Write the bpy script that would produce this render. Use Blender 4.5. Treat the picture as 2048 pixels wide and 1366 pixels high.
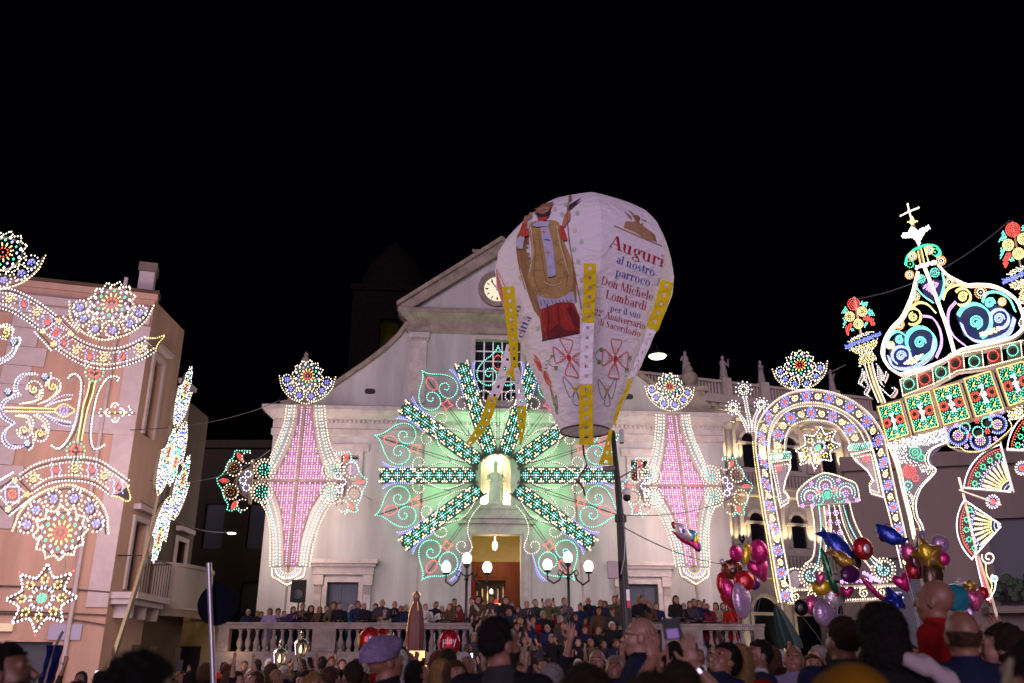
import bpy, bmesh, math, random
import numpy as np
from mathutils import Vector, Matrix, Euler
from mathutils.bvhtree import BVHTree
from mathutils.geometry import tessellate_polygon
random.seed(7); RNG = np.random.default_rng(7)
for o in list(bpy.data.objects): bpy.data.objects.remove(o)
SC = bpy.context.scene
COL = SC.collection
# ---------------------------------------------------------------- camera
FPX, PITCH, EYE = 1758.0, math.radians(20.5), 1.6
cam_data = bpy.data.cameras.new('camera'); cam = bpy.data.objects.new('camera', cam_data); COL.objects.link(cam)
cam_data.sensor_width = 36.0; cam_data.lens = 36.0*FPX/2048.0
cam_data.clip_start = 0.05; cam_data.clip_end = 2000.0
cam.location = (0, 0, EYE); cam.rotation_euler = (math.radians(90)+PITCH, 0, 0)
cam_data.dof.use_dof = True; cam_data.dof.focus_distance = 16.0; cam_data.dof.aperture_fstop = 1.8
SC.camera = cam
# ---------------------------------------------------------------- night sky
world = bpy.data.worlds.new('World'); SC.world = world; world.use_nodes = True
wn = world.node_tree; wn.nodes.clear()
sky = wn.nodes.new('ShaderNodeTexSky'); sky.sky_type = 'NISHITA'; sky.sun_disc = False
sky.sun_elevation = math.radians(-4.0); sky.sun_rotation = math.radians(200)
bg = wn.nodes.new('ShaderNodeBackground'); bg.inputs[1].default_value = 0.08
wo = wn.nodes.new('ShaderNodeOutputWorld')
tint = wn.nodes.new('ShaderNodeMix'); tint.data_type = 'RGBA'; tint.blend_type = 'MULTIPLY'; tint.inputs[0].default_value = 1.0; tint.inputs[7].default_value = (0.22, 0.24, 0.75, 1)
wn.links.new(sky.outputs[0], tint.inputs[6]); wn.links.new(tint.outputs[2], bg.inputs[0]); wn.links.new(bg.outputs[0], wo.inputs[0])
# faint general light of the festive square (lavender), from behind and above
sun_d = bpy.data.lights.new('sun', 'SUN'); sun_d.energy = 2.15; sun_d.angle = math.radians(30); sun_d.color = (0.95, 0.71, 1.0)
sun = bpy.data.objects.new('sun', sun_d); COL.objects.link(sun); sun.location = (0, -20, 40)
sun.rotation_euler = Euler((math.radians(86), 0, math.radians(-8)))
vs = SC.view_settings
vs.view_transform = 'Standard'; vs.look = 'None'; vs.exposure = 0.0; vs.gamma = 1.0; vs.use_curve_mapping = False
SC.cycles.use_denoising = True; SC.cycles.use_light_tree = True
SC.cycles.max_bounces = 5; SC.cycles.diffuse_bounces = 2; SC.cycles.glossy_bounces = 2; SC.cycles.transmission_bounces = 4
SC.cycles.transparent_max_bounces = 6
SC.cycles.caustics_reflective = False; SC.cycles.caustics_refractive = False
SC.cycles.sample_clamp_indirect = 1.5
# ---------------------------------------------------------------- pixel <-> world
CP, SP = math.cos(PITCH), math.sin(PITCH)
def ray(x, y):
    dx = (x-1024.0)/FPX; dy = (683.0-y)/FPX
    return Vector((dx, CP-dy*SP, SP+dy*CP))
def at_y(x, y, Y):
    d = ray(x, y); t = Y/d.y
    return Vector((d.x*t, Y, d.z*t+EYE))
def at_z(x, y, z):
    d = ray(x, y); t = (z-EYE)/d.z
    return Vector((d.x*t, d.y*t, z))
def at_r(x, y, r):
    d = ray(x, y).normalized()*r
    return Vector((d.x, d.y, d.z+EYE))
def pix(p):
    X, Y, Z = p[0], p[1], p[2]-EYE
    c = Y*CP+Z*SP; u = -Y*SP+Z*CP
    return 1024+FPX*X/c, 683-FPX*u/c
# ---------------------------------------------------------------- objects
def tag(o, label=None, cat=None, group=None, kind=None):
    if label: o['label'] = label
    if cat: o['category'] = cat
    if group: o['group'] = group
    if kind: o['kind'] = kind
    return o
def empty(name, loc=(0, 0, 0), rz=0.0):
    o = bpy.data.objects.new(name, None); COL.objects.link(o)
    o.location = loc; o.rotation_euler = (0, 0, rz); o.empty_display_size = 0.2
    return o
def thing(name, label, cat, loc=(0, 0, 0), rz=0.0, group=None):
    return tag(empty(name, loc, rz), label, cat, group)
class MB:
    """collects faces with material slots; build() links ONE mesh object"""
    def __init__(s): s.v = []; s.f = []; s.m = []; s.mats = []
    def mi(s, mat):
        if mat not in s.mats: s.mats.append(mat)
        return s.mats.index(mat)
    def add(s, vs, fs, mat):
        b = len(s.v); k = s.mi(mat)
        s.v.extend([tuple(p) for p in vs])
        for f in fs: s.f.append(tuple(i+b for i in f)); s.m.append(k)
    def box(s, x0, x1, y0, y1, z0, z1, mat, tf=None):
        P = [(x0, y0, z0), (x1, y0, z0), (x1, y1, z0), (x0, y1, z0), (x0, y0, z1), (x1, y0, z1), (x1, y1, z1), (x0, y1, z1)]
        if tf: P = [tf(Vector(p)) for p in P]
        s.add(P, [(0, 3, 2, 1), (4, 5, 6, 7), (0, 1, 5, 4), (1, 2, 6, 5), (2, 3, 7, 6), (3, 0, 4, 7)], mat)
    def tube(s, pts, r, mat, n=6, r2=None, cap=True):
        pts = [Vector(p) for p in pts]; L = len(pts); V = []; F = []
        up = Vector((0, 0, 1))
        for i, p in enumerate(pts):
            t = (pts[min(i+1, L-1)]-pts[max(i-1, 0)]).normalized()
            a = t.cross(up)
            if a.length < 1e-3: a = t.cross(Vector((0, 1, 0)))
            a.normalize(); b = a.cross(t)
            rr = r if r2 is None else r+(r2-r)*i/max(L-1, 1)
            if hasattr(r, '__len__'): rr = r[i]
            for k in range(n):
                w = 2*math.pi*k/n
                V.append(p+a*math.cos(w)*rr+b*math.sin(w)*rr)
        for i in range(L-1):
            for k in range(n):
                F.append((i*n+k, i*n+(k+1) % n, (i+1)*n+(k+1) % n, (i+1)*n+k))
        if cap: F.append(tuple(range(n))[::-1]); F.append(tuple((L-1)*n+k for k in range(n)))
        s.add(V, F, mat)
    def lathe(s, prof, c, mat, n=12, axis=None):
        """prof [(r,z)] around a vertical axis at c"""
        V = []; F = []; L = len(prof); c = Vector(c)
        for r, z in prof:
            for k in range(n):
                w = 2*math.pi*k/n; V.append(c+Vector((r*math.cos(w), r*math.sin(w), z)))
        for i in range(L-1):
            for k in range(n): F.append((i*n+k, i*n+(k+1) % n, (i+1)*n+(k+1) % n, (i+1)*n+k))
        F.append(tuple(range(n))[::-1]); F.append(tuple((L-1)*n+k for k in range(n)))
        s.add(V, F, mat)
    def ell(s, c, r, mat, n=12, m=8, rot=None):
        V = []; F = []; c = Vector(c)
        for i in range(m+1):
            a = math.pi*i/m
            for k in range(n):
                w = 2*math.pi*k/n
                p = Vector((r[0]*math.sin(a)*math.cos(w), r[1]*math.sin(a)*math.sin(w), r[2]*math.cos(a)))
                if rot: p = rot @ p
                V.append(c+p)
        for i in range(m):
            for k in range(n): F.append((i*n+k, (i+1)*n+k, (i+1)*n+(k+1) % n, i*n+(k+1) % n))
        s.add(V, F, mat)
    def prism(s, poly, y0, y1, mat, tf=None):
        """poly [(x,z)] extruded along y from y0 (front) to y1"""
        n = len(poly)
        V = [Vector((x, y0, z)) for x, z in poly]+[Vector((x, y1, z)) for x, z in poly]
        tri = tessellate_polygon([[Vector((x, z, 0)) for x, z in poly]])
        F = [tuple(t) for t in tri]+[tuple(i+n for i in t[::-1]) for t in tri]
        F += [(i, (i+1) % n, (i+1) % n+n, i+n) for i in range(n)]
        if tf: V = [tf(v) for v in V]
        s.add(V, F, mat)
    def build(s, name, parent=None, smooth=False, loc=None, kind=None):
        me = bpy.data.meshes.new(name); me.from_pydata(s.v, [], s.f)
        for m in s.mats: me.materials.append(m)
        me.polygons.foreach_set('material_index', s.m)
        me.update()
        bm = bmesh.new(); bm.from_mesh(me); bmesh.ops.recalc_face_normals(bm, faces=bm.faces); bm.to_mesh(me); bm.free()
        if smooth:
            me.polygons.foreach_set('use_smooth', [True]*len(me.polygons)); me.set_sharp_from_angle(angle=math.radians(45))
        o = bpy.data.objects.new(name, me); COL.objects.link(o)
        if parent: o.parent = parent
        if loc: o.location = loc
        if kind: o['kind'] = kind
        return o
def copy_tree(o, parent=None):
    c = o.copy(); COL.objects.link(c); c.parent = parent
    for ch in list(o.children): copy_tree(ch, c)
    return c
# ---------------------------------------------------------------- materials
MATS = {}
def mat(name, col, rough=0.6, metal=0.0, noise=0.0, scale=4.0, bump=0.0, bscale=30.0, coat=0.0, spec=0.5, streak=0.0, sheen=0.0):
    if name in MATS: return MATS[name]
    m = bpy.data.materials.new(name); m.use_nodes = True; nt = m.node_tree
    b = nt.nodes['Principled BSDF']
    b.inputs['Base Color'].default_value = (*col, 1); b.inputs['Roughness'].default_value = rough
    b.inputs['Metallic'].default_value = metal; b.inputs['Specular IOR Level'].default_value = spec
    b.inputs['Coat Weight'].default_value = coat
    tc = nt.nodes.new('ShaderNodeTexCoord')
    if noise > 0 or streak > 0:
        nz = nt.nodes.new('ShaderNodeTexNoise'); nz.inputs['Scale'].default_value = scale; nz.inputs['Detail'].default_value = 6
        nz.inputs['Roughness'].default_value = 0.65
        if streak > 0:
            mp = nt.nodes.new('ShaderNodeMapping'); mp.inputs['Scale'].default_value = (1, 1, 0.12)
            nt.links.new(tc.outputs['Object'], mp.inputs[0]); nt.links.new(mp.outputs[0], nz.inputs['Vector'])
        else: nt.links.new(tc.outputs['Object'], nz.inputs['Vector'])
        rp = nt.nodes.new('ShaderNodeValToRGB')
        k = max(noise, streak)
        rp.color_ramp.elements[0].position = 0.3; rp.color_ramp.elements[1].position = 0.72
        rp.color_ramp.elements[0].color = (*[c*(1-k) for c in col], 1)
        rp.color_ramp.elements[1].color = (*[min(1, c*(1+0.35*k)) for c in col], 1)
        nt.links.new(nz.outputs['Fac'], rp.inputs[0]); nt.links.new(rp.outputs[0], b.inputs['Base Color'])
    if bump > 0:
        n2 = nt.nodes.new('ShaderNodeTexNoise'); n2.inputs['Scale'].default_value = bscale; n2.inputs['Detail'].default_value = 5
        nt.links.new(tc.outputs['Object'], n2.inputs['Vector'])
        bp = nt.nodes.new('ShaderNodeBump'); bp.inputs['Strength'].default_value = bump; bp.inputs['Distance'].default_value = 0.03
        nt.links.new(n2.outputs['Fac'], bp.inputs['Height']); nt.links.new(bp.outputs[0], b.inputs['Normal'])
    MATS[name] = m
    return m
def emis(name, col, strength=1.0, sample=False):
    if name in MATS: return MATS[name]
    m = bpy.data.materials.new(name); m.use_nodes = True; nt = m.node_tree
    b = nt.nodes['Principled BSDF']
    b.inputs['Base Color'].default_value = (*[min(1, c*0.5) for c in col], 1); b.inputs['Roughness'].default_value = 0.3
    b.inputs['Emission Color'].default_value = (*col, 1); b.inputs['Emission Strength'].default_value = strength
    m.cycles.emission_sampling = 'AUTO' if sample else 'NONE'
    MATS[name] = m
    return m
def lamp(name, loc, energy, col, radius=0.3, parent=None):
    l = bpy.data.lights.new(name, 'POINT'); l.energy = energy; l.color = col; l.shadow_soft_size = radius
    o = bpy.data.objects.new(name, l); COL.objects.link(o)
    if parent: o.parent = parent; o.location = Vector(loc)-parent.location
    else: o.location = loc
    return o
def spot(name, loc, target, energy, col, ang=60, parent=None, radius=0.1):
    l = bpy.data.lights.new(name, 'SPOT'); l.energy = energy; l.color = col; l.spot_size = math.radians(ang); l.spot_blend = 0.6; l.shadow_soft_size = radius
    o = bpy.data.objects.new(name, l); COL.objects.link(o); o.location = loc
    o.rotation_euler = (Vector(target)-Vector(loc)).to_track_quat('-Z', 'Y').to_euler()
    if parent: o.parent = parent
    return o
M_PLASTER = mat('church_plaster', (0.40, 0.385, 0.36), 0.8, streak=0.35, scale=0.9, bump=0.15, bscale=14)
M_STONE = mat('aged_limestone', (0.27, 0.22, 0.17), 0.85, noise=0.5, scale=2.2, bump=0.5, bscale=9)
M_TRIM = mat('pale_stone_trim', (0.42, 0.37, 0.34), 0.8, noise=0.3, scale=3.0, bump=0.25, bscale=16)
M_DARKWOOD = mat('dark_door_wood', (0.03, 0.035, 0.06), 0.55, noise=0.3, scale=3)
M_BLACK = mat('black_iron', (0.012, 0.011, 0.013), 0.45, metal=0.3)
M_BLACKMATT = mat('black_matt', (0.012, 0.012, 0.013), 0.8)
M_GLASSDK = mat('dark_window_glass', (0.01, 0.012, 0.016), 0.08, spec=0.6)
M_WHITE = mat('white_paint', (0.75, 0.74, 0.72), 0.5, noise=0.08, scale=6)
M_GOLD = mat('gilt', (0.75, 0.50, 0.14), 0.35, metal=0.9)
M_ALU = mat('grey_metal_pole', (0.42, 0.40, 0.42), 0.4, metal=0.6, noise=0.2, scale=8)
M_WOODFRAME = mat('luminaria_wood', (0.42, 0.34, 0.26), 0.75, noise=0.3, scale=5)
M_DKFRAME = mat('luminaria_dark_lath', (0.10, 0.075, 0.06), 0.75, noise=0.2, scale=5)
# ================================================================ ground, terrace, church
gmb = MB(); M_PAVE = mat('square_paving', (0.22, 0.20, 0.18), 0.6, noise=0.35, scale=0.8, bump=0.3, bscale=3)
GZ = 0.12
gmb.add([(-400, -200, GZ), (400, -200, GZ), (400, 700, GZ), (-400, 700, GZ)], [(0, 1, 2, 3)], M_PAVE)
tag(gmb.build('ground'), kind='structure')
CH_YAW = math.radians(4.0)
CH_O = Vector((-0.76, 38.5, 0))
def chw(u, n, z):   # church local (u right along the facade, n out towards the square, z) -> world
    return Vector((CH_O.x+u*math.cos(CH_YAW)+n*math.sin(CH_YAW), CH_O.y+u*math.sin(CH_YAW)-n*math.cos(CH_YAW), z))
def wall_holes(mb, u0, u1, z0, z1, holes, y, depth, m, mr=None):
    """front wall at y with rectangular openings; reveals go back by depth"""
    us = sorted(set([u0, u1]+[h[0] for h in holes]+[h[1] for h in holes])); zs = sorted(set([z0, z1]+[h[2] for h in holes]+[h[3] for h in holes]))
    for i in range(len(us)-1):
        for j in range(len(zs)-1):
            a, b, c, d = us[i], us[i+1], zs[j], zs[j+1]; cu, cz = (a+b)/2, (c+d)/2
            if any(h[0] < cu < h[1] and h[2] < cz < h[3] for h in holes): continue
            mb.add([(a, y, c), (b, y, c), (b, y, d), (a, y, d)], [(0, 1, 2, 3)], m)
    for a, b, c, d in holes:
        y2 = y+depth
        mb.add([(a, y, c), (a, y2, c), (a, y2, d), (a, y, d), (b, y, c), (b, y2, c), (b, y2, d), (b, y, d)],
               [(0, 1, 2, 3), (4, 7, 6, 5), (3, 2, 6, 7), (0, 4, 5, 1)], mr or m)
TZ = 2.0   # terrace level
# terrace and stairs -------------------------------------------------
UC = 0.12  # facade axis
M_TERR = mat('terrace_stone', (0.20, 0.17, 0.155), 0.8, noise=0.35, scale=2, bump=0.3, bscale=8)
SU0, SU1 = -0.86, 2.5        # stair opening along the front
TN = 8.0                     # terrace front
mb = MB()
mb.box(-9.4, SU0, -TN, 0.35, 0, TZ, M_TERR); mb.box(SU1, 8.75, -TN, 0.35, 0, TZ, M_TERR); mb.box(SU0, SU1, -TN+0.3, 0.35, 0, TZ, M_TERR)
terr = mb.build('terrace'); terr.location = CH_O; terr.rotation_euler = (0, 0, CH_YAW); tag(terr, kind='structure')
mb = MB()
for k in range(12):
    mb.box(SU0, SU1, -TN+0.3-0.36*(12-k), -TN+0.3-0.36*(12-k-1)+0.002, 0, TZ*(k+1)/13.0, M_TERR)
st = mb.build('stairs'); st.location = CH_O; st.rotation_euler = (0, 0, CH_YAW); tag(st, kind='structure')
# balustrades --------------------------------------------------------
M_BAL = mat('balustrade_stone', (0.21, 0.17, 0.16), 0.85, noise=0.45, scale=3, bump=0.4, bscale=12)
bmb = MB()
bmb.lathe([(0.085, 0), (0.085, 0.05), (0.05, 0.075), (0.06, 0.11), (0.095, 0.2), (0.10, 0.27), (0.06, 0.42), (0.045, 0.52), (0.055, 0.58), (0.05, 0.61), (0.085, 0.64), (0.085, 0.68)], (0, 0, 0), M_BAL, n=10)
bal_src = bmb.build('baluster', smooth=True)
def balustrade(ua, ub, peds, label):
    root = thing('balustrade', label, 'balustrade', chw(ua, TN-0.2, TZ), CH_YAW)
    L = ub-ua; m = MB(); m.box(0, L, -0.17, 0.17, 0.0, 0.16, M_BAL); m.build('plinth', root)
    m = MB(); m.box(-0.03, L+0.03, -0.19, 0.19, 0.86, 0.98, M_BAL); m.box(-0.06, L+0.06, -0.22, 0.22, 0.983, 1.06, M_BAL); m.build('handrail', root)
    for a, b in peds:
        m = MB(); m.box(a, b, -0.21, 0.21, 0.161, 0.859, M_BAL)
        if b-a > 0.5: m.box(a+0.12, b-0.12, -0.235, -0.212, 0.27, 0.76, M_BAL)
        m.build('pedestal', root)
    u = 0.12
    while u < L-0.1:
        if not any(a-0.11 < u < b+0.11 for a, b in peds):
            c = bal_src.copy(); COL.objects.link(c); c.parent = root; c.location = (u, 0, 0.17)
        u += 0.27
    return root
balustrade(-9.3, SU0, [(0, 0.34), (3.0, 3.75), (8.1, 8.44)], 'pale stone balustrade on the terrace left of the church stairs')
balustrade(SU1, 8.7, [(0, 0.34), (2.7, 4.1), (5.86, 6.2)], 'pale stone balustrade on the terrace right of the church stairs')
bpy.data.objects.remove(bal_src)
# ---------------------------------------------------------------- church
church = thing('church', 'pale plaster church with pediment, clock and niche statue behind the light wheel', 'church', CH_O, CH_YAW)
FU0, FU1 = -9.8, 10.4
W_DOOR = (-0.98+UC-0.12, 1.14, TZ, 7.1); SD_L = (-6.98, -5.68, TZ, 5.05); SD_R = (5.72, 7.02, TZ, 5.05)
WN_L = (-6.75, -6.0, 9.5, 10.45); WN_R = (6.1, 6.85, 9.5, 10.45); NICHE = (-0.62, 0.70, 8.36, 10.02)
mb = MB()
wall_holes(mb, FU0, FU1, TZ, 11.6, [W_DOOR, SD_L, SD_R, WN_L, WN_R, (NICHE[0], NICHE[1], 8.36, 10.70)], 0.0, 0.5, M_PLASTER)
mb.add([(FU0, 0, 0), (FU0, 14, 0), (FU0, 14, 11.6), (FU0, 0, 11.6)], [(0, 1, 2, 3)], M_PLASTER)
mb.add([(FU1, 0, 0), (FU1, 14, 0), (FU1, 14, 11.6), (FU1, 0, 11.6)], [(0, 3, 2, 1)], M_PLASTER)
mb.add([(FU0, 0.0, 11.6), (FU1, 0.0, 11.6), (FU1, 14, 12.2), (FU0, 14, 12.2)], [(0, 1, 2, 3)], M_STONE)
mb.build('facade_wall', church)
def molding(mb, u0, u1, prof, m, ret=True):
    """prof [(out, z)] front profile swept along u with returns at both ends"""
    n = len(prof); V = []
    for u, s in ((u0, -1), (u1, 1)):
        for o, z in prof: V.append((u+s*o if ret else u, -o, z))
    F = [(i, i+n, i+n+1, i+1) for i in range(n-1)]
    for u, s, b in ((u0, -1, 0), (u1, 1, n)):
        pass
    V2 = [(u0-(o if ret else 0), 0.6, z) for o, z in prof]+[(u1+(o if ret else 0), 0.6, z) for o, z in prof]
    b2 = len(V); V += V2
    F += [(i, i+1, b2+i+1, b2+i) for i in range(n-1)]+[(n+i, b2+n+i, b2+n+i+1, n+i+1) for i in range(n-1)]
    mb.add(V, F, m)
    mb.add([V[0], V[n], V[b2+n], V[b2]], [(0, 1, 2, 3)], m); mb.add([V[n-1], V[2*n-1], V[b2+2*n-1], V[b2+n-1]], [(0, 1, 2, 3)], m)
mb = MB()
molding(mb, FU0+0.002, FU1-0.002, [(0.02, 11.3), (0.10, 11.36), (0.10, 11.62), (0.06, 11.66), (0.06, 12.02), (0.20, 12.14), (0.30, 12.22), (0.46, 12.40), (0.52, 12.42), (0.52, 12.60), (0.40, 12.66)], M_TRIM)
mb.build('main_cornice', church)
mb = MB()
u = FU0+0.1
while u < FU1: mb.box(u, u+0.09, -0.145, -0.062, 11.92, 12.04, M_TRIM); u += 0.2
mb.build('dentils', church, kind='stuff')
# corner pilasters, flat panels
for a, b in ((FU0+0.003, FU0+1.0), (FU1-1.0, FU1-0.003)):
    mb = MB(); mb.box(a, b, -0.07, 0.02, TZ, 11.3, M_PLASTER); mb.box(a-0.05, b+0.05, -0.12, 0.02, TZ, TZ+0.9, M_TRIM); mb.build('corner_pilaster', church)
# wings with a sweeping curve
def wing(s):
    P = [(-9.6, 12.66), (-9.0, 12.80), (-8.4, 13.0), (-7.9, 13.22), (-7.2, 13.68), (-6.6, 14.15), (-5.9, 14.7), (-5.33, 15.2), (-4.9, 15.6), (-4.45, 16.1), (-4.2, 16.5), (-4.05, 16.75)]
    m = MB(); f = (lambda u: u) if s < 0 else (lambda u: 0.45-u)
    poly = [(f(u), z) for u, z in P]+[(f(-4.0), 12.66)]
    m.prism(poly, 0.05, 0.5, M_PLASTER); m.build('curved_wing', church)
    m = MB()
    for k in range(len(P)-1):
        (a, za), (b, zb) = P[k], P[k+1]; d = Vector((b-a, zb-za)).normalized(); nx, nz = -d.y*0.2, d.x*0.2
        m.prism([(f(a), za+0.004), (f(b), zb+0.004), (f(b)+(nx if s < 0 else -nx), zb+nz), (f(a)+(nx if s < 0 else -nx), za+nz)], -0.12, 0.6, M_STONE)
    m.build('wing_coping', church)
    m = MB(); cx = f(-5.69); pts = []
    for k in range(16):
        a = 2*math.pi*k/16; pts.append((cx+0.24*math.copysign(abs(math.cos(a))**0.6, math.cos(a)), 13.45+0.13*math.copysign(abs(math.sin(a))**0.6, math.sin(a))))
    m.prism(pts, 0.03, 0.06, M_BLACKMATT); m.build('oval_opening', church)
    m = MB(); ux = f(-8.75)   # corner pedestal with a stone finial
    m.box(ux-0.55, ux+0.55, -0.1, 1.0, 12.66, 13.75, M_STONE); m.box(ux-0.68, ux+0.68, -0.22, 1.1, 13.752, 13.95, M_STONE)
    m.lathe([(0.42, 13.952), (0.42, 14.1), (0.25, 14.2), (0.4, 14.42), (0.42, 14.6), (0.3, 14.8), (0.18, 14.86), (0.22, 14.95), (0.16, 15.1), (0.08, 15.2), (0.12, 15.28), (0.03, 15.42)], (ux, 0.45, 0), M_STONE, n=12)
    m.build('corner_finial', church, smooth=True)
wing(-1); wing(1)
# central upper storey
CU0, CU1 = -4.05, 4.5; WIN = (-0.95, 1.15, 13.12, 16.05)
mb = MB(); wall_holes(mb, CU0, CU1, 12.66, 16.3, [WIN], -0.04, 0.4, M_PLASTER)
mb.add([(CU0, -0.04, 12.66), (CU0, 12, 12.66), (CU0, 12, 17.6), (CU0, -0.04, 17.6)], [(0, 1, 2, 3)], M_PLASTER)
mb.add([(CU1, -0.04, 12.66), (CU1, 12, 12.66), (CU1, 12, 17.6), (CU1, -0.04, 17.6)], [(0, 3, 2, 1)], M_PLASTER)
mb.build('upper_wall', church)
for a in (CU0+0.08, CU1-0.86):
    mb = MB(); mb.box(a, a+0.78, -0.13, -0.042, 12.9, 15.9, M_TRIM); mb.box(a-0.05, a+0.83, -0.17, -0.042, 15.9, 16.05, M_TRIM); mb.box(a-0.1, a+0.88, -0.22, -0.042, 16.052, 16.3, M_TRIM)
    for k in range(7): mb.box(a+0.02+k*0.11, a+0.08+k*0.11, -0.20, -0.172, 15.93, 16.02, M_STONE)
    mb.build('pilaster', church)
mb = MB(); molding(mb, CU0+0.003, CU1-0.003, [(0.05, 16.3), (0.14, 16.36), (0.14, 16.6), (0.1, 16.62), (0.1, 16.9), (0.3, 17.05), (0.45, 17.2), (0.52, 17.22), (0.52, 17.4), (0.42, 17.46)], M_STONE); mb.build('upper_entablature', church)
AP = 20.85; C0 = (CU0+CU1)/2
mb = MB(); mb.prism([(CU0+0.05, 17.46), (CU1-0.05, 17.46), (C0, AP-0.35)], 0.0, 0.4, M_PLASTER); mb.build('pediment_wall', church)
for s in (-1, 1):
    mb = MB(); e = C0+s*(CU1-C0+0.5)
    mb.prism([(e, 17.463), (e, 17.62), (C0, AP+0.26), (C0, AP-0.42), (C0+s*(CU1-C0-0.15), 17.47)], -0.34 if s < 0 else -0.343, 0.6, M_STONE)
    mb.prism([(e+s*0.1, 17.5), (e+s*0.1, 17.70), (C0, AP+0.42), (C0, AP+0.2)], -0.50 if s < 0 else -0.503, 0.55, M_STONE)
    mb.build('raking_cornice', church)
mb = MB(); mb.box(C0-1.3, C0+1.0, 0.9, 2.2, 19.3, 21.0, M_STONE); mb.box(C0-1.38, C0+1.08, 0.8, 2.3, 21.002, 21.15, M_STONE); mb.build('roof_block', church)
# roof behind the pediment
mb = MB(); M_ROOF = mat('old_roof', (0.16, 0.12, 0.1), 0.9, noise=0.3)
mb.add([(CU0, 0.41, 17.46), (C0, 0.41, AP-0.36), (C0, 12, AP-0.36), (CU0, 12, 17.46), (CU1, 0.41, 17.46), (CU1, 12, 17.46)], [(0, 1, 2, 3), (1, 4, 5, 2)], M_ROOF); mb.build('roof', church)
# clock
mb = MB(); n = 40; cz = 18.66; cu = 0.06
def ring_pts(r, y): return [(cu+r*math.cos(2*math.pi*k/n), y, cz+r*math.sin(2*math.pi*k/n)) for k in range(n)]
def ringmesh(mb, prof, m):
    V = []
    for r, y in prof: V += ring_pts(r, y)
    F = []
    for i in range(len(prof)-1): F += [(i*n+k, i*n+(k+1) % n, (i+1)*n+(k+1) % n, (i+1)*n+k) for k in range(n)]
    mb.add(V, F, m)
ringmesh(mb, [(0.92, 0.0), (0.92, -0.12), (0.86, -0.17), (0.76, -0.17), (0.72, -0.1), (0.66, -0.1), (0.62, 0.0)], M_STONE)
ck = mb.build('clock', church, smooth=True)
mb = MB(); mb.add(ring_pts(0.63, -0.03), [tuple(range(n))], emis('lit_clock_face', (1.0, 0.86, 0.58), 0.75)); mb.build('clock_face', ck)
for k in range(12):
    mb = MB(); a = 2*math.pi*k/12; c, s_ = math.cos(a), math.sin(a)
    tf = lambda p, c=c, s_=s_: Vector((cu+p.x*c-p.z*s_, p.y, cz+p.x*s_+p.z*c))
    w = 0.05 if k % 3 else 0.08
    mb.box(0.43, 0.57, -0.05, -0.036, -w/2, w/2, M_BLACKMATT, tf); mb.build('clock_numeral', ck)
mb = MB()
for a, L, w in ((math.radians(62), 0.36, 0.035), (math.radians(128), 0.5, 0.025)):
    c, s_ = math.cos(a), math.sin(a)
    tf = lambda p, c=c, s_=s_: Vector((cu+p.x*c-p.z*s_, p.y, cz+p.x*s_+p.z*c))
    mb = MB(); mb.box(-0.08, L, -0.066-w/4, -0.054-w/4, -w, w, M_BLACKMATT, tf); mb.build('clock_hand', ck)
# tall window: glass, frame, muntins
mb = MB(); mb.add([(WIN[0], 0.25, WIN[2]), (WIN[1], 0.25, WIN[2]), (WIN[1], 0.25, WIN[3]), (WIN[0], 0.25, WIN[3])], [(0, 1, 2, 3)], M_GLASSDK); wnd = mb.build('window', church)
mb = MB()
for k in range(1, 5):
    x = WIN[0]+(WIN[1]-WIN[0])*k/5; mb.box(x-0.03, x+0.03, 0.19, 0.24, WIN[2], WIN[3], M_WHITE)
for k in range(1, 6):
    z = WIN[2]+(WIN[3]-WIN[2])*k/6; mb.box(WIN[0], WIN[1], 0.185, 0.235, z-0.025, z+0.025, M_WHITE)
mb.build('muntins', wnd)
mb = MB()
for a, b, c, d in ((WIN[0]-0.2, WIN[0], WIN[2]-0.15, WIN[3]+0.2), (WIN[1], WIN[1]+0.2, WIN[2]-0.15, WIN[3]+0.2), (WIN[0], WIN[1], WIN[3], WIN[3]+0.2), (WIN[0]-0.3, WIN[1]+0.3, WIN[2]-0.32, WIN[2]-0.152)): mb.box(a, b, -0.14, -0.042, c, d, M_TRIM)
mb.build('window_surround', church)
# main door: surround, lit vestibule
mb = MB(); a, b, c, d = W_DOOR
mb.box(a-0.42, a, -0.16, 0.05, TZ, d+0.42, M_TRIM); mb.box(b, b+0.42, -0.16, 0.05, TZ, d+0.42, M_TRIM); mb.box(a, b, -0.16, 0.05, d, d+0.42, M_TRIM)
mb.box(a-0.30, a-0.12, -0.2, -0.163, TZ, d+0.12, M_TRIM); mb.box(b+0.12, b+0.30, -0.2, -0.163, TZ, d+0.12, M_TRIM)
mb.box(a-0.6, b+0.6, -0.3, 0.05, d+0.422, d+0.62, M_TRIM); mb.box(a-0.75, b+0.75, -0.45, 0.05, d+0.622, d+0.76, M_TRIM)
mb.box(a-0.2, b+0.2, -0.2, 0.05, d+0.762, d+1.05, M_TRIM)
mb.build('door_surround', church)
mb = MB(); M_VEST = mat('vestibule_plaster', (0.62, 0.48, 0.22), 0.8, noise=0.15); M_BUSS = mat('reddish_door_panelling', (0.11, 0.028, 0.010), 0.6, noise=0.4, scale=3, streak=0.3, spec=0.08)
mb.add([(a-1.2, 0.5, TZ), (a-1.2, 4.2, TZ), (a-1.2, 4.2, 7.6), (a-1.2, 0.5, 7.6)], [(0, 1, 2, 3)], M_VEST)
mb.add([(b+1.2, 0.5, TZ), (b+1.2, 4.2, TZ), (b+1.2, 4.2, 7.6), (b+1.2, 0.5, 7.6)], [(0, 3, 2, 1)], M_VEST)
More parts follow.
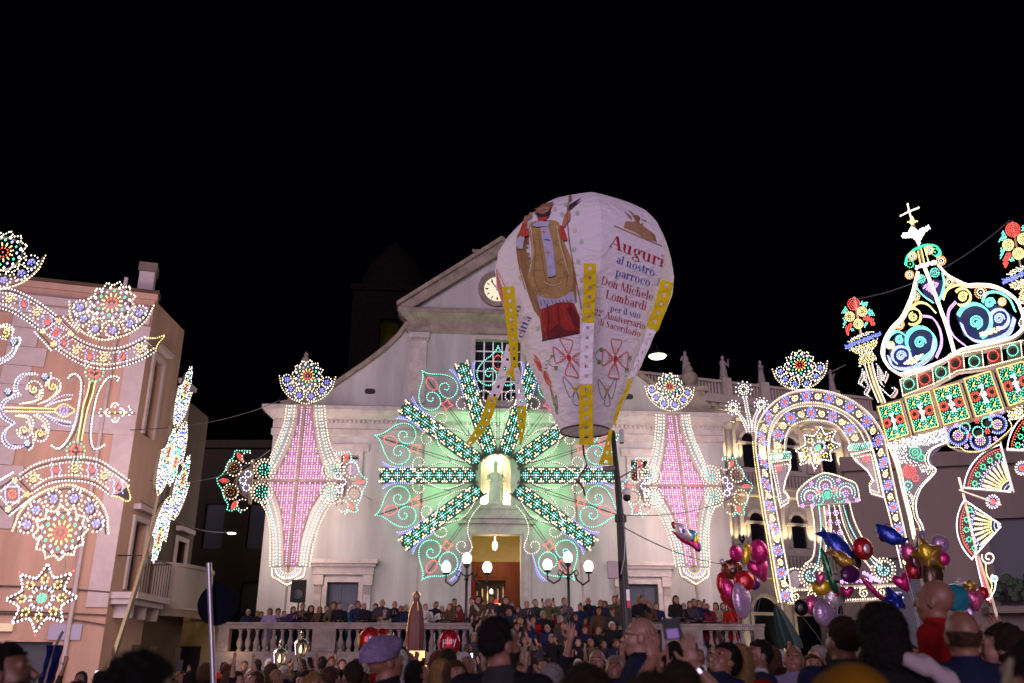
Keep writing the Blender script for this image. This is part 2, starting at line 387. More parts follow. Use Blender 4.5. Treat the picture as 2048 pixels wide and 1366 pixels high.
mb.add([(a-1.2, 0.5, 7.6), (b+1.2, 0.5, 7.6), (b+1.2, 4.2, 7.6), (a-1.2, 4.2, 7.6)], [(0, 1, 2, 3)], M_VEST)
mb.add([(a-1.2, 4.2, TZ), (b+1.2, 4.2, TZ), (b+1.2, 4.2, 7.6), (a-1.2, 4.2, 7.6)], [(0, 1, 2, 3)], M_VEST)
mb.add([(a-1.2, 0.5, TZ+0.01), (b+1.2, 0.5, TZ+0.01), (b+1.2, 9, TZ+0.01), (a-1.2, 9, TZ+0.01)], [(0, 1, 2, 3)], M_TERR)
mb.build('vestibule', church)
mb = MB(); mb.box(a-0.6, a+0.22, 2.3, 2.44, TZ+0.02, 6.2, M_BUSS); mb.box(b-0.5, b+0.6, 2.3, 2.44, TZ+0.02, 6.2, M_BUSS); mb.box(a+0.22, b-0.5, 2.3, 2.44, 5.4, 6.2, M_BUSS)
for k in range(4): x = a+0.35+k*0.34; mb.box(x, x+0.26, 2.27, 2.298, 5.5, 6.1, M_BUSS)
mb.build('inner_porch', church)
mb = MB(); x = a+0.02; mb.box(x, x+0.18, 0.9, 0.98, TZ+0.02, 5.3, mat('red_drape', (0.45, 0.02, 0.015), 0.8, streak=0.5, scale=6)); mb.build('red_curtain', church)
mb = MB(); M_AMB = mat('brass_and_gold_altar', (0.55, 0.36, 0.12), 0.35, metal=0.4, noise=0.8, scale=4)
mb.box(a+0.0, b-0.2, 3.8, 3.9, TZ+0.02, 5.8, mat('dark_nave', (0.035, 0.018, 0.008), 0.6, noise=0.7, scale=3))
for k in range(6):
    x = a+0.35+k*0.24; mb.box(x, x+0.06, 3.55, 3.6, TZ+0.3, 5.0+0.12*(k % 3), M_AMB)
mb.box(a+0.9, a+1.35, 3.3, 3.5, TZ+0.3, 4.62, mat('red_altar_cloth', (0.4, 0.02, 0.03), 0.7, noise=0.4)); mb.box(a+1.18, a+1.45, 3.1, 3.2, TZ+0.4, 4.45, M_GOLD)
mb.build('altar', church)
mb = MB(); mb.lathe([(0.03, 0.4), (0.03, 0.2), (0.1, 0.16), (0.12, 0.0), (0.08, -0.14), (0.02, -0.18)], (UC-0.05, 0.9, 6.72), emis('warm_bulb_glass', (1.0, 0.85, 0.5), 6)); cl = mb.build('ceiling_lamp', church, smooth=True)
lamp('door_light', (UC-0.05, 0.95, 6.35), 110, (1.0, 0.78, 0.38), 0.12).parent = church
mb = MB(); mb.ell((a+1.0, 2.9, 4.95), (0.07, 0.07, 0.11), emis('warm_bulb_glass', (1, 0.85, 0.5), 6)); mb.build('altar_lamp', church)
lamp('altar_light', (a+1.0, 2.75, 4.85), 26, (1.0, 0.7, 0.35), 0.08).parent = church
# side doors
for (a, b, c, d) in (SD_L, SD_R):
    mb = MB(); mb.box(a, b, 0.3, 0.38, c, d, M_DARKWOOD)
    for i in range(2):
        for j in range(3):
            x0 = a+0.08+i*(b-a)/2; z0 = c+0.15+j*(d-c)/3; mb.box(x0, x0+(b-a)/2-0.16, 0.27, 0.298, z0, z0+(d-c)/3-0.2, M_DARKWOOD)
    mb.build('side_door', church)
    mb = MB()
    for x0, x1 in ((a-0.2, a), (b, b+0.2)): mb.box(x0, x1, -0.1, 0.05, c, d+0.2, M_TRIM)
    mb.box(a, b, -0.1, 0.05, d, d+0.2, M_TRIM)
    for x0, x1 in ((a-0.52, a-0.22), (b+0.22, b+0.52)):
        mb.box(x0, x1, -0.13, 0.05, c, d-0.12, M_TRIM); mb.box(x0-0.05, x1+0.05, -0.2, 0.05, d-0.118, d+0.28, M_TRIM)
        for k in range(5): mb.box(x0+0.02+k*0.058, x0+0.05+k*0.058, -0.145, -0.132, d-0.5, d-0.16, M_STONE)
    mb.box(a-0.6, b+0.6, -0.18, 0.05, d+0.3, d+0.62, M_TRIM); mb.box(a-0.68, b+0.68, -0.3, 0.05, d+0.622, d+0.74, M_TRIM); mb.box(a-0.75, b+0.75, -0.42, 0.05, d+0.742, d+0.92, M_TRIM)
    mb.build('side_door_surround', church)
for (a, b, c, d) in (WN_L, WN_R):
    mb = MB(); mb.add([(a, 0.3, c), (b, 0.3, c), (b, 0.3, d), (a, 0.3, d)], [(0, 1, 2, 3)], M_GLASSDK)
    mb.box((a+b)/2-0.03, (a+b)/2+0.03, 0.24, 0.29, c, d, M_WHITE); w_ = mb.build('small_window', church)
    mb = MB()
    for x0, x1, z0, z1 in ((a-0.18, a, c-0.18, d+0.18), (b, b+0.18, c-0.18, d+0.18), (a, b, d, d+0.18), (a, b, c-0.18, c), (a-0.42, b+0.42, d+0.182, d+0.5)): mb.box(x0, x1, -0.08, 0.05, z0, z1, M_TRIM)
    mb.build('window_frame', w_)
# niche with half-dome, lit, and the statue
mb = MB(); a, b, c, d = NICHE; r = (b-a)/2; cx = (a+b)/2; V = []; F = []; K = 12
for z in (c, d):
    for k in range(K+1): w = math.pi*k/K; V.append((cx-r*math.cos(w), 0.02+r*0.9*math.sin(w), z))
F = [(k, k+1, K+2+k, K+1+k) for k in range(K)]
J = 5
for j in range(1, J+1):
    e = math.pi/2*j/J
    for k in range(K+1): w = math.pi*k/K; V.append((cx-r*math.cos(w)*math.cos(e), 0.02+r*0.9*math.sin(w)*math.cos(e), d+r*math.sin(e)))
    o1 = (K+1)*j; o2 = (K+1)*(j+1); F += [(o1+k, o1+k+1, o2+k+1, o2+k) for k in range(K)]
mb.add(V, F, mat('niche_plaster', (0.75, 0.66, 0.5), 0.8))
# arch spandrels
for s in (-1, 1):
    arc = [(cx+s*r*math.cos(math.pi/2*k/8), d+r*math.sin(math.pi/2*k/8)) for k in range(9)]
    mb.prism(arc+[(cx, 10.70), (cx+s*r, 10.70)], 0.0, 0.02, M_PLASTER)
nic = mb.build('niche', church)
mb = MB()
for k in range(16):
    w0 = math.pi*k/16; w1 = math.pi*(k+1)/16
    P = [(cx+q*math.cos(w), d+q*math.sin(w)) for q, w in ((r+0.02, w0), (r+0.2, w0), (r+0.2, w1), (r+0.02, w1))]; mb.prism(P, -0.07, -0.002, M_TRIM)
mb.box(a-0.2, a-0.02, -0.07, -0.002, c, d, M_TRIM); mb.box(b+0.02, b+0.2, -0.07, -0.002, c, d, M_TRIM); mb.box(a-0.35, b+0.35, -0.25, 0.3, c-0.2, c-0.002, M_TRIM)
mb.build('niche_frame', church)
lamp('niche_light_a', (a+0.2, 0.28, c+0.2), 75, (1.0, 0.8, 0.48), 0.06).parent = church
lamp('niche_light_c', (cx, 0.42, d+0.3), 30, (1.0, 0.82, 0.5), 0.05).parent = church
lamp('niche_light_b', (b-0.2, 0.28, c+0.2), 75, (1.0, 0.8, 0.48), 0.06).parent = church
# statue in the niche
M_STAT = mat('statue_stone', (0.5, 0.47, 0.4), 0.8, noise=0.3, scale=8, bump=0.3, bscale=30)
stt = thing('niche_statue', 'stone bishop statue standing in the lit niche at the wheel centre', 'statue', chw(cx, -0.12, c), CH_YAW)
mb = MB(); mb.lathe([(0.40, 0), (0.40, 0.08), (0.34, 0.12), (0.36, 0.2)], (0, 0, 0), M_STAT, n=12); mb.build('base', stt)
mb = MB(); V = []; n_ = 20; prof = [(0.32, 0.2, .22), (0.30, 0.55, .22), (0.26, 0.95, .2), (0.27, 1.15, .2), (0.30, 1.32, .19), (0.24, 1.42, .15), (0.10, 1.48, .09), (0.075, 1.54, .08)]
prof = [(r_, z_, q_) for r_, z_, q_ in prof]; F = []
for i, (rr, z, q) in enumerate(prof):
    for k in range(n_):
        w = 2*math.pi*k/n_; f = 1+0.09*math.cos(7*w)*(1 if z < 1.0 else 0.2); V.append((rr*f*math.cos(w), q*f*math.sin(w), z))
for i in range(len(prof)-1): F += [(i*n_+k, i*n_+(k+1) % n_, (i+1)*n_+(k+1) % n_, (i+1)*n_+k) for k in range(n_)]
mb.add(V, F, M_STAT); mb.build('robe', stt, smooth=True)
mb = MB(); mb.ell((0, -0.02, 1.64), (0.085, 0.10, 0.12), M_STAT); mb.lathe([(0.09, 1.70), (0.11, 1.80), (0.10, 1.90), (0.02, 2.05)], (0, 0, 0), M_STAT, n=10); mb.build('mitred_head', stt, smooth=True)
mb = MB(); mb.tube([(-0.27, 0, 1.34), (-0.36, -0.08, 1.08), (-0.22, -0.24, 1.12)], [0.09, 0.085, 0.06], M_STAT, n=8); mb.build('arm', stt, smooth=True); mb = MB(); mb.tube([(0.27, 0, 1.34), (0.37, -0.06, 1.08), (0.30, -0.24, 1.2)], [0.09, 0.085, 0.06], M_STAT, n=8); mb.build('arm', stt, smooth=True)
mb = MB(); mb.tube([(0.31, -0.25, 0.2), (0.30, -0.25, 1.75)], 0.018, M_BLACK); mb.build('crozier', stt)
# bell tower behind
tw = thing('bell_tower', 'dark bell tower behind the church with a faintly lit arched opening', 'tower', at_y(765, 900, 52)*1.0, CH_YAW); tw.location.z = 0
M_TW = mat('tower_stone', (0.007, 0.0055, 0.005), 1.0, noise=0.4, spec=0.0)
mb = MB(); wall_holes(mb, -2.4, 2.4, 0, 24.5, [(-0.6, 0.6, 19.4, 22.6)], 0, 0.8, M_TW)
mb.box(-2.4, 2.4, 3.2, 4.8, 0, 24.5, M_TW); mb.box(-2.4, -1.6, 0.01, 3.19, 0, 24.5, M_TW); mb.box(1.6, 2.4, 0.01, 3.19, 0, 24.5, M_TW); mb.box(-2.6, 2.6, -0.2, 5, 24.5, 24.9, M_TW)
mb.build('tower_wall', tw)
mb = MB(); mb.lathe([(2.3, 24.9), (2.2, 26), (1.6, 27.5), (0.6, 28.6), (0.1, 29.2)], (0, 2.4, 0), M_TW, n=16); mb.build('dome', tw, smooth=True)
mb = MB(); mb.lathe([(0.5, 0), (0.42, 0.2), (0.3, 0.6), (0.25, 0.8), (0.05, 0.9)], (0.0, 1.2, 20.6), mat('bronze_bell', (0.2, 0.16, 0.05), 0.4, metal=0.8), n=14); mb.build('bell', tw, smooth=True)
mb = MB(); mb.box(-1.5, 1.5, 3.1, 3.18, 18.5, 23.5, mat('belfry_ochre', (0.10, 0.085, 0.015), 0.9, noise=0.5, scale=3)); mb.build('belfry_back_wall', tw)
lamp('tower_light', (0.0, 1.0, 22.3), 14, (0.9, 0.75, 0.1), 0.1).parent = tw
# ================================================================ luminarie (bulb-studded light structures)
BC = {'W': (1.0, 0.84, 0.60), 'C': (0.92, 0.92, 1.0), 'Y': (1.0, 0.74, 0.24), 'G': (0.06, 0.95, 0.45), 'T': (0.20, 1.0, 0.74), 'A': (0.36, 0.95, 1.0),
      'R': (1.0, 0.10, 0.08), 'B': (0.16, 0.20, 1.0), 'L': (0.32, 0.40, 1.0), 'P': (0.80, 0.36, 1.0), 'O': (1.0, 0.40, 0.12), 'K': (1.0, 0.80, 0.76), 'V': (1.0, 0.50, 0.78)}
BS = {'W': 3.6, 'C': 3.6, 'Y': 2.8, 'G': 2.2, 'T': 2.2, 'A': 2.2, 'R': 2.2, 'B': 3.0, 'L': 2.7, 'P': 2.5, 'O': 2.2, 'K': 2.8, 'V': 2.4}
BN = {'W': 'warm_white', 'C': 'cool_white', 'Y': 'yellow', 'G': 'green', 'T': 'teal', 'A': 'aqua', 'R': 'red', 'B': 'blue', 'L': 'light_blue', 'P': 'purple', 'O': 'orange', 'K': 'pinkish_white', 'V': 'pink'}
def bulb_mat(c): return emis('bulb_'+BN[c], BC[c], BS[c])
OCT_V = np.array([(1, 0, 0), (-1, 0, 0), (0, 0, 1.5), (0, 0, -1.4), (0, 1, 0), (0, -1, 0)], float)   # e, up, normal components (x, z, y)
OCT_F = np.array([(0, 2, 5), (2, 1, 5), (1, 3, 5), (3, 0, 5), (2, 0, 4), (1, 2, 4), (3, 1, 4), (0, 3, 4)])
def resample(pts, step, closed=False, smooth=True):
    P = [np.array(p, float) for p in pts]
    if closed: P = P+[P[0]]
    if smooth and len(P) > 2:
        Q = []; n = len(P)
        for i in range(n-1):
            p0 = P[i-1] if i > 0 else (P[-2] if closed else P[i]); p1 = P[i]; p2 = P[i+1]; p3 = P[i+2] if i+2 < n else (P[1] if closed else P[i+1])
            for t in np.linspace(0, 1, 10, endpoint=False):
                Q.append(0.5*((2*p1)+(-p0+p2)*t+(2*p0-5*p1+4*p2-p3)*t*t+(-p0+3*p1-3*p2+p3)*t**3))
        Q.append(P[-1]); P = Q
    P = np.array(P); d = np.r_[0, np.cumsum(np.linalg.norm(np.diff(P, axis=0), axis=1))]
    n = max(1, int(round(d[-1]/step))); s = np.linspace(0, d[-1], n+1)
    if closed: s = s[:-1]
    return np.c_[np.interp(s, d, P[:, 0]), np.interp(s, d, P[:, 1])]
def spiral(cx, cy, r0, r1, a0, turns, n=24):
    return [(cx+(r0+(r1-r0)*k/n)*math.cos(math.radians(a0)+2*math.pi*turns*k/n), cy+(r0+(r1-r0)*k/n)*math.sin(math.radians(a0)+2*math.pi*turns*k/n)) for k in range(n+1)]
def affine(o, ex, ey):
    return lambda p: (o[0]+ex[0]*p[0]+ey[0]*p[1], o[1]+ex[1]*p[0]+ey[1]*p[1])
class Part:
    def __init__(s, lum, name, T=None): s.l = lum; s.name = name; s.b = []; s.rails = []; s.sheets = []; s.T = T; s.k = 1.0
    def t(s, p): return s.T(p) if s.T else (p[0], p[1])
    def dots(s, pts, c, k=1.0, o=0.0):
        for p in pts: q = s.t(p); s.b.append((q[0], q[1], c, k, o))
        return s
    def line(s, pts, c, step=None, closed=False, smooth=True, k=1.0, o=0.0):
        step = step or s.l.step; Q = [s.t(p) for p in pts]
        cs = c
        for i, q in enumerate(resample(Q, step, closed, smooth)): s.b.append((q[0], q[1], cs[i % len(cs)], k, o))
        return s
    def ring(s, cx, cy, r, c, n=None, k=1.0, ry=None, a0=0, a1=360):
        ry = r if ry is None else ry; full = abs(a1-a0) >= 360
        pts = [(cx+r*math.cos(math.radians(a0+(a1-a0)*i/24)), cy+ry*math.sin(math.radians(a0+(a1-a0)*i/24))) for i in range(24 if full else 25)]
        if n: Q = [s.t((cx+r*math.cos(math.radians(a0+(a1-a0)*i/n)), cy+ry*math.sin(math.radians(a0+(a1-a0)*i/n)))) for i in range(n)]; s.b.extend((q[0], q[1], c[i % len(c)], k, 0.0) for i, q in enumerate(Q)); return s
        return s.line(pts, c, closed=full, k=k)
    def disc(s, cx, cy, r, c, step=None, k=1.0):
        step = step or s.l.step; q0 = s.t((cx, cy)); q1 = s.t((cx+r, cy)); R = math.hypot(q1[0]-q0[0], q1[1]-q0[1])
        s.dots([(cx, cy)], c[0], k); m = max(1, int(R/step))
        for j in range(1, m+1):
            s.ring(cx, cy, r*j/m, c, n=max(5, int(2*math.pi*R*j/m/step)), k=k)
        return s
    def fill(s, poly, c, step=None, k=1.0, jitter=0.25):
        """bulbs on a grid inside a polygon (pixels)"""
        step = step or s.l.step; Q = np.array([s.t(p) for p in poly]); x0, y0 = Q.min(0); x1, y1 = Q.max(0); row = 0; y = y0+step/2
        while y < y1:
            x = x0+(step/2 if row % 2 else 0)
            while x < x1:
                ins = False; j = len(Q)-1
                for i in range(len(Q)):
                    if (Q[i][1] > y) != (Q[j][1] > y) and x < (Q[j][0]-Q[i][0])*(y-Q[i][1])/(Q[j][1]-Q[i][1])+Q[i][0]: ins = not ins
                    j = i
                if ins: s.b.append((x+random.uniform(-jitter, jitter)*step, y+random.uniform(-jitter, jitter)*step, random.choice(c), k, 0.0))
                x += step
            y += step*0.9; row += 1
        return s
    def rail(s, pts, w=3.0, m=None, smooth=True, closed=False, o=0.0, step=6):
        s.rails.append(([tuple(q) for q in resample([s.t(p) for p in pts], step, closed, smooth)], w, m or M_WOODFRAME, closed, o)); return s
    def sheet(s, poly, m, o=-0.06):
        s.sheets.append(([s.t(p) for p in poly], m, o)); return s
    def build(s, parent=None):
        l = s.l; org = l.root.location; parent = parent or l.root
        mb = MB()
        for pts, w, m, closed, o in s.rails:
            P = np.array(pts); n = len(P); V = []
            if n < 2: continue
            for i in range(n):
                a = P[(i-1) % n] if (closed or i > 0) else P[i]; b = P[(i+1) % n] if (closed or i < n-1) else P[i]
                t = b-a; t = t/(np.linalg.norm(t)+1e-9); nrm = np.array((-t[1], t[0]))*w/2
                for q, off in ((P[i]+nrm, 0.02+o), (P[i]-nrm, 0.02+o), (P[i]-nrm, -0.05+o), (P[i]+nrm, -0.05+o)): V.append(l.W(q[0], q[1], off)-org)
            F = []
            for i in range(n if closed else n-1):
                j = (i+1) % n
                for k in range(4): F.append((i*4+k, i*4+(k+1) % 4, j*4+(k+1) % 4, j*4+k))
            if not closed: F += [(0, 3, 2, 1), ((n-1)*4, (n-1)*4+1, (n-1)*4+2, (n-1)*4+3)]
            mb.add(V, F, m)
        for poly, m, o in s.sheets:
            V = [l.W(x, y, o)-org for x, y in poly]+[l.W(x, y, o-0.03)-org for x, y in poly]; n = len(poly)
            tri = tessellate_polygon([[Vector((x, y, 0)) for x, y in poly]])
            mb.add(V, [tuple(t) for t in tri]+[tuple(i+n for i in t[::-1]) for t in tri]+[(i, (i+1) % n, (i+1) % n+n, i+n) for i in range(n)], m)
        if mb.v: host = mb.build(s.name, parent)
        else:
            host = None
        if s.b:
            pos = np.array([l.W(x, y, 0.05+o)-org for x, y, c, k, o in s.b]); kk = np.array([b[3] for b in s.b])*l.br*s.k
            cols = sorted(set(b[2] for b in s.b)); ci = np.array([cols.index(b[2]) for b in s.b])
            n = len(pos); kk = kk*RNG.uniform(0.85, 1.12, n)
            ax = np.array([l.e, l.n, l.up])                     # rows: right, normal, up
            tpl = OCT_V[:, [0, 1, 2]] @ ax
            V = (pos[:, None, :]+tpl[None]*kk[:, None, None]).reshape(-1, 3)
            F = (OCT_F[None]+(np.arange(n)*6)[:, None, None]).reshape(-1, 3)
            me = bpy.data.meshes.new('bulbs'); me.from_pydata(V.tolist(), [], F.tolist())
            for c in cols: me.materials.append(bulb_mat(c))
            me.polygons.foreach_set('material_index', np.repeat(ci, 8).tolist()); me.polygons.foreach_set('use_smooth', [True]*len(me.polygons))
            o = bpy.data.objects.new('bulbs' if host else s.name, me); COL.objects.link(o); o.parent = host or parent; o['kind'] = 'stuff'
        return host
class Lum:
    def __init__(s, name, label, px, Y, yaw, tilt=6, br=0.03, step=5.0, group=None, cat='light structure'):
        p = at_y(px[0], px[1], Y); s.p0 = p; ya = math.radians(yaw); ti = math.radians(tilt)
        s.e = Vector((math.cos(ya), math.sin(ya), 0)); nh = Vector((math.sin(ya), -math.cos(ya), 0))
        s.up = Vector((0, 0, 1))*math.cos(ti)-nh*math.sin(ti); s.n = nh*math.cos(ti)+Vector((0, 0, 1))*math.sin(ti)
        base = Vector((p.x, p.y, 0)); s.root = thing(name, label, cat, base, 0, group); s.br = br; s.step = step
    def W(s, x, y, o=0.0):
        d = ray(x, y); c = Vector((0, 0, EYE)); t = (s.p0-c).dot(s.n)/d.dot(s.n)
        return c+d*t+s.n*o
    def part(s, name, T=None): return Part(s, name, T)
    def light(s, x, y, e, c, o=-0.6, r=0.35): return lamp('luminaria_light', s.W(x, y, o), e, c, r, s.root)
# ---------------------------------------------------------------- repeated motifs
def rosette(l, T, parent=None, name='rosette', blue='L', k=1.0, yc='W'):
    """flower rosette over a cup; T maps units (1 = radius of the white ring, y up) to pixels"""
    p = l.part(name, T)
    p.rail([(1.08*math.cos(a), 1.08*math.sin(a)) for a in np.linspace(0, 2*math.pi, 20)[:-1]], 1.6*k, M_DKFRAME, closed=True)
    cup = [(-2.45, -0.05), (-2.35, -0.45), (-2.25, -0.9), (-1.9, -1.45), (-1.35, -1.95), (-0.7, -2.25), (0, -2.42), (0.7, -2.25), (1.35, -1.95), (1.9, -1.45), (2.25, -0.9), (2.35, -0.45), (2.45, -0.05)]
    p.rail([(x*0.96, y*0.96) for x, y in cup], 1.8*k, M_DKFRAME)
    p.disc(0, 0, 0.30, 'R', k=0.95*k)
    for i in range(12):
        a = math.radians(30*i+15); c, s = math.cos(a), math.sin(a)
        p.dots([(0.47*c, 0.47*s), (0.60*c, 0.60*s)], 'Y', 0.9*k)
        a = math.radians(30*i); c, s = math.cos(a), math.sin(a)
        p.dots([(0.82*c, 0.82*s)], 'G' if i % 2 else 'L', 1.4*k)
        a = math.radians(30*i+15); c, s = math.cos(a), math.sin(a)
        p.dots([(1.04*c, 1.04*s)], 'C', 1.5*k)
    star = []
    for i in range(24):
        a = math.radians(15*i+7.5); rr = 1.44 if i % 2 else 1.16; star.append((rr*math.cos(a), rr*math.sin(a)))
    p.line(star, yc, closed=True, smooth=False, k=0.9*k)
    p.line([(x*1.03, y*1.03) for x, y in cup], yc+'YW', k=0.9*k)
    for a in (-168, -142, -110, -77, -44, -17):
        c, s = math.cos(math.radians(a)), math.sin(math.radians(a))
        X, Y = 1.86*c, 1.86*s
        p.rail([(X+0.25*math.cos(q), Y+0.3*math.sin(q)) for q in np.linspace(0, 2*math.pi, 10)[:-1]], 1.4*k, M_DKFRAME, closed=True)
        p.disc(X, Y, 0.17, 'B' if blue == 'B' else 'BL', k=1.1*k)
        for q in range(10):
            w = math.radians(a)+math.radians(-150+30*q)
            p.dots([(X+0.42*math.cos(w), Y+0.46*math.sin(w))], 'W' if q in (0, 1, 8, 9) else 'C', 0.85*k)
    for a in range(-170, -5, 14):
        c, s = math.cos(math.radians(a)), math.sin(math.radians(a)); p.dots([(2.2*c, 2.15*s)], 'C', 0.8*k)
        p.dots([(1.5*c, 1.5*s)], 'W', 0.85*k)
    p.build(parent); return p
def eight_star(l, T, parent=None, name='star', k=1.0):
    """openwork eight-pointed star; T maps unit radius to pixels"""
    p = l.part(name, T)
    p.ring(0, 0, 0.12, 'G', n=9, k=k); p.disc(0, 0, 0.07, 'G', k=0.8*k)
    for i in range(8):
        a = math.radians(45*i+90); c, s = math.cos(a), math.sin(a)
        for q, col in ((0.30, 'C'), (0.36, 'L')): p.dots([(q*math.cos(a+0.16), q*math.sin(a+0.16)), (q*math.cos(a-0.16), q*math.sin(a-0.16))], col, 0.95*k)
        for dr in (0.5, 0.6): p.dots([(dr*math.cos(a+0.15), dr*math.sin(a+0.15)), (dr*math.cos(a-0.15), dr*math.sin(a-0.15))], 'Y', k)
        p.dots([(0.68*c, 0.68*s), (0.45*c, 0.45*s)], 'Y', k)
        for dr, da in ((0.98, .03), (0.88, .09), (0.78, .17), (0.70, .27), (0.66, .38)): p.dots([(dr*math.cos(a+da), dr*math.sin(a+da)), (dr*math.cos(a-da), dr*math.sin(a-da))], 'C', 0.95*k)
        if i % 3 == 1: p.dots([(1.1*c, 1.1*s)], 'R', k)
        p.rail([(0.2*c, 0.2*s), (1.0*c, 1.0*s)], 1.3*k, M_DKFRAME, smooth=False)
        a2 = a+math.radians(22.5); p.rail([(0.98*c, 0.98*s), (0.6*math.cos(a2), 0.6*math.sin(a2)), (0.98*math.cos(a2*2-a), 0.98*math.sin(a2*2-a))], 1.2*k, M_DKFRAME, smooth=False)
    p.build(parent); return p
def eye_motif(p, c, ax, ay, k=1.0):
    """blue eye with a red heart; ax, ay half axes in pixels"""
    def q(a, b): return (c[0]+ax[0]*a+ay[0]*b, c[1]+ax[1]*a+ay[1]*b)
    p.dots([q(-0.15, 0), q(0.15, 0), q(0, 0.25), q(0, -0.25), q(0.3, 0.05), q(-0.3, -0.05)], 'R', 1.05*k)
    for i in range(14):
        w = 2*math.pi*i/14; p.dots([q(0.85*math.cos(w)*abs(math.cos(w))**0.3, 0.72*math.sin(w))], 'B', k)
    for i in range(8):
        w = 2*math.pi*(i+0.5)/8; p.dots([q(0.58*math.cos(w), 0.46*math.sin(w))], 'L', 0.8*k)
def curl_motif(p, c, ax, ay, flip=1, k=1.0):
    def q(a, b): return (c[0]+ax[0]*a+ay[0]*b, c[1]+ax[1]*a+ay[1]*b)
    for i in range(15):
        t = i/14; w = 2*math.pi*1.35*t*flip; r = 0.15+0.55*t; p.dots([q(r*math.cos(w), r*math.sin(w))], 'Y' if t < 0.45 else 'W', (0.95 if t < 0.6 else 0.85)*k)
def band(p, left, right, n, first=0, k=1.0, edge='W', motifs=True, estep=None):
    """decorated band between two pixel polylines; alternate eyes and curls"""
    L = resample(left, 2.0); R = resample(right, 2.0)
    def at(P, t): i = t*(len(P)-1); a = int(i); b = min(a+1, len(P)-1); return P[a]+(P[b]-P[a])*(i-a)
    p.line(left, edge, estep, k=0.85*k); p.line(right, edge, estep, k=0.85*k)
    if not motifs: return
    for i in range(n):
        t = (i+0.5)/n; a, b = at(L, t), at(R, t); c = (a+b)/2; ay = (at(L, min(1, t+0.5/n))+at(R, min(1, t+0.5/n))-at(L, max(0, t-0.5/n))-at(R, max(0, t-0.5/n)))/4; ax = (b-a)/2*0.92
        if (i+first) % 2 == 0: eye_motif(p, c, ax, ay, k)
        else: curl_motif(p, c, ax*0.85, ay*0.9, 1 if i % 4 < 2 else -1, k)
        # filler whites at the joints
        j = at(L, i/n)*0.5+at(R, i/n)*0.5
        p.dots([tuple(at(L, i/n)*0.72+at(R, i/n)*0.28), tuple(at(L, i/n)*0.28+at(R, i/n)*0.72)], 'W', 0.8*k)
# ================================================================ the green wheel on the church
WH = Lum('light_fan', 'fan-shaped light wheel of green and white spokes in front of the church', (990, 950), 36.9, 4, 0, br=0.0285, step=5.2)
WC = (996, 951)
M_SPOKE = mat('spoke_backing', (0.02, 0.06, 0.035), 0.8)
R0, R1 = 45, 236
for i, ang in enumerate((0, 36, 72, 108, 144, 180, 216, 324)):
    a = math.radians(ang); c, s = math.cos(a), -math.sin(a); f = 0.985
    T = affine(WC, (c*f, s*f), (-s, c))
    p = WH.part('spoke', T); hw = 13.5
    p.sheet([(R0, -hw), (R1, -hw), (R1+6, 0), (R1, hw), (R0, hw)], M_SPOKE, -0.06)
    p.rail([(R0-6, -hw-1.5), (R1+2, -hw-1.5)], 2.6, M_DKFRAME, smooth=False); p.rail([(R0-6, hw+1.5), (R1+2, hw+1.5)], 2.6, M_DKFRAME, smooth=False)
    nd = 9; L = (R1-R0)/nd
    for d in range(nd):
        cx = R0+L*(d+0.5)
        for q in range(8):
            w = math.pi*q/4; f = 1.0/(abs(math.cos(w))+abs(math.sin(w))); p.dots([(cx+8.2*f*math.cos(w), 9.8*f*math.sin(w))], 'T', 0.8)
        for q in range(4): w = math.pi*q/2; p.dots([(cx+4.2*math.cos(w), 4.8*math.sin(w))], 'A', 0.85)
        p.dots([(cx, 0)], 'C', 1.3)
        for q in (-1, 1):
            p.dots([(cx+L/2, q*11.6), (cx+L/2-4.4, q*12.2), (cx+L/2+4.4, q*12.2)], 'W', 1.1); p.dots([(cx+L/2, q*7.2)], 'Y', 1.05)
    p.build()
spade = [(262, 0), (252, 5), (243, 14), (232, 28), (218, 39), (203, 42), (190, 36), (183, 24), (184, 12), (192, 5), (203, 3), (213, 7), (217, 16), (213, 24), (205, 25), (200, 19), (204, 15)]
wtail = [(72, 6), (95, 5), (115, 9), (132, 20), (142, 34), (150, 43), (161, 44), (170, 36), (172, 25), (166, 16), (157, 15), (151, 21), (152, 28), (158, 30)]
wtail2 = [(72, 6), (95, 5), (115, 9), (132, 20), (143, 33)]
for ang in (90, 54, 126, 18, 162, -18, 198, -54, 234):
    a = math.radians(ang); c, s = math.cos(a), -math.sin(a); T = affine(WC, (c*0.985, s*0.985), (-s, c))
    p = WH.part('petal', T)
    for q in (1, -1):
        f = lambda P: [(x, y*q) for x, y in P]
        p.line(f(spade), 'T', 4.3, k=0.92); p.rail(f(spade), 1.3, M_DKFRAME, o=-0.03)
        p.line(f(wtail), 'K', 4.6, k=0.78); p.rail(f(wtail), 1.0, M_DKFRAME, o=-0.03)
        p.line(f([(230, 46), (215, 49), (199, 47), (184, 42), (170, 37)]), 'L', 4.0, k=0.85); p.line(f([(228, 50), (213, 53), (198, 50)]), 'B', 4.2, k=0.8)
        p.rail(f([(72, 4), (262, 0)]), 0.8, M_DKFRAME, smooth=False, o=-0.06); p.rail(f([(100, 0), (150, 30)]), 0.8, M_DKFRAME, smooth=False, o=-0.06)
    p.ring(229, 0, 14, 'R', n=18, ry=9, k=0.85)
    sq = [(186, 9), (177, 6), (168, 9), (171, 0), (168, -9), (177, -6), (186, -9), (183, 0)]
    p.line(sq, 'R', 3.6, closed=True, smooth=False, k=0.85)
    p.build()
p = WH.part('hub_ring'); p.ring(WC[0], WC[1], 44, 'T', n=1); p.b = []
p.rail([(WC[0]+44*math.cos(w), WC[1]-44*math.sin(w)) for w in np.linspace(math.radians(-35), math.radians(215), 30)], 1.1, M_WOODFRAME); p.build()
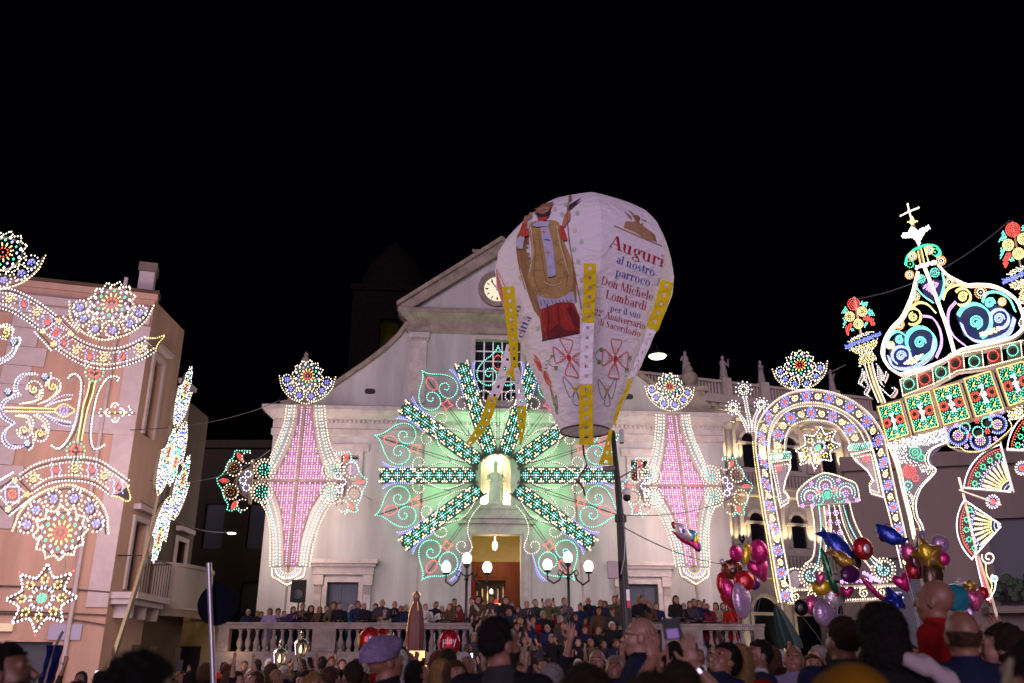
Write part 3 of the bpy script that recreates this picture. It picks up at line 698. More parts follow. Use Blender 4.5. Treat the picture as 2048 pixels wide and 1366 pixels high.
for (xa, ya, xb, yb) in ((831, 1240, 848, 880), (1172, 1240, 1142, 880), (851, 765, 851, 735)): p = WH.part('support_post'); p.rail([(xa, ya), (xb, yb)], 4.5, M_WOODFRAME, smooth=False, o=-0.12); p.build()
for i, ang in enumerate((0, 36, 72, 108, 144, 180, 216, 324)):
    a = math.radians(ang); WH.light(WC[0]+120*math.cos(a), WC[1]-120*math.sin(a), 66, (0.36, 1.0, 0.46), -0.75, 0.4)
# ================================================================ kite towers
def zk(x, y): return (420+x/2.355, 660+y/2.355)
def kite(name, label, mirror):
    l = Lum(name, label, (594, 963) if not mirror else (1366, 973), 35.2 if not mirror else 35.9, 4, 5, br=0.0285, step=5.0, group='kite-shaped light towers flanking the church')
    if not mirror: T0 = lambda p: p
    else:
        def T0(p):
            t = p[1]-963.6; s = p[0]-(594-t*0.103); t2 = t*0.945
            return (1366+t2*0.138-s*0.865, 973.5+t2-s*0.012)
    T = lambda p: T0(zk(*p))
    # purple net field
    p = l.part('net_field', T); M_NET = mat('pale_net_backing', (0.46, 0.28, 0.38), 0.8)
    def inner(y):
        if y < 715: xl = np.interp(y, [360, 440, 540, 640, 700, 715], [420, 410, 380, 330, 292, 285]); xr = np.interp(y, [360, 440, 540, 640, 700, 715], [478, 484, 500, 530, 548, 555])
        else: xl = np.interp(y, [715, 740, 840, 960, 1110], [285, 292, 330, 345, 347]); xr = np.interp(y, [715, 730, 850, 980, 1110], [552, 545, 470, 430, 412])
        return xl, xr
    row = 0; y = 366
    while y < 1106:
        xl, xr = inner(y); axx = np.interp(y, [360, 715, 1110], [447, 410, 370]); kx = -12
        for kx in range(-12, 13):
            x = axx+kx*12.5+(6 if row % 2 else 0)*0
            if xl+5 < x < xr-5 and kx != 0:
                u = (kx % 2 == 0, row % 3)
                col = 'P' if (kx % 2 == 0 and row % 2 == 0) else ('Y' if kx % 2 == 0 and row % 4 == 1 else 'V' if (kx+row) % 3 else 'K')
                if col in 'KV' and row % 2 and kx % 2 == 0: continue
                p.dots([(x, y)], col, 0.8)
        y += 11.5; row += 1
    ys = np.linspace(360, 1110, 40)
    p.sheet([(inner(y)[0], y) for y in ys]+[(inner(y)[1], y) for y in ys[::-1]], M_NET, -0.09)
    p.build()
    p = l.part('frame', T)
    p.rail([(447, 352), (410, 715), (370, 1112)], 5.5, smooth=True, o=0.08); p.rail([(205, 712), (635, 716)], 3.8, smooth=False, o=0.08); p.rail([(283, 1112), (470, 1112)], 3, smooth=False); p.rail([(362, 352), (540, 356)], 3, smooth=False)
    p.rail([(370, 1112), (352, 1320)], 4.5, smooth=False); p.rail([(200, 610), (185, 815)], 5, smooth=False); p.rail([(636, 615), (620, 820)], 5, smooth=False); p.build()
    # four curved borders with scrolls
    UL = ([(362, 360), (350, 440), (320, 520), (285, 600)], [(385, 362), (370, 440), (340, 525), (302, 610), (280, 650)], [(415, 360), (410, 440), (380, 540), (330, 640), (290, 702)], (258, 660), 150)
    UR = ([(540, 360), (547, 440), (566, 540), (602, 612)], [(513, 362), (520, 440), (540, 540), (566, 625)], [(484, 360), (486, 440), (505, 560), (535, 660), (552, 705)], (580, 662), 20)
    LL = ([(240, 815), (270, 870), (284, 960), (284, 1112)], [(262, 790), (285, 850), (305, 930), (314, 1020), (312, 1105)], [(290, 735), (330, 840), (345, 960), (347, 1110)], (244, 764), 200)
    LR = ([(568, 820), (525, 900), (490, 1000), (470, 1112)], [(556, 790), (515, 850), (480, 930), (450, 1020), (440, 1105)], [(545, 728), (470, 850), (430, 980), (412, 1110)], (572, 770), -20)
    for ou, mid, inn, sc, a0 in (UL, UR, LL, LR):
        p = l.part('scroll_border', T)
        def off(P, Q, t): return [((1-t)*a[0]+t*b[0], (1-t)*a[1]+t*b[1]) for a, b in zip(resample(P, 8), resample(Q, 8)[np.linspace(0, len(resample(Q, 8))-1, len(resample(P, 8))).astype(int)])]
        p.line(ou, 'W', 5.4, k=0.85); p.line(mid, 'T', 6.6, k=1.1); p.line(off(ou, mid, 0.55), 'K', 6.6, k=0.9); p.line(off(mid, inn, 0.5), 'K', 6.6, k=0.9)
        p.rail(off(ou, mid, 0.15), 2.6); p.rail(inn, 2.6)
        p.ring(sc[0], sc[1], 23, 'T', n=9, k=0.95); p.ring(sc[0], sc[1], 12, 'T', n=5, k=0.8); p.ring(sc[0], sc[1], 36, 'W', n=14, k=0.85); p.ring(sc[0], sc[1], 50, 'W', n=20, k=0.85)
        p.rail([(sc[0]+43*math.cos(w), sc[1]+43*math.sin(w)) for w in np.linspace(0, 2*math.pi, 16)[:-1]], 1.8, closed=True)
        p.build()
    # bottom shell
    p = l.part('bottom_shell', T)
    for r, c in ((48, 'L'), (36, 'Y'), (60, 'W')): p.ring(368, 1122, r, c, a0=5, a1=175, k=0.85, ry=r*0.75)
    p.line([(292, 1125), (295, 1160), (320, 1175), (345, 1192), (362, 1200), (385, 1190), (410, 1172), (440, 1160), (450, 1122)], 'W', 4.4, k=0.9); p.line([(310, 1140), (325, 1160), (352, 1172), (390, 1165), (425, 1140)], 'W', 4.6, k=0.8)
    p.rail([(288, 1118), (300, 1165), (362, 1205), (438, 1165), (452, 1118)], 1.6, M_WOODFRAME); p.build()
    # side sprays
    def side(mx):
        def TT(q):
            z = (430+q[0]/8.54, 880+q[1]/8.54)
            if mx: z = (594+(594-z[0])*0.93-8, z[1]+3)
            return T0(z)
        p = l.part('side_spray', TT)
        p.rail([(650, 330), (600, 1090)], 4, smooth=False)
        for cx, cy, a in ((425, 290, 60), (155, 695, 0), (330, 1110, -55)):
            ca, sa = math.cos(math.radians(a)), math.sin(math.radians(a))
            for u in np.linspace(-1, 1, 7):
                for v in ((0,) if abs(u) > 0.7 else (-1, 0, 1) if abs(u) < 0.4 else (-0.6, 0.6)): p.dots([(cx+75*u*ca-22*v*sa, cy+75*u*sa+22*v*ca)], 'R', 0.7)
            p.rail([(cx-95*ca, cy-95*sa), (cx-40*sa, cy+40*ca), (cx+95*ca, cy+95*sa), (cx+40*sa, cy-40*ca)], 1.2, closed=True)
        for cx, cy in ((325, 490), (270, 890)):
            p.disc(cx, cy, 62, 'O', k=0.55); p.ring(cx, cy, 132, 'YWC', n=15, k=0.8); p.rail([(cx+112*math.cos(w), cy+112*math.sin(w)) for w in np.linspace(0, 2*math.pi, 14)[:-1]], 1.2, closed=True)
        for cx, cy in ((570, 590), (480, 695), (540, 820)): p.ring(cx, cy, 55, 'C', n=8, k=0.85)
        p.ring(560, 310, 95, 'W', n=9, a0=40, a1=330, k=0.8); p.ring(480, 1110, 95, 'W', n=9, a0=40, a1=330, k=0.8)
        p.line([(600, 190), (500, 190), (420, 190), (350, 190), (320, 300), (240, 370), (190, 500), (120, 605), (40, 660), (60, 760), (110, 830), (165, 1000), (230, 1110), (210, 1190), (300, 1215), (360, 1180), (440, 1240)], 'T', 5.2, k=0.9)
        p.rail([(640, 440), (500, 520), (400, 620), (370, 720), (430, 900), (590, 1000)], 1.6); p.rail([(400, 620), (330, 700), (400, 800)], 1.2)
        p.sheet([(640, 420), (480, 540), (410, 640), (400, 760), (470, 920), (600, 960)], mat('spray_fabric', (0.25, 0.2, 0.26), 0.9), -0.08)
        p.build()
    side(False); side(True)
    # rosette on top
    c0 = T0((615.5, 752.5)); sc = 22.3 if not mirror else 19.5
    rosette(l, affine(c0, (sc, 0.02*sc), (0.06*sc*(-1 if mirror else 1), -sc)), blue='B', k=0.92)
    for y_, e_ in ((830, 40), (890, 95), (963, 170), (1040, 165), (1110, 130)):
        q = T0((594-(y_-963)*0.103, y_)); l.light(q[0], q[1], e_, (1.0, 0.78, 0.74), -0.9, 0.5); l.light(q[0], q[1], e_*0.2, (1.0, 0.66, 0.74), 0.9, 0.5)
    return l
KL = kite('kite_light_tower', 'kite-shaped tower of pink and teal bulbs left of the church wheel', False)
KR = kite('kite_light_tower', 'kite-shaped tower of pink and teal bulbs right of the wheel, behind the black pole', True)
# ================================================================ left light arch in front of the pink building
LA = Lum('light_arch', 'S-curved arch of white and yellow bulbs hanging before the pink corner building', (155, 850), 17.0, 15, 8, br=0.0172, step=6.2)
za = lambda p: (p[0]/4.553, 460+p[1]/4.553)
zb = lambda p: (p[0]/4.879, 640+p[1]/4.879)
zc = lambda p: (p[0]/3.595, 900+p[1]/3.595)
rosette(LA, affine((224, 608), (33.4, 1.6), (6.8, -29.7)), k=1.15)
rosette(LA, affine((6.6, 507), (34, 2), (6.8, -30)), blue='B', k=1.15)
rosette(LA, affine((121.5, 1067), (38, 1), (-6.2, 38.4)), k=1.2)
eight_star(LA, affine((84.3, 1197.6), (70, -2), (12, -67)), name='hanging_star', k=1.15)
def s_band(p, top, bot, motifs, sc):
    p.rail(top, 1.8, M_DKFRAME); p.rail(bot, 1.8, M_DKFRAME)
    p.line([(x, y-16) for x, y in top], 'C', 6.4, k=0.85); p.line([(x, y+17) for x, y in bot], 'C', 6.6, k=0.85)
    p.line([(x, y+22) for x, y in top], 'K', 6.6, k=0.8); p.line([(x, y-22) for x, y in bot], 'W', 6.6, k=0.8)
    for kind, x, y in motifs:
        if kind == 'c':
            p.line(spiral(x, y, 6*sc, 42*sc, 200, 1.4), 'YYW', 5.4, k=0.95); p.rail(spiral(x, y, 12*sc, 46*sc, 220, 1.3), 1.4, M_DKFRAME)
            for q in range(9): p.dots([(x+62*sc*math.cos(q*0.7), y+54*sc*math.sin(q*0.7))], 'K' if q % 2 else 'W', 0.75)
        else:
            p.disc(x, y, 20*sc, 'R', 4.6, k=0.9); p.rail([(x, y-36*sc), (x+30*sc, y), (x, y+36*sc), (x-30*sc, y)], 1.6, M_DKFRAME, smooth=False, closed=True)
            for q in (-1, 1): p.line([(x+q*40*sc, y-58*sc), (x+q*30*sc, y-30*sc), (x+q*46*sc, y), (x+q*30*sc, y+30*sc), (x+q*40*sc, y+58*sc)], 'L', 5.2, k=0.85)
p = LA.part('upper_band', za)
s_band(p, [(-120, 555), (0, 560), (100, 565), (200, 600), (300, 650), (400, 715), (510, 800)], [(-120, 690), (0, 705), (100, 735), (200, 790), (350, 895)], [('c', 90, 640), ('d', 225, 685), ('c', 340, 765), ('d', 437, 850), ('d', -40, 625)], 1.0)
s_band(p, [(665, 985), (780, 1050), (900, 1090), (1000, 1105), (1100, 1095), (1200, 1060), (1320, 1000)], [(515, 1075), (640, 1160), (760, 1220), (880, 1250), (1000, 1255), (1150, 1225), (1300, 1170), (1400, 1110)], [('d', 585, 1035), ('c', 700, 1110), ('d', 820, 1165), ('c', 950, 1180), ('d', 1120, 1165), ('c', 1285, 1100)], 1.0)
p.rail([(540, 805), (695, 960), (490, 1085), (350, 930)], 2.2, M_DKFRAME, smooth=False, closed=True)
p.disc(515, 940, 30, 'R', 4.8); p.line([(515, 885), (590, 915), (520, 1000), (450, 965)], 'L', 5, closed=True, smooth=False, k=0.9); p.line([(520, 850), (640, 940), (510, 1035), (400, 930)], 'K', 6, closed=True, smooth=False, k=0.85)
for x, y in ((540, 830), (390, 930), (645, 950), (485, 1050)): p.disc(x, y, 18, 'Y', 5, k=0.85)
p.line([(320, 940), (470, 1105)], 'C', 5.6, smooth=False, k=0.9); p.line([(580, 800), (715, 935)], 'C', 5.6, smooth=False, k=0.9)
p.line([(1330, 990), (1420, 995), (1500, 970), (1440, 1050), (1420, 1110)], 'Y', 4.8, k=0.85); p.sheet([(1330, 1000), (1480, 980), (1425, 1100), (1390, 1060)], M_DKFRAME, -0.03)
p.build()
p = LA.part('lower_band', zc); sc = 0.86
s_band(p, [(150, 195), (250, 130), (380, 90), (540, 70), (700, 90), (820, 160), (930, 240)], [(235, 300), (330, 240), (420, 215), (540, 210), (650, 225), (720, 260), (780, 305)], [('c', 245, 215), ('d', 405, 150), ('c', 545, 145), ('d', 665, 150), ('c', 755, 195), ('d', 852, 268)], 0.82)
p.rail([(115, 190), (235, 315), (60, 465), (-70, 330)], 2.2, M_DKFRAME, smooth=False, closed=True)
p.disc(90, 325, 26, 'R', 4.8); p.line([(40, 270), (140, 270), (140, 385), (45, 380)], 'L', 5, closed=True, smooth=False); p.line([(95, 230), (190, 320), (70, 420), (-10, 320)], 'K', 6, closed=True, smooth=False, k=0.85)
for x, y in ((112, 222), (200, 325), (60, 432)): p.disc(x, y, 16, 'Y', 5, k=0.85)
p.line([(-60, 260), (0, 225), (95, 170)], 'C', 5.6, smooth=False); p.line([(75, 475), (240, 345)], 'C', 5.6, smooth=False)
p.line([(810, 335), (860, 345), (910, 375), (940, 350), (915, 260)], 'Y', 4.8, k=0.85); p.sheet([(800, 320), (930, 355), (915, 260), (850, 310)], M_DKFRAME, -0.03)
p.build()
p = LA.part('column', zb)
lc = [(670, 575), (700, 545), (745, 540), (790, 590), (792, 700), (765, 880), (725, 1050), (655, 1190), (575, 1265), (510, 1235)]; rc = [(1150, 600), (1160, 570), (1090, 560), (1030, 600), (960, 720), (920, 880), (893, 1050), (893, 1190), (930, 1270), (1020, 1230)]
p.line(lc, 'C', 5.6, k=1.0); p.line(rc, 'C', 5.6, k=1.0); p.rail([(x+22, y) for x, y in lc], 1.8, M_DKFRAME); p.rail([(x-18, y) for x, y in rc], 1.8, M_DKFRAME)
for off in (0, 52):
    q = [(880+off, 610), (858+off, 720), (815+off, 850), (800+off*0.8, 950), (760+off*0.75, 1180)]; p.line(q, 'Y', 3.0, k=0.8)
p.rail([(906, 600), (842, 850), (785, 1190)], 4, M_DKFRAME)
for cx, cy in ((925, 520), (742, 1285)):
    p.disc(cx, cy, 50, 'R', 5.4, k=0.95); p.ring(cx, cy, 88, 'G', n=14, k=0.95)
    p.rail([(cx-70, cy), (cx+70, cy)], 2.4, M_DKFRAME, smooth=False); p.rail([(cx, cy-70), (cx, cy+70)], 2.4, M_DKFRAME, smooth=False)
p.rail([(1010, -330), (925, 520), (742, 1285), (570, 2900)], 2.2, M_WOODFRAME, o=-0.09)
p.build()
p = LA.part('small_flower', zb)
for q in range(4): cx = 1125+55*math.cos(q*math.pi/2); cy = 913+55*math.sin(q*math.pi/2); p.dots([(cx, cy)], 'Y', 1.2); p.ring(cx, cy, 36, 'C', n=6, a0=q*90-90, a1=q*90+90, k=0.85)
p.dots([(1025, 910), (1235, 912), (1125, 913)], 'Y', 1.2); p.dots([(985, 880), (970, 915), (985, 945), (1260, 855), (1275, 885), (1290, 915), (1265, 935)], 'C', 0.9); p.rail([(950, 913), (1320, 913)], 1.4, M_DKFRAME, smooth=False); p.build()
p = LA.part('palmette', zb)
p.line([(50, 862), (540, 876)], 'Y', 4.6, smooth=False, k=0.85); p.line([(50, 900), (540, 906)], 'YW', 4.6, smooth=False, k=0.85); p.rail([(30, 882), (560, 892)], 1.6, M_DKFRAME, smooth=False)
p.disc(625, 893, 38, 'B', 5, k=1.05); p.line([(545, 893), (620, 830), (690, 860), (735, 893), (690, 925), (620, 955)], 'Y', 5, closed=True, k=0.9)
for P_ in ([(20, 880), (60, 812), (150, 770), (205, 745)], [(205, 740), (172, 680), (188, 605), (255, 553), (370, 545)], [(20, 880), (55, 950), (140, 1005)], [(145, 1020), (62, 1090), (58, 1180), (130, 1242), (230, 1240)], [(-20, 415), (80, 385), (150, 320), (160, 270)]):
    p.line(P_, 'L', 5.2, k=0.95); p.line([(x*1.0-26, y-14) if y < 880 else (x-26, y+16) for x, y in P_], 'C', 6, k=0.8); p.rail([(x-12, y) for x, y in P_], 1.8, M_DKFRAME)
for cx, cy, a0, fl, tail in ((335, 680, 180, 1, [(200, 830), (300, 815), (380, 780), (395, 700)]), (520, 650, 180, 1, [(380, 830), (470, 790), (550, 720), (560, 660)]), (240, 1085, 180, -1, [(160, 945), (260, 960), (300, 1020), (290, 1085)]), (395, 1120, 180, -1, [(340, 940), (420, 990), (455, 1060), (440, 1120)]), (60, 130, 90, 1, [(-20, 90), (40, 80), (95, 110)])):
    p.line(spiral(cx, cy, 8, 46, a0, 1.1*fl), 'Y', 5, k=0.95); p.line(tail, 'Y', 5.2, k=0.9); p.line(spiral(cx, cy, 70, 82, a0, 0.7*fl), 'C', 6, k=0.85); p.line([(x+30, y-10) for x, y in tail], 'C', 6, k=0.8); p.rail(spiral(cx, cy, 24, 58, a0, 1.0*fl), 1.6, M_DKFRAME)
for x, y in ((440, 560), (270, 1210), (137, 215), (80, 705)): p.sheet([(x, y-48), (x+48, y), (x, y+48), (x-48, y)], M_DKFRAME, -0.02); p.disc(x, y, 22, 'L', 4.6); p.line([(x+60, y-30), (x+56, y+30), (x+20, y+66)], 'C', 5.5, k=0.85)
for q in (-1, 1): p.line([(470, 893+q*60), (560, 893+q*120), (640, 893+q*150), (710, 893+q*150)], 'L', 5.4, k=0.85); p.line([(450, 893+q*40), (560, 893+q*85), (690, 893+q*115)], 'C', 5.6, k=0.85); p.rail([(460, 893+q*50), (560, 893+q*105), (700, 893+q*135)], 1.6, M_DKFRAME)
p.line([(-20, 70), (60, 72), (130, 120), (120, 180), (190, 185), (205, 215), (170, 290), (110, 380), (0, 440)], 'C', 6, k=0.9)
p.build()
for x, y, e_ in ((60, 620, 380), (200, 700, 380), (120, 830, 300), (200, 940, 200), (120, 1060, 170), (85, 1195, 60)): LA.light(x, y, e_*1.1, (1.0, 0.76, 0.68), -1.6, 0.4)
for x, y, e_ in ((120, 830, 40), (120, 1060, 30)): LA.light(x, y, e_, (1.0, 0.76, 0.7), 1.0, 0.4)
# ---------------------------------------------------------------- arch seen edge-on at the street corner
EA = Lum('light_arch', 'overexposed light arch seen almost edge-on at the side street corner', (340, 930), 24.0, 97, 6, br=0.026, step=5.0)
for cx, cy, u, fl, b_ in ((368, 778, 32, 1, 'L'), (334, 905, 34, 1, 'L'), (347, 925, 33, -1, 'L'), (363, 958, 33, 1, 'B'), (314, 1078, 34, -1, 'L')):
    rosette(EA, affine((cx, cy), (5.2, 2.6), (0.26*u*fl, -u*fl)), blue=b_, k=0.68, yc='C')
p = EA.part('green_flower'); p.disc(349, 905, 6, 'G', 4); p.disc(344, 945, 6, 'G', 4); p.disc(347, 925, 4, 'R', 4); p.build()
p = EA.part('mast'); p.rail([(352, 850), (306, 1090), (222, 1366)], 5.5, mat('gilded_mast', (0.16, 0.12, 0.07), 0.6, noise=0.2), o=-0.1); p.rail([(368, 845), (352, 860), (330, 1000)], 2, M_DKFRAME, o=-0.05); p.build()
for x, y, e_ in ((365, 790, 14), (340, 930, 18), (312, 1080, 16)): EA.light(x, y, e_, (1.0, 0.72, 0.5), 0.5, 0.4)
EA.light(330, 960, 40, (0.95, 0.72, 0.75), -0.6, 0.4)
# ================================================================ horseshoe arch on the right
RA = Lum('light_arch', 'horseshoe light arch with blue eye motifs before the columned palazzo', (1640, 950), 24.0, -22, 9, br=0.0205, step=5.0)
zr = lambda p: (1440+p[0]/2.44, 680+p[1]/2.44)
zs = lambda p: (1580+p[0]/3.503, 830+p[1]/3.503)
OUT = [(300, 1280), (285, 1210), (250, 1000), (215, 800), (185, 600), (175, 500), (185, 420), (215, 360), (265, 305), (330, 265), (400, 247), (470, 245), (560, 262), (640, 295), (710, 345), (760, 400), (800, 470), (820, 560), (845, 680), (862, 760), (905, 950), (940, 1120)]
INN = [(355, 1270), (342, 1190), (300, 960), (270, 800), (245, 640), (235, 520), (245, 440), (275, 375), (330, 335), (400, 310), (470, 308), (540, 322), (610, 355), (670, 400), (715, 455), (740, 520), (770, 620), (800, 760), (830, 870), (860, 1000), (885, 1110)]
p = RA.part('outer_band', zr); band(p, OUT, INN, 40, 0, k=0.95, estep=4.4); p.rail([(x-4, y) for x, y in OUT], 2.8); p.rail([(x+2, y+4) for x, y in INN], 2.8)
p.line([(x-14, y) for x, y in OUT[:6]], 'Y', 3.2, k=0.7); p.build()
p = RA.part('inner_band', zr)
band(p, [(240, 545), (250, 460), (285, 390), (340, 345), (400, 328), (470, 325), (540, 340), (605, 370), (660, 420), (695, 470), (706, 500)], [(315, 545), (320, 480), (345, 430), (385, 405), (430, 395), (480, 395), (540, 405), (585, 435), (620, 480), (635, 515)], 11, 1, k=0.95, estep=4.4)
p.rail([(320, 545), (326, 480), (350, 436), (430, 402), (540, 412), (616, 484), (630, 518)], 2.4); p.build()
for cap, con, rr in (([(240, 560), (345, 545), (348, 580), (242, 593)], [(250, 600), (343, 587), (345, 625), (322, 680), (310, 740), (338, 768), (334, 795), (297, 820)], (287, 627, 11)), ([(620, 515), (740, 497), (745, 530), (628, 545)], [(640, 560), (660, 590), (720, 640), (750, 690), (730, 715), (735, 750), (800, 770), (745, 540)], (713, 580, 15))):
    p = RA.part('capital', zr); p.fill(cap, 'TTC', 4.2, k=0.8, jitter=0.08); p.rail(cap, 2, smooth=False, closed=True); p.build()
    p = RA.part('console', zr); p.line(con, 'W', 4.4, closed=True, smooth=False, k=0.9); cx = sum(a for a, b in con)/len(con); cy = sum(b for a, b in con)/len(con)
    p.line([(cx+(x-cx)*0.72, cy+(y-cy)*0.82) for x, y in con], 'W', 5, closed=True, smooth=False, k=0.7); p.sheet(con, mat('lilac_fabric', (0.34, 0.3, 0.36), 0.9, noise=0.5, scale=20), -0.08)
    p.ring(rr[0], rr[1], rr[2]*1.15, 'R', n=11, k=0.8); p.ring(rr[0], rr[1], rr[2]*0.5, 'R', n=5, k=0.7); p.build()
rosette(RA, affine((1600, 731), (21.8, -3.2), (-2.5, -20.3)), blue='L', k=0.95)
eight_star(RA, affine((1636, 897), (44, -6), (6, -42)), name='hanging_star', k=0.95)
p = RA.part('hanging_rod', zr); p.rail([(425, 245), (470, 460), (500, 640)], 2.2, smooth=False, o=-0.05); p.dots([(455, 435), (497, 635)], 'R', 0.9); p.build()
p = RA.part('shell_panel', zs)
for cx, cy in ((145, 575), (250, 500), (392, 548)):
    p.ring(cx, cy, 66, 'A', a0=150, a1=390, k=0.85); p.ring(cx, cy, 44, 'W', n=12, a0=150, a1=390, k=0.8); p.disc(cx, cy+6, 18, 'P', 4.4, k=0.85)
for cx, cy, r in ((262, 555, 34), (200, 598, 36), (345, 580, 36)): p.ring(cx, cy, r, 'G', n=13, k=0.85)
p.disc(262, 560, 16, 'G', 4); p.disc(200, 540, 16, 'R', 4); p.disc(315, 527, 16, 'R', 4)
for cx, cy in ((150, 485), (340, 462), (90, 640), (470, 600), (160, 640), (400, 605)): p.disc(cx, cy, 12, 'P', 4, k=0.8)
ol = [(62, 640), (50, 550), (110, 480), (170, 440), (240, 410), (320, 425), (400, 455), (465, 490), (490, 600)]; p.line(ol, 'W', 4.4, k=0.85)
p.sheet(ol+[(280, 640)], mat('dark_lilac_fabric', (0.22, 0.18, 0.24), 0.9, noise=0.3), -0.08); p.rail(ol+[(280, 625), (62, 640)], 1.8, smooth=False); p.build()
p = RA.part('bell_skirt', zs)
for q, c, r1 in (([(150, 640), (170, 760), (175, 900), (160, 1000), (110, 1045)], 'W', 1), ([(205, 650), (218, 800), (213, 950), (192, 1060), (160, 1110)], 'A', 0), ([(240, 650), (255, 800), (250, 950), (225, 1090)], 'W', 0), ([(418, 620), (450, 740), (505, 860), (565, 980), (640, 1040)], 'W', 1), ([(375, 640), (420, 780), (495, 915), (590, 1040), (640, 1080)], 'A', 0), ([(345, 640), (385, 790), (460, 940), (560, 1070)], 'W', 0), ([(310, 640), (345, 780), (400, 900)], 'W', 0), ([(272, 640), (285, 760), (290, 900)], 'W', 0)):
    p.line(q, c, 4.8 if c == 'W' else 4.4, k=0.85)
    if r1: p.rail(q, 2.4)
p.rail([(235, 640), (240, 900), (205, 1090)], 2); p.rail([(355, 640), (420, 830), (570, 1080)], 2)
for cx, cy in ((268, 690), (282, 758), (322, 690), (336, 757), (352, 828), (300, 830)): p.disc(cx, cy, 16, 'P', 4.2, k=0.85)
for cx, cy, a in ((150, 1130, 0), (655, 1090, 0)): p.ring(cx, cy, 36, 'A', n=10, a0=-20, a1=280); p.ring(cx, cy, 20, 'A', n=6, k=0.8); p.ring(cx, cy, 62, 'W', n=18, k=0.85); p.ring(cx, cy, 84, 'W', n=20, k=0.85); p.rail([(cx+73*math.cos(w), cy+73*math.sin(w)) for w in np.linspace(0, 6.283, 16)[:-1]], 1.8, closed=True)
for i in range(8): p.disc(365+i*34, 1172-i*2, 11, 'P', 4, k=0.8)
for i in range(6): p.disc(520+i*22, 1110+i*12, 10, 'P', 4, k=0.8)
p.rail([(-20, 1222), (790, 1185)], 4, smooth=False); p.rail([(-20, 1330), (790, 1290)], 3, smooth=False); p.line([(-20, 1235), (790, 1200)], 'W', 5, smooth=False, k=0.85); p.line([(-10, 1318), (790, 1280)], 'W', 5, smooth=False, k=0.85)
for cx in (40, 160, 290, 400, 520, 640): p.line(spiral(cx, 1275-cx*0.05, 8, 36, 120, 1.4), 'WWY', 4.6, k=0.85)
p.build()
p = RA.part('half_moon', zr); p.ring(365, 1165, 48, 'W', a0=90, a1=290, k=0.85); p.sheet([(365+30*math.cos(w), 1165+42*math.sin(w)) for w in np.linspace(0, 6.283, 18)[:-1]], mat('lilac_fabric', (0.34, 0.3, 0.36)), -0.05); p.build()
p = RA.part('flower_stand', zr)
for cx, cy, r in ((117, 245, 34), (65, 333, 30), (202, 318, 29)):
    p.ring(cx, cy, r*0.42, 'W', n=9, k=0.8); p.ring(cx, cy, r*0.72, 'C', n=13, k=0.8); p.ring(cx, cy, r*0.72, 'C', n=13, k=0.8)
    for i in range(11): w = 2*math.pi*i/11; p.dots([(cx+r*1.15*math.cos(w), cy+r*1.15*math.sin(w))], 'C', 0.85)
for q in ([(122, 280), (135, 350), (152, 430)], [(85, 355), (115, 395), (138, 450)], [(190, 345), (170, 390), (163, 450)]): p.rail(q, 3.4); p.line([(x-7, y) for x, y in q], 'C', 4.4, k=0.75); p.line([(x+7, y) for x, y in q], 'C', 4.4, k=0.75)
p.rail([(152, 430), (185, 620), (240, 900), (300, 1290), (320, 1480)], 4, smooth=False, o=-0.1); p.build()
for x, y, e_ in ((1530, 880, 7), (1620, 800, 9), (1640, 1000, 10), (1560, 1120, 8), (1750, 950, 8), (1680, 1130, 8)): RA.light(x, y, e_, (1.0, 0.82, 0.62), 0.6, 0.35)
for x, y, e_ in ((1560, 820, 150), (1700, 830, 150), (1560, 1050, 110), (1700, 1050, 110)): RA.light(x, y, e_, (1.0, 0.80, 0.80), -1.5, 0.35)
# ================================================================ the big crowned arch on the far right
BA = Lum('light_arch', 'tall crowned light arch topped by a lily and cross at the right edge', (1880, 850), 15.5, -38, 10, br=0.0128, step=4.6)
zA = lambda p: (1740+p[0]/6.649, 700+p[1]/6.649)
zB = lambda p: (1740+p[0]/3.795, 400+p[1]/3.795)
zC = lambda p: (1760+p[0]/5.694, 860+p[1]/5.694)
zD = lambda p: (1880+p[0]/7.589, 820+p[1]/7.589)
M_NAVY = mat('navy_backing', (0.012, 0.012, 0.09), 0.7)
p = BA.part('crown', zB); p.k = 1.3
LO = [(225, 1325), (150, 1280), (100, 1200), (95, 1130), (120, 1050), (170, 970), (240, 895), (288, 800), (320, 720), (345, 620), (362, 555)]
RO = [(520, 505), (580, 570), (650, 610), (740, 648), (830, 645), (930, 655), (1030, 700), (1110, 770), (1158, 880), (1165, 960), (1120, 1022), (1040, 1062), (880, 1102), (700, 1140)]
for q in (LO, RO, [(225, 1330), (440, 1270), (620, 1190), (700, 1140), (880, 1100)]):
    p.line(q, 'W', 3.0, k=1.0); p.line([(x+14, y+3) for x, y in q], 'W', 3.2, k=0.95); p.rail([(x+7, y+1) for x, y in q], 5, M_WOODFRAME)
ax_ = [(415, 530), (470, 670), (530, 830), (590, 1000), (640, 1180)]
p.line(ax_, 'W', 3.0); p.line([(x+16, y-4) for x, y in ax_], 'W', 3.0); p.rail([(x+8, y-2) for x, y in ax_], 5)
def fat(q, c, n=3, d=13, st=3.4, k=0.9):
    for j in range(n): o_ = (j-(n-1)/2)*d; p.line([(x+o_*0.7, y+o_*0.7) for x, y in q], c, st, k=k)
p.sheet([(150, 1240), (130, 1100), (200, 1000), (330, 960), (450, 970), (500, 1060), (470, 1190), (350, 1270), (240, 1290)], M_NAVY, -0.06); p.sheet([(640, 850), (760, 790), (880, 760), (1000, 800), (1090, 880), (1090, 970), (980, 1050), (820, 1070), (700, 1010)], M_NAVY, -0.06); p.sheet([(375, 620), (480, 590), (550, 600), (545, 700), (490, 770), (410, 720)], M_NAVY, -0.06)
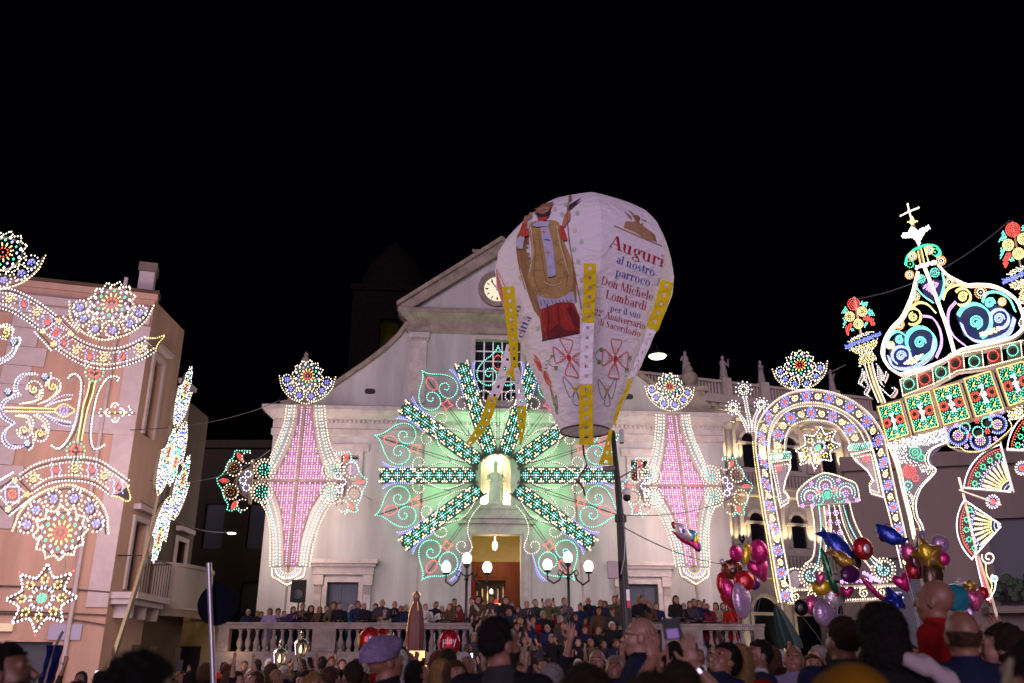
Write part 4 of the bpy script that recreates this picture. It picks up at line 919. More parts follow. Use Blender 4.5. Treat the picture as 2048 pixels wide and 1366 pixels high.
# left lobe
p.line(spiral(385, 1090, 10, 44, 0, 2), 'T', 3.4); fat(spiral(385, 1085, 100, 124, 150, 0.85), 'T', 3); fat([(150, 1200), (180, 1270), (280, 1292), (380, 1262), (470, 1180), (495, 1070)], 'L', 3); p.line(spiral(242, 1190, 8, 38, 0, 2), 'L', 3.4); fat(spiral(240, 1190, 64, 74, 120, 0.8), 'L', 3, 9); p.line(spiral(232, 1070, 8, 32, 0, 1.8), 'T', 3.4); fat([(140, 1130), (150, 1050), (210, 1005), (265, 1030)], 'T', 2)
p.line(spiral(335, 895, 8, 34, 40, 1.6), 'Y', 3.4); fat(spiral(330, 890, 56, 66, 200, 0.75), 'Y', 2); fat([(300, 840), (370, 790), (440, 800), (500, 860)], 'Y', 2); fat([(410, 890), (480, 905), (535, 990), (548, 1100), (510, 1200)], 'P', 2, 14)
# right lobe
p.line(spiral(808, 935, 10, 52, 0, 2.2), 'T', 3.4); fat(spiral(790, 925, 120, 140, 200, 0.62), 'T', 3); p.line(spiral(915, 790, 8, 40, 0, 2), 'T', 3.4); fat([(860, 780), (890, 720), (970, 710), (1060, 760), (1105, 850)], 'T', 2); p.line(spiral(985, 910, 8, 40, 0, 2), 'L', 3.4); fat(spiral(985, 908, 64, 76, 160, 0.8), 'L', 3, 9)
fat([(700, 950), (740, 1035), (830, 1085), (950, 1070), (1060, 1015), (1100, 910)], 'L', 3); fat([(655, 785), (605, 850), (600, 950), (640, 1040), (730, 1115)], 'P', 2, 14); p.line(spiral(712, 745, 8, 38, 40, 1.8), 'Y', 3.4); fat(spiral(705, 742, 58, 68, 220, 0.7), 'Y', 2); fat([(560, 760), (590, 690), (660, 655), (740, 665)], 'Y', 2)
for cx, cy, r in ((230, 955, 34), (350, 742, 32), (305, 577, 30), (165, 1110, 26), (845, 710, 44), (607, 632, 34), (545, 470, 34), (1008, 782, 28), (330, 435, 30), (455, 390, 30)): p.disc(cx, cy, r*0.6, 'W', 3.6, k=0.8); p.ring(cx, cy, r, 'O', n=16, k=0.85)
for q in ([(250, 1250), (330, 1200), (410, 1175), (370, 1240), (300, 1260)], [(815, 1030), (880, 1000), (930, 980), (1030, 970), (980, 1010), (880, 1040)]): p.fill(q, 'YW', 3.4, k=0.85)
# heart, bud, ring of the neck, lily, star, cross
fat([(362, 580), (352, 650), (400, 725), (480, 785)], 'T', 2, 12); fat([(556, 570), (568, 650), (545, 740), (515, 790)], 'T', 2, 12); p.disc(395, 608, 28, 'T', 3.6, k=0.85); p.disc(497, 560, 32, 'T', 3.6, k=0.85); p.fill([(400, 670), (440, 640), (470, 600), (500, 640), (535, 630), (500, 700), (480, 740), (450, 700)], 'P', 3.4, k=0.9)
fat([(275, 500), (290, 440), (340, 390), (400, 360), (460, 350), (515, 365), (540, 410), (510, 440)], 'G', 2, 12); p.disc(310, 495, 26, 'G', 3.6, k=0.8); p.disc(500, 405, 26, 'G', 3.6, k=0.8); p.fill([(350, 535), (345, 510), (500, 470), (515, 495)], 'C', 3.2)
for q in ([(370, 400), (390, 500)], [(395, 385), (420, 490)], [(420, 375), (450, 480)]): p.line(q, 'Y', 3, smooth=False, k=0.9)
p.fill([(238, 290), (255, 262), (300, 250), (320, 210), (365, 240), (405, 222), (450, 198), (462, 222), (415, 262), (392, 310), (378, 375), (358, 330), (330, 295), (280, 300)], 'C', 2.9, k=0.95, jitter=0.12)
p.fill([(330, 135), (340, 160), (372, 165), (345, 182), (330, 205), (312, 190), (285, 185), (312, 165)], 'Y', 2.8); p.line([(292, 45), (302, 95), (318, 150)], 'W', 2.6); p.line([(240, 128), (303, 97), (372, 70)], 'W', 2.6); p.disc(303, 97, 9, 'P', 3); p.dots([(292, 42), (238, 130), (374, 68)], 'W', 1.3); p.rail([(292, 45), (305, 100), (330, 170), (375, 370), (415, 530)], 1.8, smooth=False)
p.build()
p = BA.part('ring_frieze', zA)
FR = [(525, 465, 'G'), (735, 400, 'R'), (950, 310, 'G'), (1140, 185, 'R'), (1395, 165, 'G'), (1645, 92, 'R'), (1905, 20, 'G')]
M_FG = mat('green_fabric', (0.12, 0.17, 0.08), 0.9, noise=0.4, scale=20); M_FR = mat('red_fabric', (0.26, 0.09, 0.06), 0.9, noise=0.4, scale=20)
for cx, cy, c in FR:
    dy = -32; p.sheet([(cx-98, cy-98-dy*0.6), (cx+98, cy-98+dy*0.6), (cx+110, cy+90+dy*0.6), (cx-80, cy+110-dy*0.6)], M_FG if c == 'G' else M_FR, -0.05); p.sheet([(cx+54*math.cos(w), cy+54*math.sin(w)) for w in np.linspace(0, 6.283, 18)[:-1]], M_BLACKMATT, -0.03)
    p.ring(cx, cy, 72, 'T' if c == 'G' else 'R', n=18, k=0.9); p.line([(cx+104, cy-110+dy*0.6), (cx+125, cy+90+dy*0.6)], 'W', 4, smooth=False, k=0.85)
for q in ([(410, 410), (600, 335), (800, 255), (1000, 140), (1080, 60), (1200, 70), (1500, 10), (2040, -110)], [(450, 620), (680, 530), (870, 460), (1170, 290), (1550, 240), (2048, 110)]): p.line(q, 'W', 4.0, smooth=False, k=0.9); p.rail([(x, y+14) for x, y in q], 2.4, smooth=False)
p.line([(410, 410), (450, 620)], 'W', 4, smooth=False); p.build()
PAN = [((110, 770), (410, 690), (530, 1130), (240, 1225)), ((470, 650), (800, 555), (930, 1030), (600, 1110)), ((850, 540), (1190, 450), (1340, 915), (990, 1015)), ((1255, 400), (1610, 290), (1790, 800), (1415, 905)), ((1685, 265), (2048, 160), (2200, 640), (1860, 760))]
M_PANEL = mat('dark_green_panel', (0.012, 0.035, 0.018), 0.9)
for a, b, c, d in PAN:
    def Tq(uv, a=a, b=b, c=c, d=d):
        u, v = uv; return zA(tuple((1-u)*(1-v)*a[i]+u*(1-v)*b[i]+u*v*c[i]+(1-u)*v*d[i] for i in (0, 1)))
    p = BA.part('flower_panel', Tq); p.sheet([(0, 0), (1, 0), (1, 1), (0, 1)], M_PANEL, -0.05)
    p.line([(0.02, 0.01), (0.98, 0.01), (0.98, 0.99), (0.02, 0.99)], 'Y', 3.2, smooth=False, closed=True, k=0.85); p.rail([(-0.04, -0.03), (1.04, -0.03), (1.04, 1.03), (-0.04, 1.03)], 3.0, smooth=False, closed=True)
    for cx, cy in ((0.27, 0.2), (0.74, 0.2), (0.27, 0.82), (0.74, 0.82)): p.ring(cx, cy, 0.2, 'T', n=13, ry=0.14, k=0.9); p.ring(cx, cy, 0.13, 'G', n=8, ry=0.09, k=0.8); p.dots([(cx, cy), (cx+0.04, cy-0.03), (cx-0.03, cy+0.04), (cx+0.03, cy+0.05)], 'Y', 1.0)
    for cx, cy in ((0.2, 0.51), (0.8, 0.51)): p.ring(cx, cy, 0.17, 'R', n=13, ry=0.115, k=1.0); p.ring(cx, cy, 0.11, 'R', n=9, ry=0.075, k=0.9)
    p.fill([(0.4, 0.26), (0.6, 0.26), (0.54, 0.42), (0.63, 0.5), (0.56, 0.6), (0.62, 0.74), (0.4, 0.74), (0.45, 0.6), (0.37, 0.5), (0.46, 0.4)], 'C', 3.2, k=0.85)
    for cx, cy in ((0.5, 0.08), (0.5, 0.93)): p.disc(cx, cy, 0.06, 'Y', 3.6, k=0.9)
    for q in range(5): p.dots([(0.08+q*0.21, 0.34), (0.08+q*0.21, 0.68)], 'G', 0.9)
    p.build()
p = BA.part('white_strip', zA); q = [(230, 1245), (1010, 1055), (1045, 1225), (620, 1300), (250, 1330)]; p.fill(q, 'CCW', 4.2, k=0.9); p.sheet(q, mat('dark_lilac_fabric', (0.22, 0.18, 0.24)), -0.05); q2 = [(1830, 830), (2048, 740), (2048, 930), (1850, 960)]; p.fill(q2, 'CWY', 4.2, k=0.9)
p.rail([(80, 790), (245, 1245), (430, 1800)], 5, smooth=False, o=-0.08); p.rail([(230, 1240), (1010, 1045), (2048, 700)], 3.6, smooth=False); p.rail([(90, 760), (800, 545), (1255, 395), (2048, 150)], 3.6, smooth=False); p.build()
p = BA.part('blue_medallion', zD)
for cx, cy, r, a0, a1 in ((285, 400, 140, 0, 360), (625, 475, 140, -20, 200), (880, 235, 130, -150, 120)):
    p.ring(cx, cy, r, 'B', a0=a0, a1=a1, k=1.0, ry=r*0.95); p.ring(cx, cy, r*1.12, 'L', a0=a0, a1=a1, k=0.8, ry=r*1.08); p.ring(cx, cy, r*0.5, 'Y', n=12, k=0.9); p.disc(cx, cy, r*0.28, 'P', 4, k=0.9); p.sheet([(cx+r*0.92*math.cos(w), cy+r*0.88*math.sin(w)) for w in np.linspace(0, 6.283, 18)[:-1]], M_NAVY, -0.05)
for cx, cy in ((388, 290), (585, 350), (722, 205)): p.ring(cx, cy, 80, 'T', n=15, k=0.95); p.sheet([(cx+58*math.cos(w), cy+58*math.sin(w)) for w in np.linspace(0, 6.283, 16)[:-1]], M_BLACKMATT, -0.02)
for cx, cy in ((450, 410), (730, 340), (575, 180)): p.disc(cx, cy, 32, 'R', 4, k=0.95)
for cx, cy in ((90, 300), (260, 250), (415, 570), (850, 450), (950, 40), (795, 90)): p.disc(cx, cy, 28, 'P', 4, k=0.9)
p.line([(100, 340), (140, 560), (320, 585), (400, 640), (560, 650), (680, 620), (860, 500), (985, 400), (1050, 340), (1100, 270), (1060, 160)], 'Y', 4.2, k=0.9); p.rail([(110, 340), (150, 550), (400, 630), (680, 610), (985, 390), (1090, 260)], 2); p.build()
p = BA.part('bracket', zC)
wv = [(770, 150), (650, 200), (585, 250), (557, 340), (580, 410), (640, 450), (632, 500), (560, 580), (480, 670), (432, 780), (420, 880), (440, 1000), (490, 1090), (512, 1190)]
p.line(wv, 'C', 3.9, k=1.0); p.line([(x-34, y+8) for x, y in wv], 'W', 4.4, k=0.8); p.rail([(x-16, y) for x, y in wv], 2); p.line([(110, 190), (200, 420), (270, 720), (330, 950), (390, 1240)], 'W', 2.6, k=1.25); p.line([(150, 190), (235, 420), (300, 720), (360, 950), (410, 1200)], 'W', 2.8, k=1.1); p.rail([(95, 180), (185, 430), (255, 720), (320, 980), (395, 1290)], 5, o=-0.04)
p.disc(345, 480, 72, 'R', 4.2, k=1.0); p.disc(275, 490, 36, 'R', 4, k=0.95); p.disc(415, 560, 34, 'R', 4, k=0.95); p.disc(410, 265, 66, 'G', 4.2, k=1.0); p.disc(480, 325, 36, 'G', 4.2); p.disc(330, 640, 44, 'T', 4.2); p.disc(290, 690, 30, 'T', 4.2)
p.fill([(160, 190), (330, 190), (330, 330), (480, 400), (600, 440), (560, 520), (470, 490), (420, 420), (300, 400), (220, 400)], 'CW', 5.0, k=0.85); p.fill([(320, 700), (390, 720), (400, 940), (350, 850)], 'W', 5, k=0.8); p.sheet([(150, 190), (700, 160), (560, 320), (590, 440), (440, 680), (400, 880), (330, 800), (220, 420)], mat('dark_lilac_fabric', (0.22, 0.18, 0.24)), -0.06)
p.rail([(340, 1130), (490, 1130)], 2.4, smooth=False); p.rail([(390, 1240), (430, 1500), (480, 1800)], 5, smooth=False, o=-0.05); p.build()
def urn(l, o, s):
    f = lambda q: (o[0]+(q[0]-280)/5.694*s, o[1]+(q[1]-285)/5.694*s)
    p = l.part('flower_urn', f)
    p.disc(280, 285, 66, 'R', 3.4, k=1.0)
    for cx, cy in ((235, 430), (378, 372), (333, 512)): p.disc(cx, cy, 52, 'Y', 3.3, k=0.95); p.disc(cx, cy, 40, 'W', 4, k=0.7)
    for q in ([(350, 300), (375, 230), (395, 265), (450, 262), (420, 310)], [(185, 295), (225, 360), (190, 390), (140, 400), (165, 350)], [(430, 390), (460, 320), (520, 420), (470, 430)], [(160, 440), (205, 490), (180, 540), (145, 570), (165, 500)], [(400, 560), (400, 500), (440, 490), (430, 530)], [(245, 570), (275, 545), (300, 590), (260, 590)]): p.fill(q, 'T', 3.2, k=0.95, jitter=0.15)
    p.fill([(380, 440), (430, 420), (510, 450), (520, 520), (495, 545), (460, 490), (400, 475)], 'R', 3.2, k=0.95, jitter=0.15); p.fill([(270, 500), (260, 540), (235, 600), (215, 655), (180, 610), (185, 560), (225, 505)], 'R', 3.2, k=0.95, jitter=0.15)
    p.fill([(175, 760), (585, 600), (592, 645), (185, 805)], 'B', 3.2, k=1.0, jitter=0.15); p.fill([(200, 720), (300, 650), (440, 600), (540, 595), (440, 640), (260, 720)], 'W', 3.6, k=0.8)
    p.fill([(230, 800), (560, 675), (545, 750), (490, 820), (520, 880), (555, 905), (540, 930), (330, 1000), (335, 930), (350, 860), (260, 840)], 'WY', 3.5, k=0.85); p.rail([(265, 180), (300, 400), (340, 600)], 3, smooth=False, o=-0.05)
    for a in (0, 40, 80): p.line([(410+a, 985-a*0.3), (470+a, 1180), (560+a, 1400)], 'W' if a != 40 else 'Y', 3.0, k=1.0)
    p.rail([(450, 970), (510, 1180), (600, 1400)], 9, o=-0.03)
    for q in ([(540, 970), (590, 1060), (610, 1160), (650, 1060)], [(550, 1010), (560, 1130), (600, 1200)], [(380, 1030), (370, 1100), (335, 1180), (380, 1210)], [(395, 1060), (400, 1130), (440, 1220), (400, 1300), (450, 1330)], [(580, 1230), (640, 1290), (700, 1330), (760, 1250), (720, 1240)]): p.line(q, 'C', 4.4, k=0.85); p.rail([(x+10, y+6) for x, y in q], 1.5)
    p.build()
urn(BA, (1709, 610), 1.0); urn(BA, (2027, 462), 1.2)
for x, y, e_ in ((1860, 640, 6), (1980, 640, 6), (1880, 780, 6), (1960, 850, 5), (1820, 960, 6)): BA.light(x, y, e_, (1.0, 0.8, 0.55), 0.5, 0.3)
for x, y, e_ in ((1850, 620, 260), (1980, 640, 220), (1800, 800, 260), (1900, 820, 180), (1820, 960, 60)): BA.light(x, y, e_, (1.0, 0.78, 0.86), -1.5, 0.3)
# ---------------------------------------------------------------- fan columns
FA = Lum('light_fan_column', 'column of open fan shapes in red, green and yellow bulbs at the right edge', (1960, 1000), 18.5, -30, 9, br=0.0155, step=4.6)
def fan(P, R, a0, a1, sx=1.0):
    def T(q): a = math.radians(a0+(a1-a0)*q[1]); return (P[0]+R*q[0]*math.cos(a)*sx, P[1]-R*q[0]*math.sin(a))
    p = FA.part('fan', T); N = lambda r: [(r, t) for t in np.linspace(0, 1, 12)]
    p.line(N(1.0), 'C', 4.4); p.line(N(0.92), 'R', 4.6, k=0.8); p.line(N(0.875), 'O', 6.0, k=0.6)
    for t in (0.08, 0.29, 0.5, 0.71, 0.92):
        c = T((0.79, t)); p2 = p.T; p.T = None; p.ring(c[0], c[1], 4.6, 'G', n=7, k=0.9); p.T = p2
    p.line(N(0.66), 'L', 4.4, k=0.9); p.line(N(0.70), 'W', 8, k=0.7)
    for t in np.linspace(0.06, 0.94, 7): p.line([(0.6, t), (0.3, t)], 'Y', 3.8, smooth=False, k=1.0); p.line([(0.62, t+0.03), (0.45, t+0.03)], 'W', 4.2, smooth=False, k=0.9); p.rail([(0.64, t), (0.27, t)], 1.4, smooth=False)
    p.line(N(0.25), 'Y', 3.6); p.line(N(0.17), 'L', 3.8, k=0.85); p.line(N(0.08), 'C', 3.6)
    for t in (-0.03, 1.03): p.line([(0.05, t), (1.0, t)], 'C', 4.2, smooth=False); p.rail([(0.02, t), (1.02, t)], 1.8, smooth=False)
    p.build()
fan((2025, 985), 97, 173, 106); fan((2004, 1052), 90, 148, 226); fan((2110, 905), 95, 175, 110)
p = FA.part('round_rosette')
for cx, cy in ((1986, 1005), (2044, 938)): p.ring(cx, cy, 13, 'W', n=15, k=0.9); p.ring(cx, cy, 9.5, 'L', n=13, k=0.9); p.disc(cx, cy, 4.5, 'R', 3.4)
p.build()
p = FA.part('lower_spray')
p.line([(1950, 1106), (1962, 1160), (1975, 1200), (1985, 1190)], 'C', 4.0); p.line([(1954, 1108), (1966, 1160), (1981, 1205)], 'R', 4.4, k=1.1); p.line(spiral(1978, 1116, 4, 14, 90, 1.3), 'W', 4); p.line([(1972, 1130), (1974, 1150), (1984, 1170), (1982, 1185)], 'Y', 4); p.line(spiral(1990, 1158, 3, 8, 200, 1.1), 'C', 3.6); p.disc(1988, 1158, 4, 'G', 3.4); p.line([(1992, 1165), (1990, 1180), (1985, 1190)], 'C', 3.8); p.build()
p = FA.part('mast'); p.rail([(1917, 953), (1927, 990), (1952, 1100)], 5, smooth=False, o=-0.06); p.rail([(1952, 1100), (1985, 1200), (2030, 1366)], 5.5, smooth=False, o=-0.06); p.rail([(1918, 980), (2003, 1010)], 2.5, smooth=False); p.rail([(2000, 880), (2028, 985)], 2.5, smooth=False); p.build()
for x, y, e_ in ((1990, 950, 6), (1960, 1060, 6)): FA.light(x, y, e_, (1.0, 0.8, 0.6), 0.5, 0.3); FA.light(x, y, 40, (1.0, 0.8, 0.75), -1.5, 0.3)
# ================================================================ left corner building
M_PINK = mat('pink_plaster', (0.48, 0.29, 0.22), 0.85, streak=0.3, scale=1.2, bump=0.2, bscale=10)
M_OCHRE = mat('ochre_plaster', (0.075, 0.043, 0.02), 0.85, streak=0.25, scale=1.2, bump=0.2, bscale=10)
M_QUOIN = mat('pale_quoin', (0.46, 0.37, 0.38), 0.8, noise=0.15, scale=3)
M_SHUT = mat('dark_shutter', (0.03, 0.03, 0.045), 0.6)
LBY = math.radians(17); LBO = Vector((-11.03, 25.0, 0))
lb = thing('pink_house', 'pink corner house with pale quoins and balconies behind the left light arch', 'building', LBO, LBY)
mb = MB(); wall_holes(mb, -12, -0.0, 0, 12.3, [(-6.3, -5.2, 4.6, 7.2), (-6.3, -5.2, 8.9, 11.2), (-2.2, -1.2, 0, 2.3)], 0, 0.35, M_PINK); mb.build('front_wall', lb)
ca, sa = math.cos(-LBY), math.sin(-LBY)
def side(u, y, z, o=0.0):   # side wall runs straight away from the square; u along it, o outwards (to +X)
    X, Y = o, u; return Vector((X*ca-Y*sa, X*sa+Y*ca, z))
mb = MB(); h = 12.3
def sidewall(mb, u0, u1, z0, z1, holes, m):
    us = sorted(set([u0, u1]+[q for a in holes for q in a[:2]])); zs = sorted(set([z0, z1]+[q for a in holes for q in a[2:]]))
    for i in range(len(us)-1):
        for j in range(len(zs)-1):
            cu, cz_ = (us[i]+us[i+1])/2, (zs[j]+zs[j+1])/2
            if any(a < cu < b and c < cz_ < d for a, b, c, d in holes): continue
            mb.add([side(us[i], 0, zs[j]), side(us[i+1], 0, zs[j]), side(us[i+1], 0, zs[j+1]), side(us[i], 0, zs[j+1])], [(0, 1, 2, 3)], m)
    for a, b, c, d in holes:
        P = [(a, c), (b, c), (b, d), (a, d)]
        for i in range(4):
            (p1, q1), (p2, q2) = P[i], P[(i+1) % 4]; mb.add([side(p1, 0, q1), side(p2, 0, q2), side(p2, 0, q2, -0.3), side(p1, 0, q1, -0.3)], [(0, 1, 2, 3)], m)
SH = [(0.55, 1.25, 8.2, 10.6), (0.9, 1.8, 3.75, 5.7), (4.4, 5.2, 3.7, 5.6), (2.9, 3.6, 8.0, 10.2)]
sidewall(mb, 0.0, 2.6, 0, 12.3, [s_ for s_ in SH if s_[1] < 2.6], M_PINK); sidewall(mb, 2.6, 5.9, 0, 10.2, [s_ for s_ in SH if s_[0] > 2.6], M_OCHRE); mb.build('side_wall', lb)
for a, b, c, d in SH:
    mb = MB(); mb.add([side(a, 0, c, -0.25), side(b, 0, c, -0.25), side(b, 0, d, -0.25), side(a, 0, d, -0.25)], [(0, 1, 2, 3)], M_SHUT)
    w_ = mb.build('window', lb); mb = MB()
    for (p1, p2, q1, q2) in ((a-0.15, a, c, d+0.15), (b, b+0.15, c, d+0.15), (a, b, d, d+0.15)):
        V = [side(x, 0, z, o) for o in (0.002, 0.07) for x, z in ((p1, q1), (p2, q1), (p2, q2), (p1, q2))]; mb.add(V, [(0, 1, 2, 3), (4, 5, 6, 7), (0, 1, 5, 4), (1, 2, 6, 5), (2, 3, 7, 6), (3, 0, 4, 7)], M_QUOIN)
    V = [side(x, 0, z, o) for o in (0.002, 0.22) for x, z in ((a-0.2, d+0.3), (b+0.2, d+0.3), (b+0.25, d+0.45), (a-0.25, d+0.45))]; mb.add(V, [(0, 1, 2, 3), (4, 5, 6, 7), (0, 1, 5, 4), (1, 2, 6, 5), (2, 3, 7, 6), (3, 0, 4, 7)], M_QUOIN)
    mb.build('window_frame', w_)
for a, b, c, d in ((-6.3, -5.2, 4.6, 7.2), (-6.3, -5.2, 8.9, 11.2), (-2.2, -1.2, 0, 2.3)):
    mb = MB(); mb.box(a, b, 0.25, 0.3, c, d, M_SHUT); mb.build('shutter', lb)
mb = MB(); mb.box(-12, -0.05, -0.12, 0.02, 11.45, 11.7, M_QUOIN); mb.box(-12, 0.02, -0.28, 0.02, 11.702, 11.95, M_QUOIN); mb.build('cornice', lb)
mb = MB(); mb.box(-12, 0.06, -0.05, 0.4, 12.3, 12.5, M_PINK); mb.box(-12, 0.1, -0.1, 0.45, 12.502, 12.6, M_OCHRE); mb.build('parapet', lb)
mb = MB(); mb.box(-12, -0.02, -0.08, 0.01, 8.0, 8.55, M_QUOIN); mb.build('string_course', lb)
# stepped quoins between two house fronts
mb = MB()
for k in range(11):
    w0 = 0.75 if k % 2 else 1.05; mb.box(-3.75, -3.75+w0, -0.06, -0.002, 5.2+k*0.58, 5.2+k*0.58+0.565, M_QUOIN)
mb.build('quoins', lb, kind='stuff')
mb = MB(); mb.box(-0.55, -0.0, -0.06, -0.002, 3.2, 11.4, M_QUOIN); mb.build('corner_strip', lb)
mb = MB(); mb.box(-0.65, -0.2, 0.6, 1.1, 12.6, 13.5, M_QUOIN); mb.box(-0.7, -0.15, 0.55, 1.15, 13.502, 13.8, M_ROOF); mb.build('chimney', lb)
mb = MB(); mb.box(-3.2, -2.2, -0.16, -0.002, 2.55, 2.75, mat('lit_shop_sign', (0.8, 0.7, 0.45), 0.5)); mb.build('door_lamp_box', lb)
mb = MB(); mb.box(-1.35, -0.55, -0.05, -0.063, 2.35, 2.75, mat('lilac_plaque', (0.32, 0.28, 0.40), 0.6)); mb.build('plaque', lb)
mb = MB(); mb.tube([(-0.9, -0.1, 12.9), (-0.9, -0.1, 8.0), (-0.85, -0.1, 0.1)], 0.06, M_QUOIN, n=8); mb.build('downpipe', lb)
for k, (z0, sag) in enumerate(((3.0, 0.05), (2.75, 0.25), (3.6, 0.1))):
    mb = MB(); mb.tube([(-10+10*t/14, -0.07, z0-sag*math.sin(math.pi*t/14*2)) for t in range(15)], 0.022, M_DKFRAME, n=5); mb.build('cable', lb)
# straight balcony and curved balcony
mb = MB(); V = []
def sbox(mb, u0, u1, o0, o1, z0, z1, m):
    V = [side(u, 0, z, o) for z in (z0, z1) for u, o in ((u0, o0), (u1, o0), (u1, o1), (u0, o1))]; mb.add(V, [(0, 3, 2, 1), (4, 5, 6, 7), (0, 1, 5, 4), (1, 2, 6, 5), (2, 3, 7, 6), (3, 0, 4, 7)], m)
b1 = MB(); sbox(b1, 0.05, 2.5, 0.003, 0.75, 3.45, 3.62, M_QUOIN); sbox(b1, 0.12, 2.4, 0.003, 0.6, 3.3, 3.447, M_QUOIN); bo = b1.build('balcony', lb)
for k in range(13):
    b1 = MB(); u = 0.12+k*0.19; b1.tube([side(u, 0, 3.62, 0.68), side(u, 0, 4.6, 0.68)], 0.013, M_BLACK, n=5); b1.build('baluster_bar', bo)
b1 = MB(); b1.tube([side(0.1, 0, 4.6, 0.02), side(0.1, 0, 4.6, 0.68), side(2.4, 0, 4.6, 0.68), side(2.4, 0, 4.6, 0.02)], 0.02, M_BLACK, n=5); b1.build('rail_bar', bo)
for u in (0.4, 1.3, 2.2):
    b1 = MB(); sbox(b1, u, u+0.14, 0.003, 0.5, 2.95, 3.297, M_QUOIN); b1.build('corbel', bo)
b1 = MB(); N = 14; prof = [(0.9, 3.15), (1.0, 3.3), (1.1, 3.36), (1.02, 3.42), (1.05, 4.6), (1.1, 4.62), (1.1, 4.72), (0.95, 4.72), (0.95, 3.5)]; V = []; F = []
for i in range(N+1):
    w = math.pi*i/N
    for r_, z in prof: V.append(side(4.6-1.9*math.cos(w), 0, z, max(0.004, r_*math.sin(w)**0.75)))
m_ = len(prof)
for i in range(N): F += [(i*m_+k, i*m_+k+1, (i+1)*m_+k+1, (i+1)*m_+k) for k in range(m_-1)]
b1.add(V, F, mat('balcony_plaster', (0.32, 0.26, 0.22), 0.8, streak=0.3, scale=2)); b1.build('curved_balcony', lb, smooth=True)
mb = MB(); mb.add([side(0, 0, 12.3), side(2.6, 0, 12.3), side(2.6, 0, 12.3, -8), side(0, 0, 12.3, -8)], [(0, 1, 2, 3)], M_ROOF); mb.add([side(2.6, 0, 10.2), side(5.9, 0, 10.2), side(5.9, 0, 10.2, -8), side(2.6, 0, 10.2, -8)], [(0, 1, 2, 3)], M_ROOF)
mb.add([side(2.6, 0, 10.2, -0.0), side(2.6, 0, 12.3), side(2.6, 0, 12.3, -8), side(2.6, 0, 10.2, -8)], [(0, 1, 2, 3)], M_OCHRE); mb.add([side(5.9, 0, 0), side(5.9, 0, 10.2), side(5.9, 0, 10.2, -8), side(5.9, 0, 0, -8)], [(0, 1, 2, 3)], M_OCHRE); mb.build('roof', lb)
for u in (2.0, 3.3, 5.4):
    mb = MB(); sbox(mb, u, u+0.6, -0.1, 0.02, 0.02, 2.3, mat('shop_door_brown', (0.10, 0.05, 0.02), 0.6)); mb.build('shop_door', lb)
lamp('street_glow', LBO+Vector((2.2, 4.6, 2.2)), 10, (1.0, 0.62, 0.25), 0.2)
# dark houses closing the side street
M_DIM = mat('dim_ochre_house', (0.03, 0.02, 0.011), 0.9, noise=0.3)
ds = thing('street_house', 'dim ochre house far down the dark side street', 'building', (-16.5, 44, 0))
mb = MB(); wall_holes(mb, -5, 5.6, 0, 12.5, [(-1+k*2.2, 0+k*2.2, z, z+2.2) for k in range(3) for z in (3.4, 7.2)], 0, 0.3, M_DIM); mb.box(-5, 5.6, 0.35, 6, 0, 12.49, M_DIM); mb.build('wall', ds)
for k in range(3):
    for z in (3.4, 7.2): mb = MB(); mb.box(-1+k*2.2, k*2.2, 0.2, 0.3, z, z+2.2, M_SHUT); mb.build('window', ds)
mb = MB(); mb.box(-5.1, 5.7, -0.25, 0, 12.2, 12.6, M_DIM); mb.build('cornice', ds)
lw = thing('garden_wall', 'low pale wall with moulded top left of the church terrace', 'wall', chw(-11.6, 4.5, 0), CH_YAW)
mb = MB(); mb.box(-3.2, 1.6, 0, 0.4, 0, 3.25, M_VEST); mb.build('wall_body', lw); mb = MB(); mb.box(-3.3, 1.62, -0.12, 0.5, 3.25, 3.45, M_VEST); mb.box(-3.35, 1.64, -0.18, 0.55, 3.452, 3.6, M_VEST); mb.build('coping', lw)
mb = MB(); mb.box(-2.6, 0.9, -0.06, -0.002, 1.2, 2.4, mat('dark_banner', (0.03, 0.02, 0.05), 0.8)); mb.build('dark_banner', lw)
lamp('wall_glow', chw(-12.2, 6.2, 3.3), 5, (1.0, 0.75, 0.35), 0.1)
# ================================================================ palazzo on the right
PZY = math.radians(19); PZO = Vector((11.29, 50.0, 0))
M_PZ = mat('palazzo_stone', (0.42, 0.36, 0.29), 0.85, noise=0.25, scale=1.5, bump=0.3, bscale=6)
pz = thing('palazzo', 'columned palazzo with arched windows and rooftop statues behind the horseshoe arch', 'building', PZO, PZY)
WXU = [-8.05+2.77*k for k in range(8)]
WU = [(x-0.55, x+0.55, 12.75, 14.3) for x in [-8.05-0.0+2.77*k+0.05 for k in range(8)]]
BX = [-8.2+2.77*k for k in range(8)]
mb = MB(); holes = [(x-0.55, x+0.55, 12.75, 14.25) for x in BX]+[(x-0.5, x+0.5, 8.2, 9.6) for x in BX]+[(x-0.8, x+0.8, 0.0, 4.6) for x in BX]
PU0, PU1 = -10.5, 12.0
wall_holes(mb, PU0, PU1, 0, 16.3, holes, 0, 0.45, M_PZ); mb.add([(PU1, 0, 0), (PU1, 14, 0), (PU1, 14, 16.3), (PU1, 0, 16.3)], [(0, 3, 2, 1)], M_PZ); mb.build('facade_wall', pz)
def arch_head(mb, x, r, z, y, m, K=12):
    for s in (-1, 1):
        arc = [(x+s*r*math.cos(math.pi/2*k/K), z+r*math.sin(math.pi/2*k/K)) for k in range(K+1)]; mb.prism(arc+[(x, z+r+0.001), (x+s*r, z+r+0.001)], y, y+0.04, m)
M_WDK = mat('palazzo_dark_window', (0.008, 0.008, 0.01), 0.3)
